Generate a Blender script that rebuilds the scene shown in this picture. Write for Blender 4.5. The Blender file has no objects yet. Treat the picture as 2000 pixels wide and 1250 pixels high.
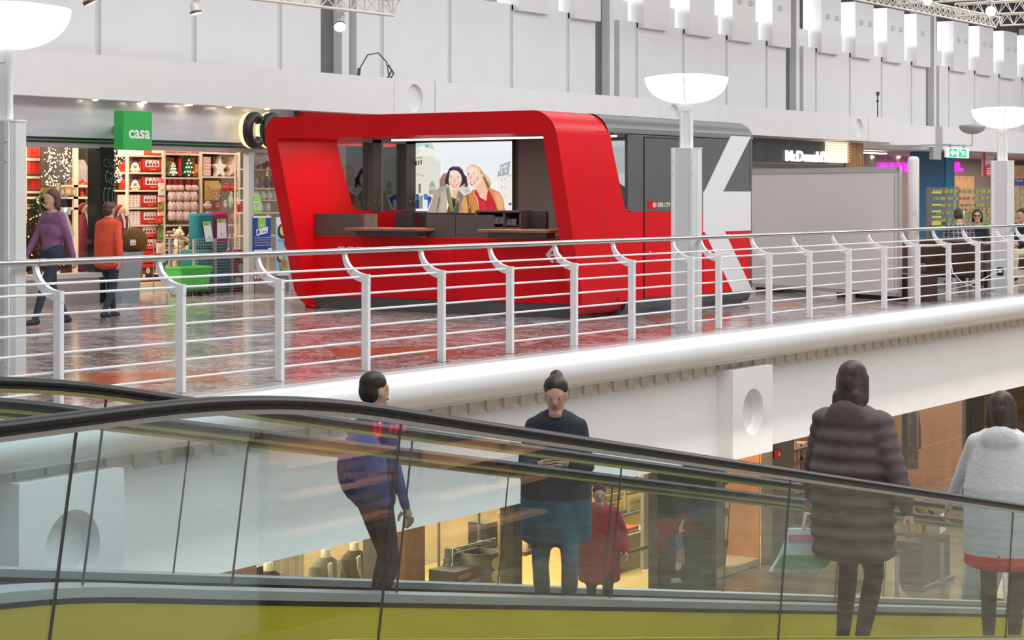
import bpy, bmesh, math, random
import numpy as np
from mathutils import Vector, Matrix, Euler
random.seed(7)
SC = bpy.context.scene
COL = SC.collection
PI = math.pi
# ------------------------------------------------------------------ camera
# mall axes: X along the walkway edge (away to the right), Y across it (away from the viewer), Z up, upper floor z = 0
FPX, CAMH, HORY = 3950.0, 1.6, 380.0
YAW = math.atan2(2600.0, FPX); SA, CA = math.sin(YAW), math.cos(YAW)
cd = bpy.data.cameras.new('camera'); cam = bpy.data.objects.new('camera', cd); COL.objects.link(cam)
cam.location = (0, 0, CAMH); cam.rotation_euler = (PI/2, 0, -(PI/2 - YAW))
cd.sensor_width = 36; cd.lens = 36*FPX/2000; cd.shift_y = -(625-HORY)/2000; cd.clip_start = .1; cd.clip_end = 300
SC.camera = cam
# ------------------------------------------------------------------ world, big lights, exposure
SC.view_settings.view_transform = 'Standard'; SC.view_settings.look = 'None'
SC.view_settings.gamma = 1; SC.view_settings.use_curve_mapping = False
SC.view_settings.exposure = 0.0
try: SC.cycles.transparent_max_bounces = 32   # the ramps stack many panes
except Exception: pass
wd = bpy.data.worlds.new('skylight'); SC.world = wd; wd.use_nodes = True
wd.node_tree.nodes['Background'].inputs[0].default_value = (1.0, 1.0, 1.02, 1)
wd.node_tree.nodes['Background'].inputs[1].default_value = 0.36
def area(name, loc, size, power, rot=(0,0,0), col=(1,1,1)):
    l = bpy.data.lights.new(name, 'AREA'); l.shape = 'RECTANGLE'; l.size, l.size_y = size; l.energy = power; l.color = col
    o = bpy.data.objects.new(name, l); o.location = loc; o.rotation_euler = rot; COL.objects.link(o); return o
area('atrium_light', (34, 4.5, 10.0), (60, 6), 4300, (math.radians(14),0,0), (1,.99,.97))
area('walkway_light', (40, 16.5, 8.6), (56, 5), 1250, (0,0,0), (1,.98,.95))
area('far_fill_light', (60, 15, 8.8), (26, 9), 800, (0,0,0), (1,.98,.95))  # fill added over the far end to brighten it
area('clerestory_light', (55, 24.6, 6.3), (44, 1.1), 1700, (-PI/2,0,0), (.95,.97,1))
# ------------------------------------------------------------------ pixel (2000x1250 photo) -> point on a real plane
def ray(px, py):
    rx = (px-1000)/FPX; return Vector((rx*SA+CA, -rx*CA+SA, (HORY-py)/FPX))
EYE = Vector((0,0,CAMH))
def aY(px, py, Y): r = ray(px,py); return EYE + r*(Y/r.y)
def aX(px, py, X): r = ray(px,py); return EYE + r*(X/r.x)
def aZ(px, py, Z): r = ray(px,py); return EYE + r*((Z-CAMH)/r.z)
# ------------------------------------------------------------------ materials
MATS = {}
def M(name, col=(.8,.8,.8), rough=.5, metal=0.0, noise=None, bump=None, emit=None, spec=.5, coat=0.0, stretch=None, alpha=1.0):
    if name in MATS: return MATS[name]
    m = bpy.data.materials.new(name); m.use_nodes = True; nt = m.node_tree; b = nt.nodes['Principled BSDF']
    b.inputs['Base Color'].default_value = (*col, 1); b.inputs['Roughness'].default_value = rough
    b.inputs['Metallic'].default_value = metal; b.inputs['Specular IOR Level'].default_value = spec
    b.inputs['Coat Weight'].default_value = coat; b.inputs['Alpha'].default_value = alpha
    if noise or bump:
        tc = nt.nodes.new('ShaderNodeTexCoord'); mp = nt.nodes.new('ShaderNodeMapping'); nt.links.new(tc.outputs['Object'], mp.inputs[0])
        if stretch: mp.inputs['Scale'].default_value = stretch
    if noise:
        n = nt.nodes.new('ShaderNodeTexNoise'); n.inputs['Scale'].default_value = noise[0]; n.inputs['Detail'].default_value = 4
        nt.links.new(mp.outputs[0], n.inputs['Vector'])
        r = nt.nodes.new('ShaderNodeValToRGB'); a = noise[1]
        r.color_ramp.elements[0].position = .3; r.color_ramp.elements[1].position = .7
        r.color_ramp.elements[0].color = (*[max(0,c*(1-a)) for c in col],1); r.color_ramp.elements[1].color = (*[min(1,c*(1+a)) for c in col],1)
        nt.links.new(n.outputs['Fac'], r.inputs[0]); nt.links.new(r.outputs[0], b.inputs['Base Color'])
    if bump:
        n2 = nt.nodes.new('ShaderNodeTexNoise'); n2.inputs['Scale'].default_value = bump[0]; n2.inputs['Detail'].default_value = 3
        nt.links.new(mp.outputs[0], n2.inputs['Vector'])
        bp = nt.nodes.new('ShaderNodeBump'); bp.inputs['Strength'].default_value = bump[1]; bp.inputs['Distance'].default_value = .02
        nt.links.new(n2.outputs['Fac'], bp.inputs['Height']); nt.links.new(bp.outputs[0], b.inputs['Normal'])
    if emit:
        b.inputs['Emission Color'].default_value = (*emit[0],1); b.inputs['Emission Strength'].default_value = emit[1]
    MATS[name] = m; return m
def glass_mat(name, tint=(.93,.965,.96), ior=1.5, rough=0.0, boost=1.0):
    if name in MATS: return MATS[name]
    m = bpy.data.materials.new(name); m.use_nodes = True; nt = m.node_tree; nt.nodes.clear()
    out = nt.nodes.new('ShaderNodeOutputMaterial'); mix = nt.nodes.new('ShaderNodeMixShader')
    tr = nt.nodes.new('ShaderNodeBsdfTransparent'); tr.inputs[0].default_value = (*tint,1)
    gl = nt.nodes.new('ShaderNodeBsdfGlossy'); gl.inputs['Roughness'].default_value = rough; gl.inputs[0].default_value = (boost,boost,boost,1)
    fr = nt.nodes.new('ShaderNodeFresnel'); ge = nt.nodes.new('ShaderNodeNewGeometry'); mr = nt.nodes.new('ShaderNodeMapRange')
    mr.inputs['To Min'].default_value = ior; mr.inputs['To Max'].default_value = 1/ior   # same reflectance on both faces of the sheet
    nt.links.new(ge.outputs['Backfacing'], mr.inputs[0]); nt.links.new(mr.outputs[0], fr.inputs[0])
    nt.links.new(fr.outputs[0], mix.inputs[0]); nt.links.new(tr.outputs[0], mix.inputs[1]); nt.links.new(gl.outputs[0], mix.inputs[2])
    nt.links.new(mix.outputs[0], out.inputs[0]); MATS[name] = m; return m
def print_mat(name, emit=0.0, rough=.5):
    # flat print: colours come from the mesh's own colour attribute
    if name in MATS: return MATS[name]
    m = bpy.data.materials.new(name); m.use_nodes = True; nt = m.node_tree; b = nt.nodes['Principled BSDF']
    at = nt.nodes.new('ShaderNodeVertexColor'); at.layer_name = 'ink'
    nt.links.new(at.outputs[0], b.inputs['Base Color']); b.inputs['Roughness'].default_value = rough
    if emit:
        nt.links.new(at.outputs[0], b.inputs['Emission Color']); b.inputs['Emission Strength'].default_value = emit
        nt.links.remove(b.inputs['Base Color'].links[0]); b.inputs['Base Color'].default_value = (.02,.02,.02,1)
    MATS[name] = m; return m
def srgb(h):
    v = [int(h[i:i+2],16)/255 for i in (0,2,4)]
    return tuple(c/12.92 if c <= .04045 else ((c+.055)/1.055)**2.4 for c in v)
# ------------------------------------------------------------------ mesh builder
class MB:
    def __init__(s): s.v = []; s.f = []; s.mi = []; s.sm = []; s.col = []; s.m = 0; s.ink = (1,1,1)
    def add(s, vs, fs, smooth=False):
        o = len(s.v); s.v += [tuple(p) for p in vs]
        for f in fs: s.f.append(tuple(o+i for i in f)); s.mi.append(s.m); s.sm.append(smooth); s.col.append(s.ink)
        return s
    def box(s, a, b):
        x0,y0,z0 = a; x1,y1,z1 = b
        if x0>x1: x0,x1=x1,x0
        if y0>y1: y0,y1=y1,y0
        if z0>z1: z0,z1=z1,z0
        return s.add([(x0,y0,z0),(x1,y0,z0),(x1,y1,z0),(x0,y1,z0),(x0,y0,z1),(x1,y0,z1),(x1,y1,z1),(x0,y1,z1)],
            [(0,3,2,1),(4,5,6,7),(0,1,5,4),(1,2,6,5),(2,3,7,6),(3,0,4,7)])
    def cbox(s, c, d, R=None):
        R = R or Matrix.Identity(3); c = Vector(c); vs = []
        for z in (-.5,.5):
            for x,y in ((-.5,-.5),(.5,-.5),(.5,.5),(-.5,.5)): vs.append(c + R @ Vector((x*d[0],y*d[1],z*d[2])))
        return s.add(vs, [(0,3,2,1),(4,5,6,7),(0,1,5,4),(1,2,6,5),(2,3,7,6),(3,0,4,7)])
    def bbox(s, a, b, r=.01):
        # box with chamfered vertical and top edges
        x0,x1 = sorted((a[0],b[0])); y0,y1 = sorted((a[1],b[1])); z0,z1 = sorted((a[2],b[2]))
        def ring(e, z): return [(x0+r+e,y0+e,z),(x1-r-e,y0+e,z),(x1-e,y0+r+e,z),(x1-e,y1-r-e,z),(x1-r-e,y1-e,z),(x0+r+e,y1-e,z),(x0+e,y1-r-e,z),(x0+e,y0+r+e,z)]
        return s.loft([ring(r,z0),ring(0,z0+r),ring(0,z1-r),ring(r,z1)], closed=True, caps=True)
    def loft(s, rings, closed=True, caps=True, smooth=False):
        n = len(rings[0]); vs = [p for r in rings for p in r]; fs = []
        for i in range(len(rings)-1):
            for j in range(n if closed else n-1):
                k = (j+1)%n; fs.append((i*n+j, i*n+k, (i+1)*n+k, (i+1)*n+j))
        s.add(vs, fs, smooth)
        if caps and closed:
            s.add(rings[0], [tuple(range(n-1,-1,-1))]); s.add(rings[-1], [tuple(range(n))])
        return s
    def prism(s, poly, fn, h0, h1, smooth=False):
        # poly: 2-D outline, fn(a,b,h) -> 3-D
        n = len(poly); A = [fn(a,b,h0) for a,b in poly]; B = [fn(a,b,h1) for a,b in poly]
        s.add(A+B, [(j,(j+1)%n,n+(j+1)%n,n+j) for j in range(n)], smooth)
        s.add(A, [tuple(range(n-1,-1,-1))]); s.add(B, [tuple(range(n))]); return s
    def poly(s, pts): return s.add(pts, [tuple(range(len(pts)))])
    def tube(s, pts, r, n=8, caps=True):
        pts = [Vector(p) for p in pts]; rs = r if isinstance(r,(list,tuple)) else [r]*len(pts); rings = []
        t0 = (pts[1]-pts[0]).normalized(); up = Vector((0,0,1)) if abs(t0.z) < .9 else Vector((1,0,0))
        nrm = t0.cross(up).normalized()
        for i,p in enumerate(pts):
            t = (pts[min(i+1,len(pts)-1)]-pts[max(i-1,0)]).normalized()
            nrm = (nrm - t*nrm.dot(t)).normalized(); b = t.cross(nrm)
            rings.append([p + (nrm*math.cos(2*PI*k/n)+b*math.sin(2*PI*k/n))*rs[i] for k in range(n)])
        return s.loft(rings, True, caps, smooth=n>5)
    def lathe(s, prof, c=(0,0,0), n=20, R=None, sx=1, sy=1, cap=False):
        R = R or Matrix.Identity(3); c = Vector(c)
        rings = [[c + R @ Vector((r*sx*math.cos(2*PI*k/n), r*sy*math.sin(2*PI*k/n), z)) for k in range(n)] for r,z in prof]
        return s.loft(rings, True, cap, smooth=True)
    def ell(s, c, d, n=12, m=8, R=None):
        prof = [(max(1e-4,math.sin(PI*i/m)), -math.cos(PI*i/m)) for i in range(m+1)]
        R = R or Matrix.Identity(3); c = Vector(c)
        rings = [[c + R @ Vector((r*d[0]*math.cos(2*PI*k/n), r*d[1]*math.sin(2*PI*k/n), z*d[2])) for k in range(n)] for r,z in prof]
        return s.loft(rings, True, False, smooth=True)
    def mesh(s, name, mats, off=Vector((0,0,0))):
        me = bpy.data.meshes.new(name)
        me.from_pydata([(p[0]-off[0],p[1]-off[1],p[2]-off[2]) for p in s.v], [], s.f)
        for m in (mats if isinstance(mats,(list,tuple)) else [mats]): me.materials.append(m)
        me.polygons.foreach_set('material_index', s.mi); me.polygons.foreach_set('use_smooth', s.sm)
        if any(c != (1,1,1) for c in s.col):
            ca = me.color_attributes.new('ink','FLOAT_COLOR','CORNER'); buf = []
            for p, c in zip(me.polygons, s.col): buf += [*c, 1.0]*p.loop_total
            ca.data.foreach_set('color', buf)
        me.update(); return me
WORLD = {}
def link(o, parent=None, w=(0,0,0)):
    COL.objects.link(o); WORLD[o.name] = Vector(w)
    if parent: o.parent = parent
    return o
def tag(o, label=None, cat=None, group=None, kind=None):
    if label: o['label'] = label
    if cat: o['category'] = cat
    if group: o['group'] = group
    if kind: o['kind'] = kind
    return o
def thing(name, label, cat, loc=(0,0,0), group=None, rz=0):
    o = bpy.data.objects.new(name, None); o.empty_display_size = .2; o.location = loc; o.rotation_euler = (0,0,rz)
    link(o, None, loc); return tag(o, label, cat, group)
def part(name, mb, mat, parent, label=None, kind=None, local=False):
    w = WORLD[parent.name]
    o = bpy.data.objects.new(name, mb.mesh(name, mat, Vector((0,0,0)) if local else w)); link(o, parent, w)
    if label: o['label'] = label
    if kind: o['kind'] = kind
    return o
def solo(name, mb, mat, label, cat, group=None, kind=None):
    # a thing that is one mesh; its origin goes to the middle of its base
    xs = np.array(mb.v); w = Vector((float(xs[:,0].mean()), float(xs[:,1].mean()), float(xs[:,2].min())))
    o = bpy.data.objects.new(name, mb.mesh(name, mat, w)); o.location = w; link(o, None, w); return tag(o, label, cat, group, kind)
def struct(name, mb, mat, parent=None):
    w = WORLD[parent.name] if parent else Vector((0,0,0))
    o = bpy.data.objects.new(name, mb.mesh(name, mat, w)); link(o, parent, w)
    if not parent: o['kind'] = 'structure'
    return o
def dup(root, loc, label=None, group=None, rz=None, scale=None):
    r = root.copy(); COL.objects.link(r); r.location = loc; WORLD[r.name] = Vector(loc)
    if rz is not None: r.rotation_euler = (0,0,rz)
    if scale: r.scale = scale
    if label: r['label'] = label
    if group: r['group'] = group
    for ch in list(root.children):
        c = ch.copy(); COL.objects.link(c); c.parent = r; WORLD[c.name] = Vector(loc)
        for g in list(ch.children):
            d = g.copy(); COL.objects.link(d); d.parent = c
    return r
def share(name, me, parent, loc=(0,0,0)):
    o = bpy.data.objects.new(name, me); o.location = loc; link(o, parent, WORLD[parent.name]+Vector(loc)); return o
# flat text as mesh data in (u,v); returns verts2d, faces
TXT = {}
def text2d(txt, bold=0.0, sx=1.0, shear=0.0, space=1.0):
    key = (txt,bold,sx,shear,space)
    if key in TXT: return TXT[key]
    cu = bpy.data.curves.new('t','FONT'); cu.body = txt; cu.size = 1; cu.offset = bold; cu.shear = shear; cu.resolution_u = 3; cu.space_character = space
    ob = bpy.data.objects.new('t', cu); COL.objects.link(ob)
    dg = bpy.context.evaluated_depsgraph_get(); me = bpy.data.meshes.new_from_object(ob.evaluated_get(dg))
    vs = np.array([v.co[:2] for v in me.vertices]); fs = [tuple(p.vertices) for p in me.polygons]
    bpy.data.objects.remove(ob); bpy.data.curves.remove(cu); bpy.data.meshes.remove(me)
    vs -= vs.min(axis=0); vs /= vs[:,1].max(); vs[:,0] *= sx
    TXT[key] = (vs, fs); return TXT[key]
def text(mb, txt, org, u, v, h, depth=0.0, w=None, **k):
    # glyphs h high, standing at org, reading along u, up along v; depth > 0 gives raised letters
    vs, fs = text2d(txt, **k); org, u, v = Vector(org), Vector(u).normalized(), Vector(v).normalized(); n = u.cross(v)
    sw = (w/vs[:,0].max()) if w else h
    P = [org + u*float(a)*sw + v*float(b)*h + n*depth for a,b in vs]
    mb.add(P, fs)
    if depth:
        ed = {}
        for f in fs:
            for i in range(len(f)):
                e = (f[i], f[(i+1)%len(f)])
                if (e[1],e[0]) in ed: del ed[(e[1],e[0])]
                else: ed[e] = 1
        Q = [p - n*depth for p in P]; N = len(P)
        mb.add(P+Q, [(b,a,N+a,N+b) for a,b in ed])
    return mb
def rrect(w, h, r, n=5, cx=0, cy=0):
    out = []
    for (x,y,a0) in ((w/2-r,h/2-r,0),(-w/2+r,h/2-r,PI/2),(-w/2+r,-h/2+r,PI),(w/2-r,-h/2+r,1.5*PI)):
        for i in range(n+1):
            a = a0 + PI/2*i/n; out.append((cx+x+r*math.cos(a), cy+y+r*math.sin(a)))
    return out
def circ(cx, cy, r, n=20, ry=None): return [(cx+r*math.cos(2*PI*i/n), cy+(ry or r)*math.sin(2*PI*i/n)) for i in range(n)]
ORD = 'first second third fourth fifth sixth seventh eighth ninth tenth eleventh twelfth thirteenth fourteenth fifteenth sixteenth'.split()
UX, UY, UZ = Vector((1,0,0)), Vector((0,1,0)), Vector((0,0,1))
# ================================================================== structure
WHITE = M('white_paint', (.80,.80,.82), .55, noise=(3,.02))
WHITE2 = M('white_gloss_paint', (.82,.83,.84), .28, noise=(2,.02))
RAILW = M('rail_white', (.84,.85,.87), .3, noise=(8,.02))
PANEL = M('wall_panel_paint', (.77,.77,.785), .6, noise=(1.2,.02))
PIER = M('pier_grey', (.15,.15,.155), .55, noise=(2,.06))
DARK = M('dark_ceiling', (.05,.048,.05), .8, noise=(2,.2))
STEEL = M('brushed_steel', (.62,.62,.63), .26, metal=1.0, noise=(40,.08), stretch=(.05,1,1))
BLACK = M('black_plastic', (.012,.012,.013), .4, noise=(20,.1))
DGREY = M('dark_grey_panel', (.085,.085,.09), .5, noise=(6,.06))
def floor_mat():
    m = bpy.data.materials.new('broken_marble_floor'); m.use_nodes = True; nt = m.node_tree; b = nt.nodes['Principled BSDF']; L = nt.links.new
    tc = nt.nodes.new('ShaderNodeTexCoord')
    v = nt.nodes.new('ShaderNodeTexVoronoi'); v.inputs['Scale'].default_value = 5.5; L(tc.outputs['Object'], v.inputs['Vector'])
    sep = nt.nodes.new('ShaderNodeSeparateColor'); L(v.outputs['Color'], sep.inputs[0])
    r1 = nt.nodes.new('ShaderNodeValToRGB'); cr = r1.color_ramp
    cr.elements[0].position = 0; cr.elements[0].color = (.105,.088,.08,1); cr.elements[1].position = 1; cr.elements[1].color = (.55,.53,.53,1)
    e = cr.elements.new(.45); e.color = (.20,.17,.16,1); e = cr.elements.new(.8); e.color = (.29,.25,.24,1)
    L(sep.outputs[0], r1.inputs[0])
    r2 = nt.nodes.new('ShaderNodeValToRGB'); cr = r2.color_ramp
    cr.elements[0].position = 0; cr.elements[0].color = (.19,.13,.13,1); cr.elements[1].position = 1; cr.elements[1].color = (.58,.52,.53,1)
    e = cr.elements.new(.5); e.color = (.34,.25,.255,1); L(sep.outputs[1], r2.inputs[0])
    n = nt.nodes.new('ShaderNodeTexNoise'); n.inputs['Scale'].default_value = .33; n.inputs['Detail'].default_value = 1; L(tc.outputs['Object'], n.inputs['Vector'])
    rr = nt.nodes.new('ShaderNodeValToRGB'); rr.color_ramp.elements[0].position = .47; rr.color_ramp.elements[1].position = .53; L(n.outputs['Fac'], rr.inputs[0])
    mx = nt.nodes.new('ShaderNodeMix'); mx.data_type = 'RGBA'; L(rr.outputs[0], mx.inputs[0]); L(r1.outputs[0], mx.inputs[6]); L(r2.outputs[0], mx.inputs[7])
    n2 = nt.nodes.new('ShaderNodeTexNoise'); n2.inputs['Scale'].default_value = 5; n2.inputs['Detail'].default_value = 6; n2.inputs['Distortion'].default_value = 1.5; L(tc.outputs['Object'], n2.inputs['Vector'])
    rv = nt.nodes.new('ShaderNodeValToRGB'); rv.color_ramp.elements[0].position = .475; rv.color_ramp.elements[0].color = (0,0,0,1); rv.color_ramp.elements[1].position = .52
    e = rv.color_ramp.elements.new(.55); e.color = (0,0,0,1); L(n2.outputs['Fac'], rv.inputs[0])
    mv = nt.nodes.new('ShaderNodeMath'); mv.operation = 'MULTIPLY'; mv.inputs[1].default_value = .8; L(rv.outputs[0], mv.inputs[0])
    m2 = nt.nodes.new('ShaderNodeMix'); m2.data_type = 'RGBA'; m2.inputs[7].default_value = (.85,.84,.84,1); L(mv.outputs[0], m2.inputs[0]); L(mx.outputs[2], m2.inputs[6])
    L(m2.outputs[2], b.inputs['Base Color']); b.inputs['Roughness'].default_value = .12; b.inputs['Specular IOR Level'].default_value = .36
    bp = nt.nodes.new('ShaderNodeBump'); bp.inputs['Strength'].default_value = .22; bp.inputs['Distance'].default_value = .012
    L(n2.outputs['Fac'], bp.inputs['Height']); L(bp.outputs[0], b.inputs['Normal']); return m
FLOORM = floor_mat()
INLAY = M('orange_marble', (.46,.14,.07), .14, noise=(4,.45), bump=(6,.05))
# upper walkway floor and its inlays
flo = struct('floor', MB().box((-4,10.89,-.22), (100,40,0)), FLOORM)
for q in ([(155,730),(429,723),(446,744),(155,752)], [(640,681),(864,676),(905,692),(657,695)], [(1252,618),(1308,615),(1300,626),(1286,631)],
          [(1373,615),(1425,616),(1472,625),(1373,627)], [(1490,592),(1560,588),(1570,596),(1500,601)], [(1640,592),(1700,587),(1700,594),(1650,600)]):
    P = [aZ(x,y,.003) for x,y in q]; b = MB(); b.poly([p for p in reversed(P)]) if (P[1]-P[0]).cross(P[2]-P[0]).z < 0 else b.poly(P)
    b.loft([[p-UZ*.02 for p in P], P], caps=False); part('inlay_panel', b, INLAY, flo)
# grey kerb strip at the edge
struct('trim_1', MB().box((-4,10.84,-.2),(100,11.1,.004)), M('kerb_stone',(.42,.41,.42),.2,noise=(9,.18)))
# bullnose edge, moulding, ledge, beam
prof = [(10.92,.0)] + [(10.62-.155*math.cos(a)+.155, -.17+.17*math.sin(a)) for a in [PI/2-PI*i/12 for i in range(13)]]
prof = [(10.90,.006),(10.80,.004)] + [(10.80-.19*math.sin(PI*i/12), -.165+.17*math.cos(PI*i/12)) for i in range(13)] + [(10.90,-.335),(10.90,-.36)]
rings = [[(X,y,z) for y,z in prof] for X in (-4,100)]
struct('trim_2', MB().loft(rings, closed=False, caps=False, smooth=True), WHITE2)
struct('trim_3', MB().box((-4,10.80,-.362),(100,11.0,-.338)), WHITE2)
bm = struct('wall_beam', MB().box((-4,10.88,-1.44),(100,11.3,-.5)).loft([[(X,y,z) for y,z in ((10.88,-.5),(10.925,-.445),(10.925,-.5))] for X in (-4,100)]), WHITE)
FRZ = M('frieze_warm_shade',(.66,.61,.53),.55,noise=(3,.03)); part('frieze', MB().box((-4,10.915,-.5),(100,11.2,-.2)), FRZ, bm)  # warm shade under the bullnose is painted into the band and dentil colour
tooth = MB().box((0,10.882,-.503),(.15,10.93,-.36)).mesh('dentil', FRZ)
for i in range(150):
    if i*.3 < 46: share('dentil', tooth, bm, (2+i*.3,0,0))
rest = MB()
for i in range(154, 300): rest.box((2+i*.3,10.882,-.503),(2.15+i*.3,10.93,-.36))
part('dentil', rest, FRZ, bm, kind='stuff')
def round_block(name, x0, x1, y0, y1, z0, z1, r, depth, parent=None, mat=WHITE, ry=None):
    # block facing -Y with a round recess
    b = MB(); cx, cz, n = (x0+x1)/2, (z0+z1)/2, 40
    c = [(cx+r*math.cos(2*PI*i/n), cz+(ry or r)*math.sin(2*PI*i/n)) for i in range(n)]
    sq = []
    for i in range(n):
        a = 2*PI*i/n; dx, dz = math.cos(a), math.sin(a); k = min((x1-x0)/2/max(abs(dx),1e-6), (z1-z0)/2/max(abs(dz),1e-6)); sq.append((cx+dx*k, cz+dz*k))
    b.loft([[(x,y1,z) for x,z in sq],[(x,y0,z) for x,z in sq],[(x,y0,z) for x,z in c],[(x,y0+depth*.7,z) for x,z in c],[(cx+(x-cx)*.9,y0+depth,cz+(z-cz)*.9) for x,z in c]], caps=True)
    return struct(name, b, mat, parent)
for k in range(-1, 5):
    X = 10.45 + 10.9*k
    round_block('pilaster_block', X-.52+ (0 if k else 0), X+.52, 10.67, 10.95, -1.46, -.43, .27, .13, bm)
# lower-level slab underside and floor
LFZ = -4.2
struct('ceiling', MB().box((-4,11.2,-1.2),(100,40,-.9)), WHITE)
LFLOOR = M('lower_floor_stone', (.30,.24,.17), .18, noise=(2.2,.3), bump=(5,.05))
struct('floor', MB().box((-12,-14,LFZ-.2),(110,30,LFZ)), LFLOOR)
# ---------------------------------------------------------------- back wall over the shops
FY = 21.3
wb = struct('wall_back', MB().box((8,23.15,3.0),(90,23.35,5.3)), M('gap_grey',(.64,.64,.655),.7,noise=(2,.03)))
cols_x = []
for k in range(-2, 5):
    S0 = 28.4 + 9.55*k
    # pier: dark recess, white fin, dark recess
    pb = MB().box((S0,23.0,3.0),(S0+.62,23.3,7.2)).box((S0+.82,23.0,3.0),(S0+1.05,23.3,7.2)); part('pier', pb, PIER, wb)
    part('pier_fin', MB().box((S0+.62,22.8,3.0),(S0+.82,23.3,7.0)), PANEL, wb)
    xs = [S0+1.05] + [S0+1.75+2.2*j for j in range(4)] + [S0+9.55]
    for j in range(5):
        a, b = xs[j], xs[j+1]
        if b < 14: continue
        part('wall_panel', MB().box((a+(.13 if j else 0),22.8,3.0),(b,23.2,5.5)), PANEL, wb)
        if j: part('gap_strip', MB().box((a,22.835,3.0),(a+.13,23.15,5.5)), MATS['gap_grey'], wb)
        cols_x.append((a+(.13 if j else 0), b, j))
        if a > 33:
            w = 1.25 if j else .45
            c = min(a+.13+w, b) if j else b-.9
            if j == 4: c = b
            if c > a+.1:
                part('upper_panel', MB().box((a+(.13 if j else 0),22.66,5.38),(c,23.2,6.9)), PANEL, wb)
            if j < 4: part('slot_block', MB().box((b-.86,22.98,5.5),(b-.02,23.2,5.98)), WHITE, wb)
struct('wall_upper', MB().box((38,25.2,5.6),(110,25.4,10.4)), DARK)
struct('ceiling', MB().box((40,9,10.2),(120,42,10.4)), DARK)
# fascia with round-recess blocks
fas = struct('trim_4', MB().box((8,FY,2.995),(28.58,22.2,3.645)).box((29.84,FY,2.995),(38.17,22.2,3.645)).box((39.43,FY,2.995),(48.1,22.2,3.645)).box((49.34,FY,2.995),(51,22.2,3.645))
             .box((8,22.2,2.9),(90,22.8,3.3)), WHITE)
for a,b in ((28.6,29.82),(38.19,39.41),(48.12,49.32)): round_block('recess_block', a, b, FY+.005, 22.1, 2.995, 3.645, .25, .07, fas)
struct('trim_5', MB().box((51.2,21.5,2.95),(54.5,22.4,3.53)).box((55.6,21.7,2.9),(90,22.4,3.56)), WHITE)
struct('trim_6', MB().box((54.6,21.6,2.6),(55.2,21.72,3.55)), M('column_grey',(.42,.42,.43),.5,noise=(2,.03)))
# soffit downlights
LAMPW = M('downlight_glow', (1,.9,.75), .4, emit=((1,.86,.65),14), noise=(5,.01))
dl = MB().lathe([(.001,-.012),(.03,-.012),(.04,0)], n=10).mesh('downlight', LAMPW)
for i, (x,y) in enumerate([(92,193),(186,196),(278,202),(330,199),(365,206),(416,204),(446,210),(497,208),(574,212)]):
    p = aZ(x,y,2.985); o = bpy.data.objects.new('downlight', dl); o.location = (p.x, max(FY+.1,min(p.y,22.1)), 2.99); link(o,None,o.location)
    tag(o, 'tiny warm downlight under the white fascia, %s from the left' % ORD[i], 'downlight', 'soffit downlights above the shops')
# ================================================================== railing and lamp pillars
PY, HY = 11.2, 11.435
def post_mesh():
    b = MB(); w = .035
    # flat upright, wide across the walkway edge, then the curved bracket up to the handrail
    b.bbox((-.022,PY-.038,0),(.022,PY+.038,.80),.004)
    n = 12
    arc1 = [(PY-.03+ .26*math.sin(PI/2*i/n), 1.075-.20*math.cos(PI/2*i/n)) for i in range(n+1)]      # upper edge
    arc2 = [(PY+.0+ .262*math.sin(PI/2*i/n), 1.075-.275*math.cos(PI/2*i/n)) for i in range(n+1)]     # lower edge
    vs = [(s*.02,y,z) for s in (-1,1) for y,z in arc1+arc2]
    m = n+1; fs = []
    for s in (0,1):
        o = s*2*m
        for i in range(n): 
            f = (o+i,o+i+1,o+m+i+1,o+m+i); fs.append(f if s else f[::-1])
    for i in range(n): fs.append((i,i+1,2*m+i+1,2*m+i)[::-1]); fs.append((m+i,m+i+1,3*m+i+1,3*m+i))
    b.add(vs, fs)
    b.poly([(-.02,PY-.038,.80),(.02,PY-.038,.80),(.02,PY-.03,.876),(-.02,PY-.03,.876)])
    b.box((-.02,PY-.038,.78),(.02,PY+.01,.876))
    return b
post_me = post_mesh().mesh('post', RAILW)
RODZ = [.112,.258,.403,.552,.70,.85]
px_all = [10.82,12.16,13.39,14.605,15.79,16.98,18.21,19.43,20.80,21.5,22.85,24.03,25.27,26.48,27.70,28.91,30.14,31.60,32.55,33.75,35.0,36.2,37.4,38.6,39.8]
secs = [(6.0,10.83,[7.2,8.4,9.75],'left end by the cut-off lamp'),
        (10.832,21.50,None,'in front of the kiosk portal'),
        (21.502,32.55,None,'before the grey screen'),
        (32.552,41.0,None,'last run at far right')]
for s, (xa, xb, extra, where) in enumerate(secs):
    xs = list(extra or []) + [x for x in px_all if xa-.3 <= x < xb-.25]
    if s == 1: xs = [x for x in px_all if 11 < x < 21.2] + [21.5]
    if s == 0: xs = [7.2,8.4,9.75,10.82]
    if s == 2: xs = [x for x in px_all if 21.6 < x < 32] + [32.55]
    if s == 3: xs = [x for x in px_all if x > 33]
    t = thing('railing', 'white post and rod railing with steel handrail, '+where, 'railing', (xs[0],PY,0), 'white railings along the walkway edge')
    hb = MB().tube([(xa,HY,1.085),(xb,HY,1.085)], .026, 12)
    hb.tube([(xa,HY,1.085),(xa+.08,HY,1.085)], .029, 12); part('handrail', hb, STEEL, t)
    for x in xs: share('post', post_me, t, (x-xs[0],-PY,0))
    for z in RODZ + [.925]:
        y = PY+.055 if z < .9 else PY+.135
        part('rod', MB().tube([(xa,y,z),(xb,y,z)], .0115, 6), RAILW, t)
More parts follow.
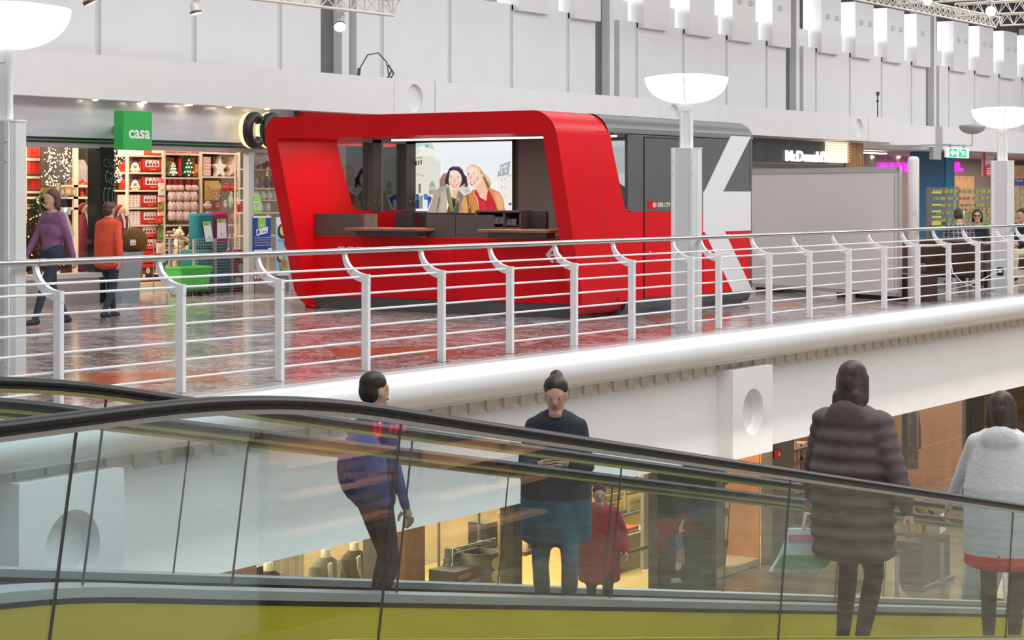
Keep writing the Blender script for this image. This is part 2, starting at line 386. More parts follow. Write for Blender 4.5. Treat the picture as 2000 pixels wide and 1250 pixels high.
# ---------------------------------------------------------------- lamp pillars
def perf_mat():
    m = bpy.data.materials.new('perforated_white_metal'); m.use_nodes = True; nt = m.node_tree; b = nt.nodes['Principled BSDF']; L = nt.links.new
    tc = nt.nodes.new('ShaderNodeTexCoord'); v = nt.nodes.new('ShaderNodeTexVoronoi'); v.inputs['Scale'].default_value = 62; v.inputs['Randomness'].default_value = 0
    L(tc.outputs['Object'], v.inputs['Vector']); r = nt.nodes.new('ShaderNodeValToRGB')
    r.color_ramp.elements[0].position = .30; r.color_ramp.elements[0].color = (.28,.28,.29,1); r.color_ramp.elements[1].position = .42; r.color_ramp.elements[1].color = (.74,.74,.75,1)
    L(v.outputs['Distance'], r.inputs[0]); L(r.outputs[0], b.inputs['Base Color']); b.inputs['Roughness'].default_value = .4; return m
PERF = perf_mat()
BOWL = M('lit_bowl_glass', (1,1,.98), .3, emit=((1,.985,.95),1.5), noise=(3,.01))
BOWLIN = M('lit_bowl_rim', (.95,.95,.93), .3, emit=((1,.98,.94),.55), noise=(3,.01))
def lamp_pillar(name, lab, loc, bowl=BOWL, tone=PERF):
    t = thing(name, lab, 'lamp', loc, 'lamp pillars with glowing bowls along the railing'); X,Y,Z = loc
    hw, hd, c = .085, .185, .035
    o8 = [(-hw,-hd+c),(-hw+c,-hd),(hw-c,-hd),(hw,-hd+c),(hw,hd-c),(hw-c,hd),(-hw+c,hd),(-hw,hd-c)]
    part('pillar', MB().loft([[(X+a,Y+b,z) for a,b in o8] for z in (0,2.15)]), tone, t)
    for (a,b) in ((-hw-.004,-hd+c+.02),(-hw-.004,hd-c-.02)):
        part('edge_strip', MB().box((X+a-.008,Y+b-.022,.02),(X+a+.012,Y+b+.022,2.15)), RAILW, t)
    cap = MB().loft([[(X+a*1.03,Y+b*1.03,z) for a,b in o8] for z in (2.15,2.165)]); part('cap', cap, RAILW, t)
    sc = MB()
    for z in (.15,.3,2.0,1.85):
        for b in (-hd+c+.02, hd-c-.02): sc.lathe([(.001,-.008),(.009,-.006),(.009,.0)], (X-hw-.012,Y+b,z), 8, R=Matrix.Rotation(-PI/2,3,'Y').to_3x3() @ Matrix.Rotation(PI,3,'X').to_3x3())
    part('screws', sc, STEEL, t)
    pole = MB()
    for b in (-.062,.062): pole.tube([(X,Y+b,2.16),(X,Y+b,2.74)], .027, 10)
    pole.box((X-.012,Y-.05,2.16),(X+.012,Y+.05,2.70)); pole.bbox((X-.02,Y-.035,2.6),(X+.02,Y+.035,2.76),.004); part('pole', pole, RAILW, t)
    n = 14; pr = [(.03+.47*math.sin(PI/2*(i/n))**.92, 2.70+.30*(1-math.cos(PI/2*i/n))**1.0) for i in range(n+1)]
    b = MB().lathe([(.001,2.695)]+pr, (X,Y,0), 40); bo = part('bowl', b, bowl, t)
    part('bowl_cover', MB().lathe([(.502,2.99),(.508,3.005),(.49,3.015),(.3,3.045),(.001,3.06)], (X,Y,0), 40), BOWLIN if bowl is BOWL else bowl, t)
    rib = MB(); a = math.radians(205)
    rib.tube([(X+(r+.004)*math.cos(a),Y+(r+.004)*math.sin(a),z) for r,z in pr[1:]], .004, 6); part('rib', rib, M('rib_grey',(.35,.34,.33),.5,noise=(5,.05)), bo)
    return t
lamp_pillar('lamp_pillar', 'lamp pillar at the left photo edge, its big glowing bowl cut off above', (10.71,11.67,0))
lamp_pillar('lamp_pillar', 'white perforated lamp pillar with lit bowl standing before the red and grey kiosk', (21.56,11.67,0))
lamp_pillar('lamp_pillar', 'lamp pillar with lit bowl farthest right, beside the seated guests', (32.55,11.67,0))
# ================================================================== kiosk
RED = M('signal_red_paint', (.70,.005,.012), .36, noise=(.8,.03), spec=.22)
KGREY = M('kiosk_grey_paint', (.115,.125,.132), .36, noise=(3,.05))
KIN = M('kiosk_brown_grey', (.088,.076,.07), .5, noise=(4,.06))
KINL = M('kiosk_light_grey', (.20,.18,.165), .5, noise=(4,.05))
KWOOD = M('desk_walnut', (.30,.13,.07), .35, noise=(9,.25), stretch=(6,1,6))
KWHITE = M('foil_white', (.78,.80,.84), .4, noise=(2,.01))
TUBE = M('led_tube', (1,1,1), .4, emit=((1,.93,.88),5), noise=(5,.01))
KG = glass_mat('kiosk_glass', (.86,.87,.88), 1.5)
KY0, KY1, KZ = 13.45, 18.2, 2.66
XE, XB = 27.07, 24.72
fx = lambda z: 22.154-.297*z
rx_ = lambda z: 23.475-.294*z
kt = thing('station_kiosk', 'red and grey ticket kiosk with slanted red portal and open counter', 'kiosk', ((KY0 and 24.3),15.8,0))
def portal():
    # rounded hoop in Y-Z, front and back edge lean with height
    b = MB(); R, T = .30, .21; n = 7
    def outline(o, r, ztop, zbot):
        y0, y1 = KY0+o, KY1-o; pts = []
        pts += [(y0+r+.02, zbot)]
        for i in range(n+1): a = PI*1.5-PI/2*i/n; pts.append((y0+r+r*math.cos(a), zbot+r+r*math.sin(a)))
        for i in range(n+1): a = PI-PI/2*i/n; pts.append((y0+r+r*math.cos(a), ztop-r+r*math.sin(a)))
        for i in range(n+1): a = PI/2-PI/2*i/n; pts.append((y1-r+r*math.cos(a), ztop-r+r*math.sin(a)))
        for i in range(n+1): a = -PI/2*i/n; pts.append((y1-r+r*math.cos(a), zbot+r+r*math.sin(a)))
        pts.append((y1-r-.02, zbot)); return pts
    out = outline(0, R, KZ, .02)
    inn = outline(T, .05, KZ-.285, .02)
    k = 36
    # outside skin
    b.loft([[(fx(z),y,z) for y,z in out],[(fx(z)+.012,y,z) for y,z in out],[(rx_(z),y,z) for y,z in out]], closed=False, caps=False, smooth=True)
    b.loft([[(fx(z),y,z) for y,z in inn],[(fx(z),y,z) for y,z in out]], closed=False, caps=False)
    b.loft([[(max(rx_(z),22.3),y,z) for y,z in inn],[(fx(z),y,z) for y,z in inn]], closed=False, caps=False)
    b.loft([[(rx_(z),y,z) for y,z in out],[(max(rx_(z),22.3),y,z) for y,z in inn]], closed=False, caps=False)
    return b
part('portal', portal(), RED, kt)
# panel seam on the portal side
part('seam', MB().poly([(23.0-.294*z*.0-.0,KY0-.0015,z) for z in (.1,)]*0 or [(22.95-.29*(.1),KY0-.002,.1),(22.957-.29*(.1),KY0-.002,.1),(22.957-.29*2.35,KY0-.002,2.35),(22.95-.29*2.35,KY0-.002,2.35)]), DGREY, kt)
# side walls: far wall (inside is seen) and near wall, red foil below the waist, grey with a window above
WZ = 1.37
for (ya, yb, near) in ((KY0+.005,KY0+.055,True),(KY1-.2,KY1-.02,False)):
    red = MB(); gy = MB(); X1 = 25.38 if near else XB
    P = [(22.3 if not near else 23.0,.2 if near else 0),(X1,.2 if near else 0),(X1,WZ),(23.36,WZ)]
    for i in range(1,7): a = i/6; P.append((23.36-.23*math.sin(PI/2*a)*.9-.03*a, WZ+.13*(1-math.cos(PI/2*a))))
    P.append((rx_(2.42)-.02, 2.42)); P.append((rx_(2.42)-.35,2.42)); P.append((22.6 if near else 22.0, 1.3))
    red.prism([(x,z) for x,z in P], lambda x,z,h: (x,h,z), ya, yb); part('side_panel', red, RED, kt)
    if near:
        gy.box((23.24,ya,WZ),(XE-.25,yb,2.42)).box((22.86,ya,2.40),(XE-.25,yb,2.47)); part('side_panel', gy, KGREY, kt)
        part('window_pane', MB().box((22.6,ya+.012,WZ),(23.24,ya+.022,2.41)), KG, kt)
    else:
        for xx in ((23.62,23.83),(24.45,24.72)): part('window_post', MB().box((xx[0],ya-.01,WZ-.02),(xx[1],yb,2.42)), KIN, kt)
        part('window_frame', MB().box((23.83,ya-.012,WZ-.02),(23.87,ya+.05,2.42)).box((22.6,ya-.01,2.36),(XB,ya+.05,2.42)), M('frame_grey',(.25,.25,.25),.4,noise=(5,.04)), kt)
        part('window_pane', MB().box((22.6,ya+.08,WZ-.02),(23.62,ya+.09,2.42)).box((23.87,ya+.08,WZ-.02),(24.45,ya+.09,2.42)), KG, kt)
for (x,yy) in ((23.68,KY1-.212),(23.77,KY1-.212),(24.55,KY1-.212),(24.64,KY1-.212)):
    part('rivet', MB().ell((x,yy,1.5),(.012,.008,.012),8,4), STEEL, kt)
for x in (23.76,23.90): part('rivet', MB().ell((x,KY0,1.5),(.012,.006,.012),8,4), STEEL, kt)
# rear grey body, rounded at the top and the far end
def body():
    b = MB(); n = 8; R = .30
    pr = [(KY0,.30)] 
    pr = [(KY0+.09,.03),(KY0+.03,.10),(KY0,.22),(KY0,KZ-.25)] + [(KY0+.25-.25*math.cos(PI/2*i/n), KZ-.25+.25*math.sin(PI/2*i/n)) for i in range(1,n+1)] + [(KY1-.25,KZ),(KY1,KZ-.25),(KY1,.2),(KY1-.1,.03)]
    return pr
pr = body()
cyb, czb = 15.8, 1.3
def ins(p, k): return (cyb+(p[0]-cyb)*k, czb+(p[1]-czb)*k)
roofp = [p for p in pr if p[1] >= KZ-.26]
shell = MB()
xr = lambda z: rx_(z)-.05
shell.loft([[(xr(z),y,z) for y,z in roofp]] + [[(X,)+((y,z)) for y,z in roofp] for X in (XE-.2,)] + [[(XE-.2+.2*math.sin(PI/2*i/6), y+(.2*(1-math.cos(PI/2*i/6)) if y < 15 else -.2*(1-math.cos(PI/2*i/6))), z-.2*(1-math.cos(PI/2*i/6))*(1 if z > KZ-.1 else .4)) for y,z in roofp] for i in range(1,7)], closed=False, caps=False, smooth=True)
shell.box((XE-.21,KY0+.2,.05),(XE-.0,KY1-.2,KZ-.24))
part('roof_shell', shell, KGREY, kt)
# end corner column, rounded
ce = MB(); arc = [(XE-.25+.25*math.sin(PI/2*i/6), KY0+.25-.25*math.cos(PI/2*i/6)) for i in range(7)]
ce.loft([[(x,y+(.06 if z < .1 else 0),z) for x,y in arc] for z in (.04,.2,KZ-.25)], closed=False, caps=False, smooth=True); part('corner_post', ce, KGREY, kt)
# plinth band under the side
part('plinth', MB().loft([[(23.2,KY0+.09,.03),(XE-.2,KY0+.09,.03)],[(23.2,KY0+.035,.1),(XE-.2,KY0+.035,.1)],[(23.2,KY0+.002,.205),(XE-.2,KY0+.002,.205)]], closed=False, caps=False, smooth=True).box((23.2,KY0+.1,0),(XE-.3,KY1-.1,.1)), KGREY, kt)
# door
dr = part('door', MB().box((23.67,KY0-.006,.22),(24.62,KY0+.02,WZ-.003)), RED, kt)
part('door_leaf', MB().box((23.67,KY0-.006,WZ),(24.62,KY0+.02,2.36)), KGREY, kt)
part('door_gap', MB().box((23.655,KY0-.003,.2),(23.67,KY0+.02,2.375)).box((23.655,KY0-.003,2.36),(24.62,KY0+.02,2.375)), BLACK, kt)
part('door_lock', MB().lathe([(.001,.02),(.014,.018),(.016,0)], (23.80,KY0-.006,.82), 10, R=Matrix.Rotation(PI/2,3,'X').to_3x3()).box((23.79,KY0-.02,.77),(23.81,KY0-.006,.82)), STEEL, dr)
# big white foil figure at the end
zf = lambda x,z,h: (x,h,z)
kf = MB().box((25.34,KY0-.004,1.07),(XE-.24,KY0+.02,1.644))
kf.poly([(XE-.25,KY0-.004,1.07),(XE-.13,KY0+.03,1.07),(XE-.13,KY0+.03,1.644),(XE-.25,KY0-.004,1.644)]); kf.poly([(XE-.13,KY0+.03,1.07),(XE-.005,KY0+.16,1.07),(XE-.005,KY0+.16,1.644),(XE-.13,KY0+.03,1.644)])
kf.prism([(25.385,1.644),(25.948,1.644),(26.83,2.45),(26.20,2.45)], zf, KY0-.004, KY0+.02)
kf.prism([(25.385,1.07),(26.0,1.07),(26.88,.19),(26.25,.19)][::-1], zf, KY0-.004, KY0+.02); part('foil_mark', kf, KWHITE, kt)
part('foil_ground', MB().prism([(25.36,.2),(26.81,.2),(26.81,1.07),(25.36,1.07)], zf, KY0-.001, KY0+.018), RED, kt)
# small sign on the door: red flag with the double arrow and lettering
def sbb(mb, c, u, v, w, h, d=0.0):
    # double arrow crossed with a plus
    c, u, v = Vector(c), Vector(u), Vector(v); n = u.cross(v)
    P = lambda a,b: c + u*(a*w/2) + v*(b*h/2) + n*d
    t = .17; s = h/w
    mb.poly([P(-.62,.14),P(-.62,-.14),P(.62,-.14),P(.62,.14)]); mb.poly([P(-.11,-1),P(.11,-1),P(.11,1),P(-.11,1)])
    for sx in (1,-1):
        for sy in (1,-1):
            q = [P(sx*1.0,0),P(sx*.68,0),P(sx*.68,sy*.14),P(sx*.30,sy*1.0),P(sx*.56,sy*1.0)]
            q = [P(sx*1.0,0),P(sx*.60,0),P(sx*.60,sy*.14),P(sx*.22,sy*1.0),P(sx*.50,sy*1.0)]
            mb.poly(q if sx*sy < 0 else q[::-1])
    return mb
INKW = M('white_lettering', (.86,.86,.86), .5, noise=(9,.01))
part('door_sign', MB().box((23.75,KY0-.012,1.41),(24.0,KY0-.006,1.51)), RED, kt)
lg = MB(); sbb(lg, (23.925,KY0-.013,1.46), UX, UZ, .11, .068, .0005); text(lg, 'SBB CFF FFS', (24.02,KY0-.0075,1.43), UX, UZ, .062, w=.52, bold=.015); part('lettering', lg, INKW, kt)
# back wall of the open side, ceiling and its tubes
part('back_wall', MB().box((XB,KY0+.06,0),(XB+.08,KY1-.05,2.42)), KIN, kt)
part('wall_panel', MB().box((XB-.012,KY0+.06,1.0),(XB,16.15,2.40)), KINL, kt)
part('ceiling_panel', MB().box((21.55,KY0+.2,2.405),(XB,KY1-.2,2.44)), KIN, kt)
for (x,y0,y1) in ((21.75,13.95,17.8),(22.7,13.95,16.4),(23.7,13.9,17.7)):
    part('light_tube', MB().tube([(x,y0,2.392),(x,y1,2.392)], .012, 8), TUBE, kt)
for (x,y) in ((22.3,14.9),(22.3,16.8)):
    l = area('kiosk_tube_light', (x,y,2.36), (1.3,1.5), 30, col=(1,.94,.88)); 
# counter
CX = 22.25
part('counter_front', MB().box((CX,KY0+.21,.18),(CX+.04,15.57,1.0)).box((CX,15.58,.18),(CX+.04,KY1-.2,1.0)), RED, kt)
part('counter_plinth', MB().box((CX+.01,KY0+.2,.0),(CX+.3,KY1-.2,.178)), DGREY, kt)
part('counter_ledge', MB().box((CX-.01,KY0+.21,1.0),(CX+.45,KY1-.2,1.02)), RED, kt)
def perf(y0, y1, z0=1.02, z1=1.33, cols=10):
    b = MB().box((CX+.015,y0,z0),(CX+.04,y1,z1)); 
    return b
for i,(y0,y1) in enumerate(((17.15,17.98),(15.57,16.05),(14.95,15.56),(13.66,13.93))):
    o = part('counter_panel', perf(y0,y1), KIN, kt)
    hb = MB(); k = int((y1-y0-.06)/.042)
    for a in range(k):
        for zz in range(6):
            hb.cbox((CX+.012, y0+.05+a*.042, 1.05+zz*.022), (.006,.008,.008))
    part('perforation', hb, KINL, o, kind='stuff')
part('desk_wing', MB().box((CX+.05,16.93,1.02),(CX+.08,17.14,1.33)), KINL, kt)
for (y0,y1) in ((15.9,17.15),(13.85,14.95)):
    part('desk_top', MB().bbox((21.88,y0,1.105),(22.55,y1,1.145),.006), KWOOD, kt)
    part('desk_apron', MB().bbox((22.02,y0+.12,1.03),(22.25,y1-.08,1.104),.004), DGREY, kt)
# rack with folders
rk = MB(); rx0, rx1 = 22.75, 23.05
RY = [aX(p,440,22.75).y for p in (930,984,1016)]
for y in RY: rk.box((rx0,y-.012,1.15),(rx1,y+.012,1.375))
rk.box((rx0,RY[2]-.01,1.36),(rx1,RY[0]+.01,1.385)).box((rx0,RY[2],1.15),(rx1,RY[0],1.165)).box((rx0,RY[1],1.2),(rx1,RY[0],1.21)).box((rx1-.01,RY[2],1.15),(rx1,RY[0],1.37)).box((rx0,RY[2],1.18),(rx1,RY[1],1.19))
part('leaflet_rack', rk, KIN, kt)
for i in range(5):
    y = RY[0]-.04-.08*i; part('leaflet_holder', MB().prism([(rx0+.03,1.211),(rx0+.2,1.211),(rx0+.2,1.32),(rx0+.05,1.30)], lambda a,b,h: (a,h,b), y-.068, y), DGREY, kt)
for i in range(2):
    y = RY[1]-.02-.08*i; part('leaflet_holder', MB().prism([(rx0+.03,1.191),(rx0+.2,1.191),(rx0+.2,1.29),(rx0+.05,1.27)], lambda a,b,h: (a,h,b), y-.068, y), DGREY, kt)
# two dark chairs behind the counter
for i,(y, w, lab) in enumerate(((aX(808,440,22.95).y,.31,'black rounded office chair behind the left service desk'),(aX(1068,440,22.95).y,.40,'black rounded office chair behind the right service desk, under the grey wall'))):
    c = thing('office_chair', lab, 'chair', (22.95,y+w/2,0), 'black chairs behind the kiosk desks')
    P = [(y,1.05),(y+w,1.05),(y+w,1.30)] + [(y+w-.1+.1*math.cos(PI/2*k/5),1.27+.1*math.sin(PI/2*k/5)) for k in range(6)] + [(y+.01,1.375),(y,1.35)]
    part('backrest', MB().prism([(p,z-.25 if z < 1.1 else z) for p,z in P], lambda a,b,h: (h,a,b), 22.93, 22.99), M('chair_black',(.02,.019,.02),.7,noise=(30,.2)), c)
    part('seat', MB().bbox((22.6,y,.46),(23.0,y+w,.54),.02), MATS['chair_black'], c)
    part('leg', MB().tube([(22.82,y+w/2,.12),(22.82,y+w/2,.46)], .03, 8).cbox((22.82,y+w/2,.11),(.5,.06,.03)).cbox((22.82,y+w/2,.11),(.06,.5,.03)), STEEL, c)
    for dx,dy in ((.23,0),(-.23,0),(0,.23),(0,-.23)): part('caster', MB().ell((22.82+dx,y+w/2+dy,.05),(.04,.03,.05),8,6), BLACK, c)
# logos on the counter front
lg = MB(); text(lg, 'SBB CFF FFS', (CX-.001,17.56,.80), -UY, UZ, .075, w=.43, bold=.015); part('lettering', lg, INKW, kt)
lg = MB(); sbb(lg, (CX-.002,13.94,.815), -UY, UZ, .36, .20, .001); part('emblem', lg, INKW, kt)
# ---------------------------------------------------------------- backlit poster (flat print on a light box)
LIT = print_mat('backlit_print', .95)
def hexc(h): return srgb(h)
pm = MB(); lay = [0]
def P_(x, y): return (XB-.03-lay[0]*.0004, 18.0-(x-115)/1565*1.75, 2.375-(y-72)/1143*1.045)
def pp(col, pts, cx=None):
    pm.ink = hexc(col); lay[0] += 1; q = [P_(*p) for p in pts]
    pm.poly(q)
def pe(col, cx, cy, rx, ry, rot=0, n=22):
    c, s = math.cos(rot), math.sin(rot); pp(col, [(cx+rx*math.cos(t)*c-ry*math.sin(t)*s, cy+rx*math.cos(t)*s+ry*math.sin(t)*c) for t in [2*PI*i/n for i in range(n)]])
pp('f4f7f9', [(115,72),(1680,40),(1680,1215),(115,1215)])
pp('eef3f6', [(600,300),(1680,250),(1680,700),(600,760)])
# left station building
pp('e4e4d6', [(115,180),(330,180),(430,250),(500,320),(535,400),(525,1000),(115,1010)])
pp('bfe0cc', [(118,75),(390,70),(440,190),(400,175),(270,105),(115,170)]); pp('7fbfa5', [(270,95),(350,105),(330,150),(285,140)])
pp('f3f2ea', [(260,165),(345,160),(420,240),(380,300),(310,280),(115,300),(115,270)])
pp('b9b59c', [(118,300),(230,290),(230,325),(118,330)]); pp('cfcab4', [(118,560),(270,600),(270,635),(118,590)])
pp('f7f6f0', [(400,260),(450,270),(490,320),(510,380),(480,370),(450,310),(410,290)])
for (x,y) in ((125,365),(165,358),(205,350)): pp('55503f', [(x,y),(x+22,y-4),(x+22,y+72),(x,y+80)])
pp('8a7c62', [(172,745),(212,740),(210,895),(172,895)]); pe('9fb59a', 400, 800, 48, 100); pp('9fb59a', [(352,800),(448,800),(440,915),(352,920)])
pp('c6d2c0', [(365,790),(435,790),(430,840),(365,840)]); pp('e23b4a', [(352,850),(388,852),(388,885),(352,885)])
pp('ffffff', [(364,862),(376,862),(376,874),(364,874)])
pp('31529b', [(130,910),(180,915),(180,1010),(135,1015)]); pp('26386b', [(130,1010),(185,1010),(185,1150),(130,1155)])
pp('9a927c', [(185,950),(245,930),(245,1150),(185,1155)]); pp('5d79bd', [(262,910),(328,915),(328,1010),(262,1000)])
pp('2b55b8', [(325,945),(365,945),(360,1080),(325,1165)]); pp('e9f0fb', [(250,1010),(330,1015),(325,1160),(250,1150)]); pp('3b3f52', [(365,960),(395,965),(380,1040),(360,1060)])
pp('6d6456', [(115,1190),(330,1190),(325,1215),(115,1215)])
# right building and red roof
pp('f2efe9', [(1460,640),(1680,590),(1680,1215),(1560,1215),(1465,900)]); pp('aeb0b2', [(1490,450),(1660,385),(1630,600),(1455,635),(1470,545),(1500,540)])
for (x,y) in ((1510,470),(1550,455),(1590,440),(1510,540),(1575,520)): pp('f2f2f2', [(x,y),(x+24,y-8),(x+22,y+45),(x,y+50)])
pp('cfd2d4', [(1610,610),(1680,590),(1680,620),(1612,640)])
for (x,y) in ((1520,660),(1570,650),(1520,780),(1575,775),(1575,910)): pp('c9c6c2', [(x,y),(x+18,y-3),(x+18,y+50),(x,y+50)])
pp('4a3fa0', [(1635,1060),(1680,1050),(1680,1090),(1640,1090)])
pp('b57a6c', [(528,670),(590,575),(655,565),(640,720),(530,715)]); pp('8b8172', [(530,715),(640,725),(640,800),(530,800)]); pp('dcd6ce', [(850,840),(960,700),(1045,870),(940,920)])
pp('8f8a80', [(900,790),(950,740),(985,800)]); pp('c9bfb2', [(930,840),(1010,830),(1000,890),(940,890)])
# dark-haired woman in the grey coat
pp('3a2c3c', [(640,620),(660,560),(690,490),(750,460),(850,465),(905,520),(930,590),(985,650),(975,700),(990,760),(965,815),(945,740),(900,770),(870,800),(700,790),(650,750),(618,745),(615,700)])
pp('6b4b6e', [(740,470),(840,465),(890,520),(905,560),(850,500),(770,490)])
pp('f0c3a4', [(735,830),(860,800),(870,950),(800,1010),(735,1010)])
pp('f8d8c4', [(690,600),(700,540),(760,515),(830,540),(880,600),(893,680),(880,740),(840,810),(780,850),(730,845),(690,770),(678,690)])
pp('fae4d6', [(720,560),(780,540),(830,570),(820,620),(730,610)]); pp('f3b9a2', [(690,700),(720,690),(720,740),(695,750)]); pp('f3b9a2', [(830,720),(870,700),(870,750),(840,770)])
for (x,y) in ((720,637),(832,655)): pe('fdfdfd', x, y, 22, 10, .15); pe('4a352b', x, y, 10, 10); pp('5a4438', [(x-30,y-18),(x,y-28),(x+28,y-14),(x,y-22)])
pp('eab097', [(765,650),(785,655),(800,715),(770,722),(755,710)]); pp('c85a5f', [(715,745),(770,760),(825,750),(800,795),(765,802),(735,785)]); pp('ffffff', [(728,755),(770,768),(812,760),(795,783),(765,788),(742,776)])
pp('b3a698', [(335,1215),(420,980),(450,860),(520,810),(650,765),(680,800),(650,930),(655,1215)]); pp('c4b8aa', [(540,1215),(560,900),(640,830),(650,1215)]); pp('8d8277', [(510,1000),(545,960),(535,1040),(515,1050)])
pp('7d7168', [(480,1180),(530,930),(540,1000),(500,1215)])
pp('55504a', [(650,1215),(720,960),(840,1000),(860,1215)]); pp('8b8050', [(640,830),(690,780),(720,900),(760,1180),(715,1200),(660,1010)]); pp('a4996a', [(670,820),(700,830),(735,1020),(765,1170),(740,1150)])
pp('8b8050', [(870,850),(850,960),(800,1120),(760,1200),(740,1150),(800,1020),(830,880)]); pp('a9a074', [(850,870),(830,980),(780,1130),(765,1110),(820,960)])
pp('857a86', [(860,860),(930,930),(890,1050),(870,1215),(840,1215),(850,1000)]); pp('2a2730', [(740,1040),(790,1000),(800,1080),(760,1160)])
# blonde woman in the tan jacket with the red blouse
pp('e9c79c', [(975,560),(978,500),(1030,440),(1110,430),(1190,480),(1250,570),(1330,640),(1380,740),(1350,790),(1260,740),(1200,640),(1130,500),(1040,470)])
pp('c98f52', [(1190,500),(1260,600),(1300,690),(1360,770),(1330,830),(1250,760),(1215,640)]); pp('8a5a44', [(1235,640),(1265,640),(1340,790),(1400,860),(1330,830),(1240,740)])
pp('f1c6a6', [(1110,800),(1240,650),(1300,800),(1320,860),(1300,1010),(1150,900)])
pp('f9dac6', [(978,600),(985,510),(1050,455),(1130,490),(1190,560),(1215,640),(1205,720),(1150,780),(1080,812),(1030,790),(1000,720),(978,660)])
pp('fae6da', [(1020,500),(1080,490),(1130,540),(1110,580),(1010,580)]); pe('f4c9ae', 1228, 620, 20, 40, .3); pp('f2b8a0', [(1120,640),(1180,630),(1170,690),(1120,700)])
for (x,y) in ((1008,600),(1095,583)): pe('fdfdfd', x, y, 24, 10, -.2); pe('3a332f', x, y, 10, 10); pp('7a5a40', [(x-28,y-12),(x-5,y-30),(x+30,y-26),(x,y-22)])
pp('ecb59b', [(1035,600),(1055,600),(1065,670),(1040,678),(1025,668)]); pp('cc5a60', [(1025,730),(1070,712),(1118,700),(1105,745),(1060,765),(1035,752)]); pp('ffffff', [(1038,732),(1070,722),(1108,710),(1095,738),(1060,750)])
pp('d5894a', [(880,1215),(900,1000),(950,930),(1040,890),(1100,820),(1200,1215)]); pp('e5a368', [(900,1030),(950,960),(1010,950),(990,1215),(930,1215)])
pp('dd9860', [(1300,800),(1400,830),(1500,880),(1560,980),(1600,1215),(1470,1215)]); pp('ebb27c', [(1420,870),(1500,900),(1550,1000),(1560,1215),(1500,1215)])
pp('c77f45', [(1340,850),(1420,1000),(1490,1215),(1450,1215)]); pp('cb1f33', [(1110,870),(1130,830),(1200,960),(1290,1020),(1320,860),(1310,810),(1370,900),(1440,1060),(1480,1215),(1195,1215),(1160,1010)])
pp('e0293e', [(1180,1000),(1290,1060),(1330,1215),(1220,1215)]); pp('a8172a', [(1290,1060),(1305,1050),(1345,1215),(1330,1215)]); pp('f1c6a6', [(1170,880),(1290,830),(1310,900),(1300,1005),(1270,1010)])
pp('8a6a45', [(970,930),(1010,920),(1030,1100),(1000,1100)]); pe('6a5030', 1030, 1130, 24, 30); pe('e0b080', 1030, 1130, 12, 16); pp('7a4a2a', [(1010,1150),(1050,1150),(1060,1215),(1015,1215)])
part('poster', pm, LIT, kt)
part('poster_frame', MB().box((XB-.04,17.99,1.31),(XB,18.02,2.4)).box((XB-.04,16.22,1.31),(XB,16.245,2.4)).box((XB-.04,16.22,2.38),(XB,18.0,2.405)), KIN, kt)
# second light box seen through the side window
pm = MB(); lay = [0]
def P_(x, y): return (XB-.03-lay[0]*.0004, 14.62-(x-100)/240*.55, 2.36-(y-130)/700*.95)
pp('e9eeee', [(90,130),(345,130),(345,840),(90,840)]); pp('d5dcdc', [(90,200),(345,170),(345,480),(90,520)]); pp('f3f1ec', [(150,470),(345,480),(345,560),(200,620)])
pp('e2b9a0', [(215,610),(290,540),(340,490),(345,540),(280,620),(240,640)]); pp('4a4a4e', [(90,560),(180,570),(250,640),(230,780),(345,800),(345,840),(90,840)]); pp('e9e9e4', [(230,780),(290,620),(330,700),(340,780),(280,810)])
part('poster', pm, LIT, kt)
# ================================================================== two inclined moving ramps with glass balustrades
def hz(x):
    if x <= 4.5: return .945
    if x <= 5.7: return .945-.18*(x-4.5)**2/2.4
    return 1.861-.18*x
YELL = M('skirt_yellow', (.72,.54,.014), .4, noise=(2,.05))
RUB = M('handrail_rubber', (.008,.0075,.0075), .36, noise=(20,.1), spec=.22)
DECK = M('deck_aluminium', (.55,.60,.63), .3, metal=.7, noise=(30,.05), stretch=(.05,1,1))
BGLASS = glass_mat('balustrade_glass', (.90,.972,.982), 1.38); BGLASS2 = glass_mat('balustrade_glass_clear', (.982,.992,.993), 1.2)
LIP = M('handrail_lip', (.50,.44,.13), .4, noise=(9,.1))
XS = [-3.0,0,2,3.4,4.2]+[4.5+.15*i for i in range(9)]+[6.2+.8*i for i in range(24)]
def sweep(prof, y, dz, mb, xs=XS):
    rings = [[(x, y+a, hz(x)+dz+b) for a,b in prof] for x in xs]
    return mb.loft(rings, closed=True, caps=True, smooth=len(prof)>6)
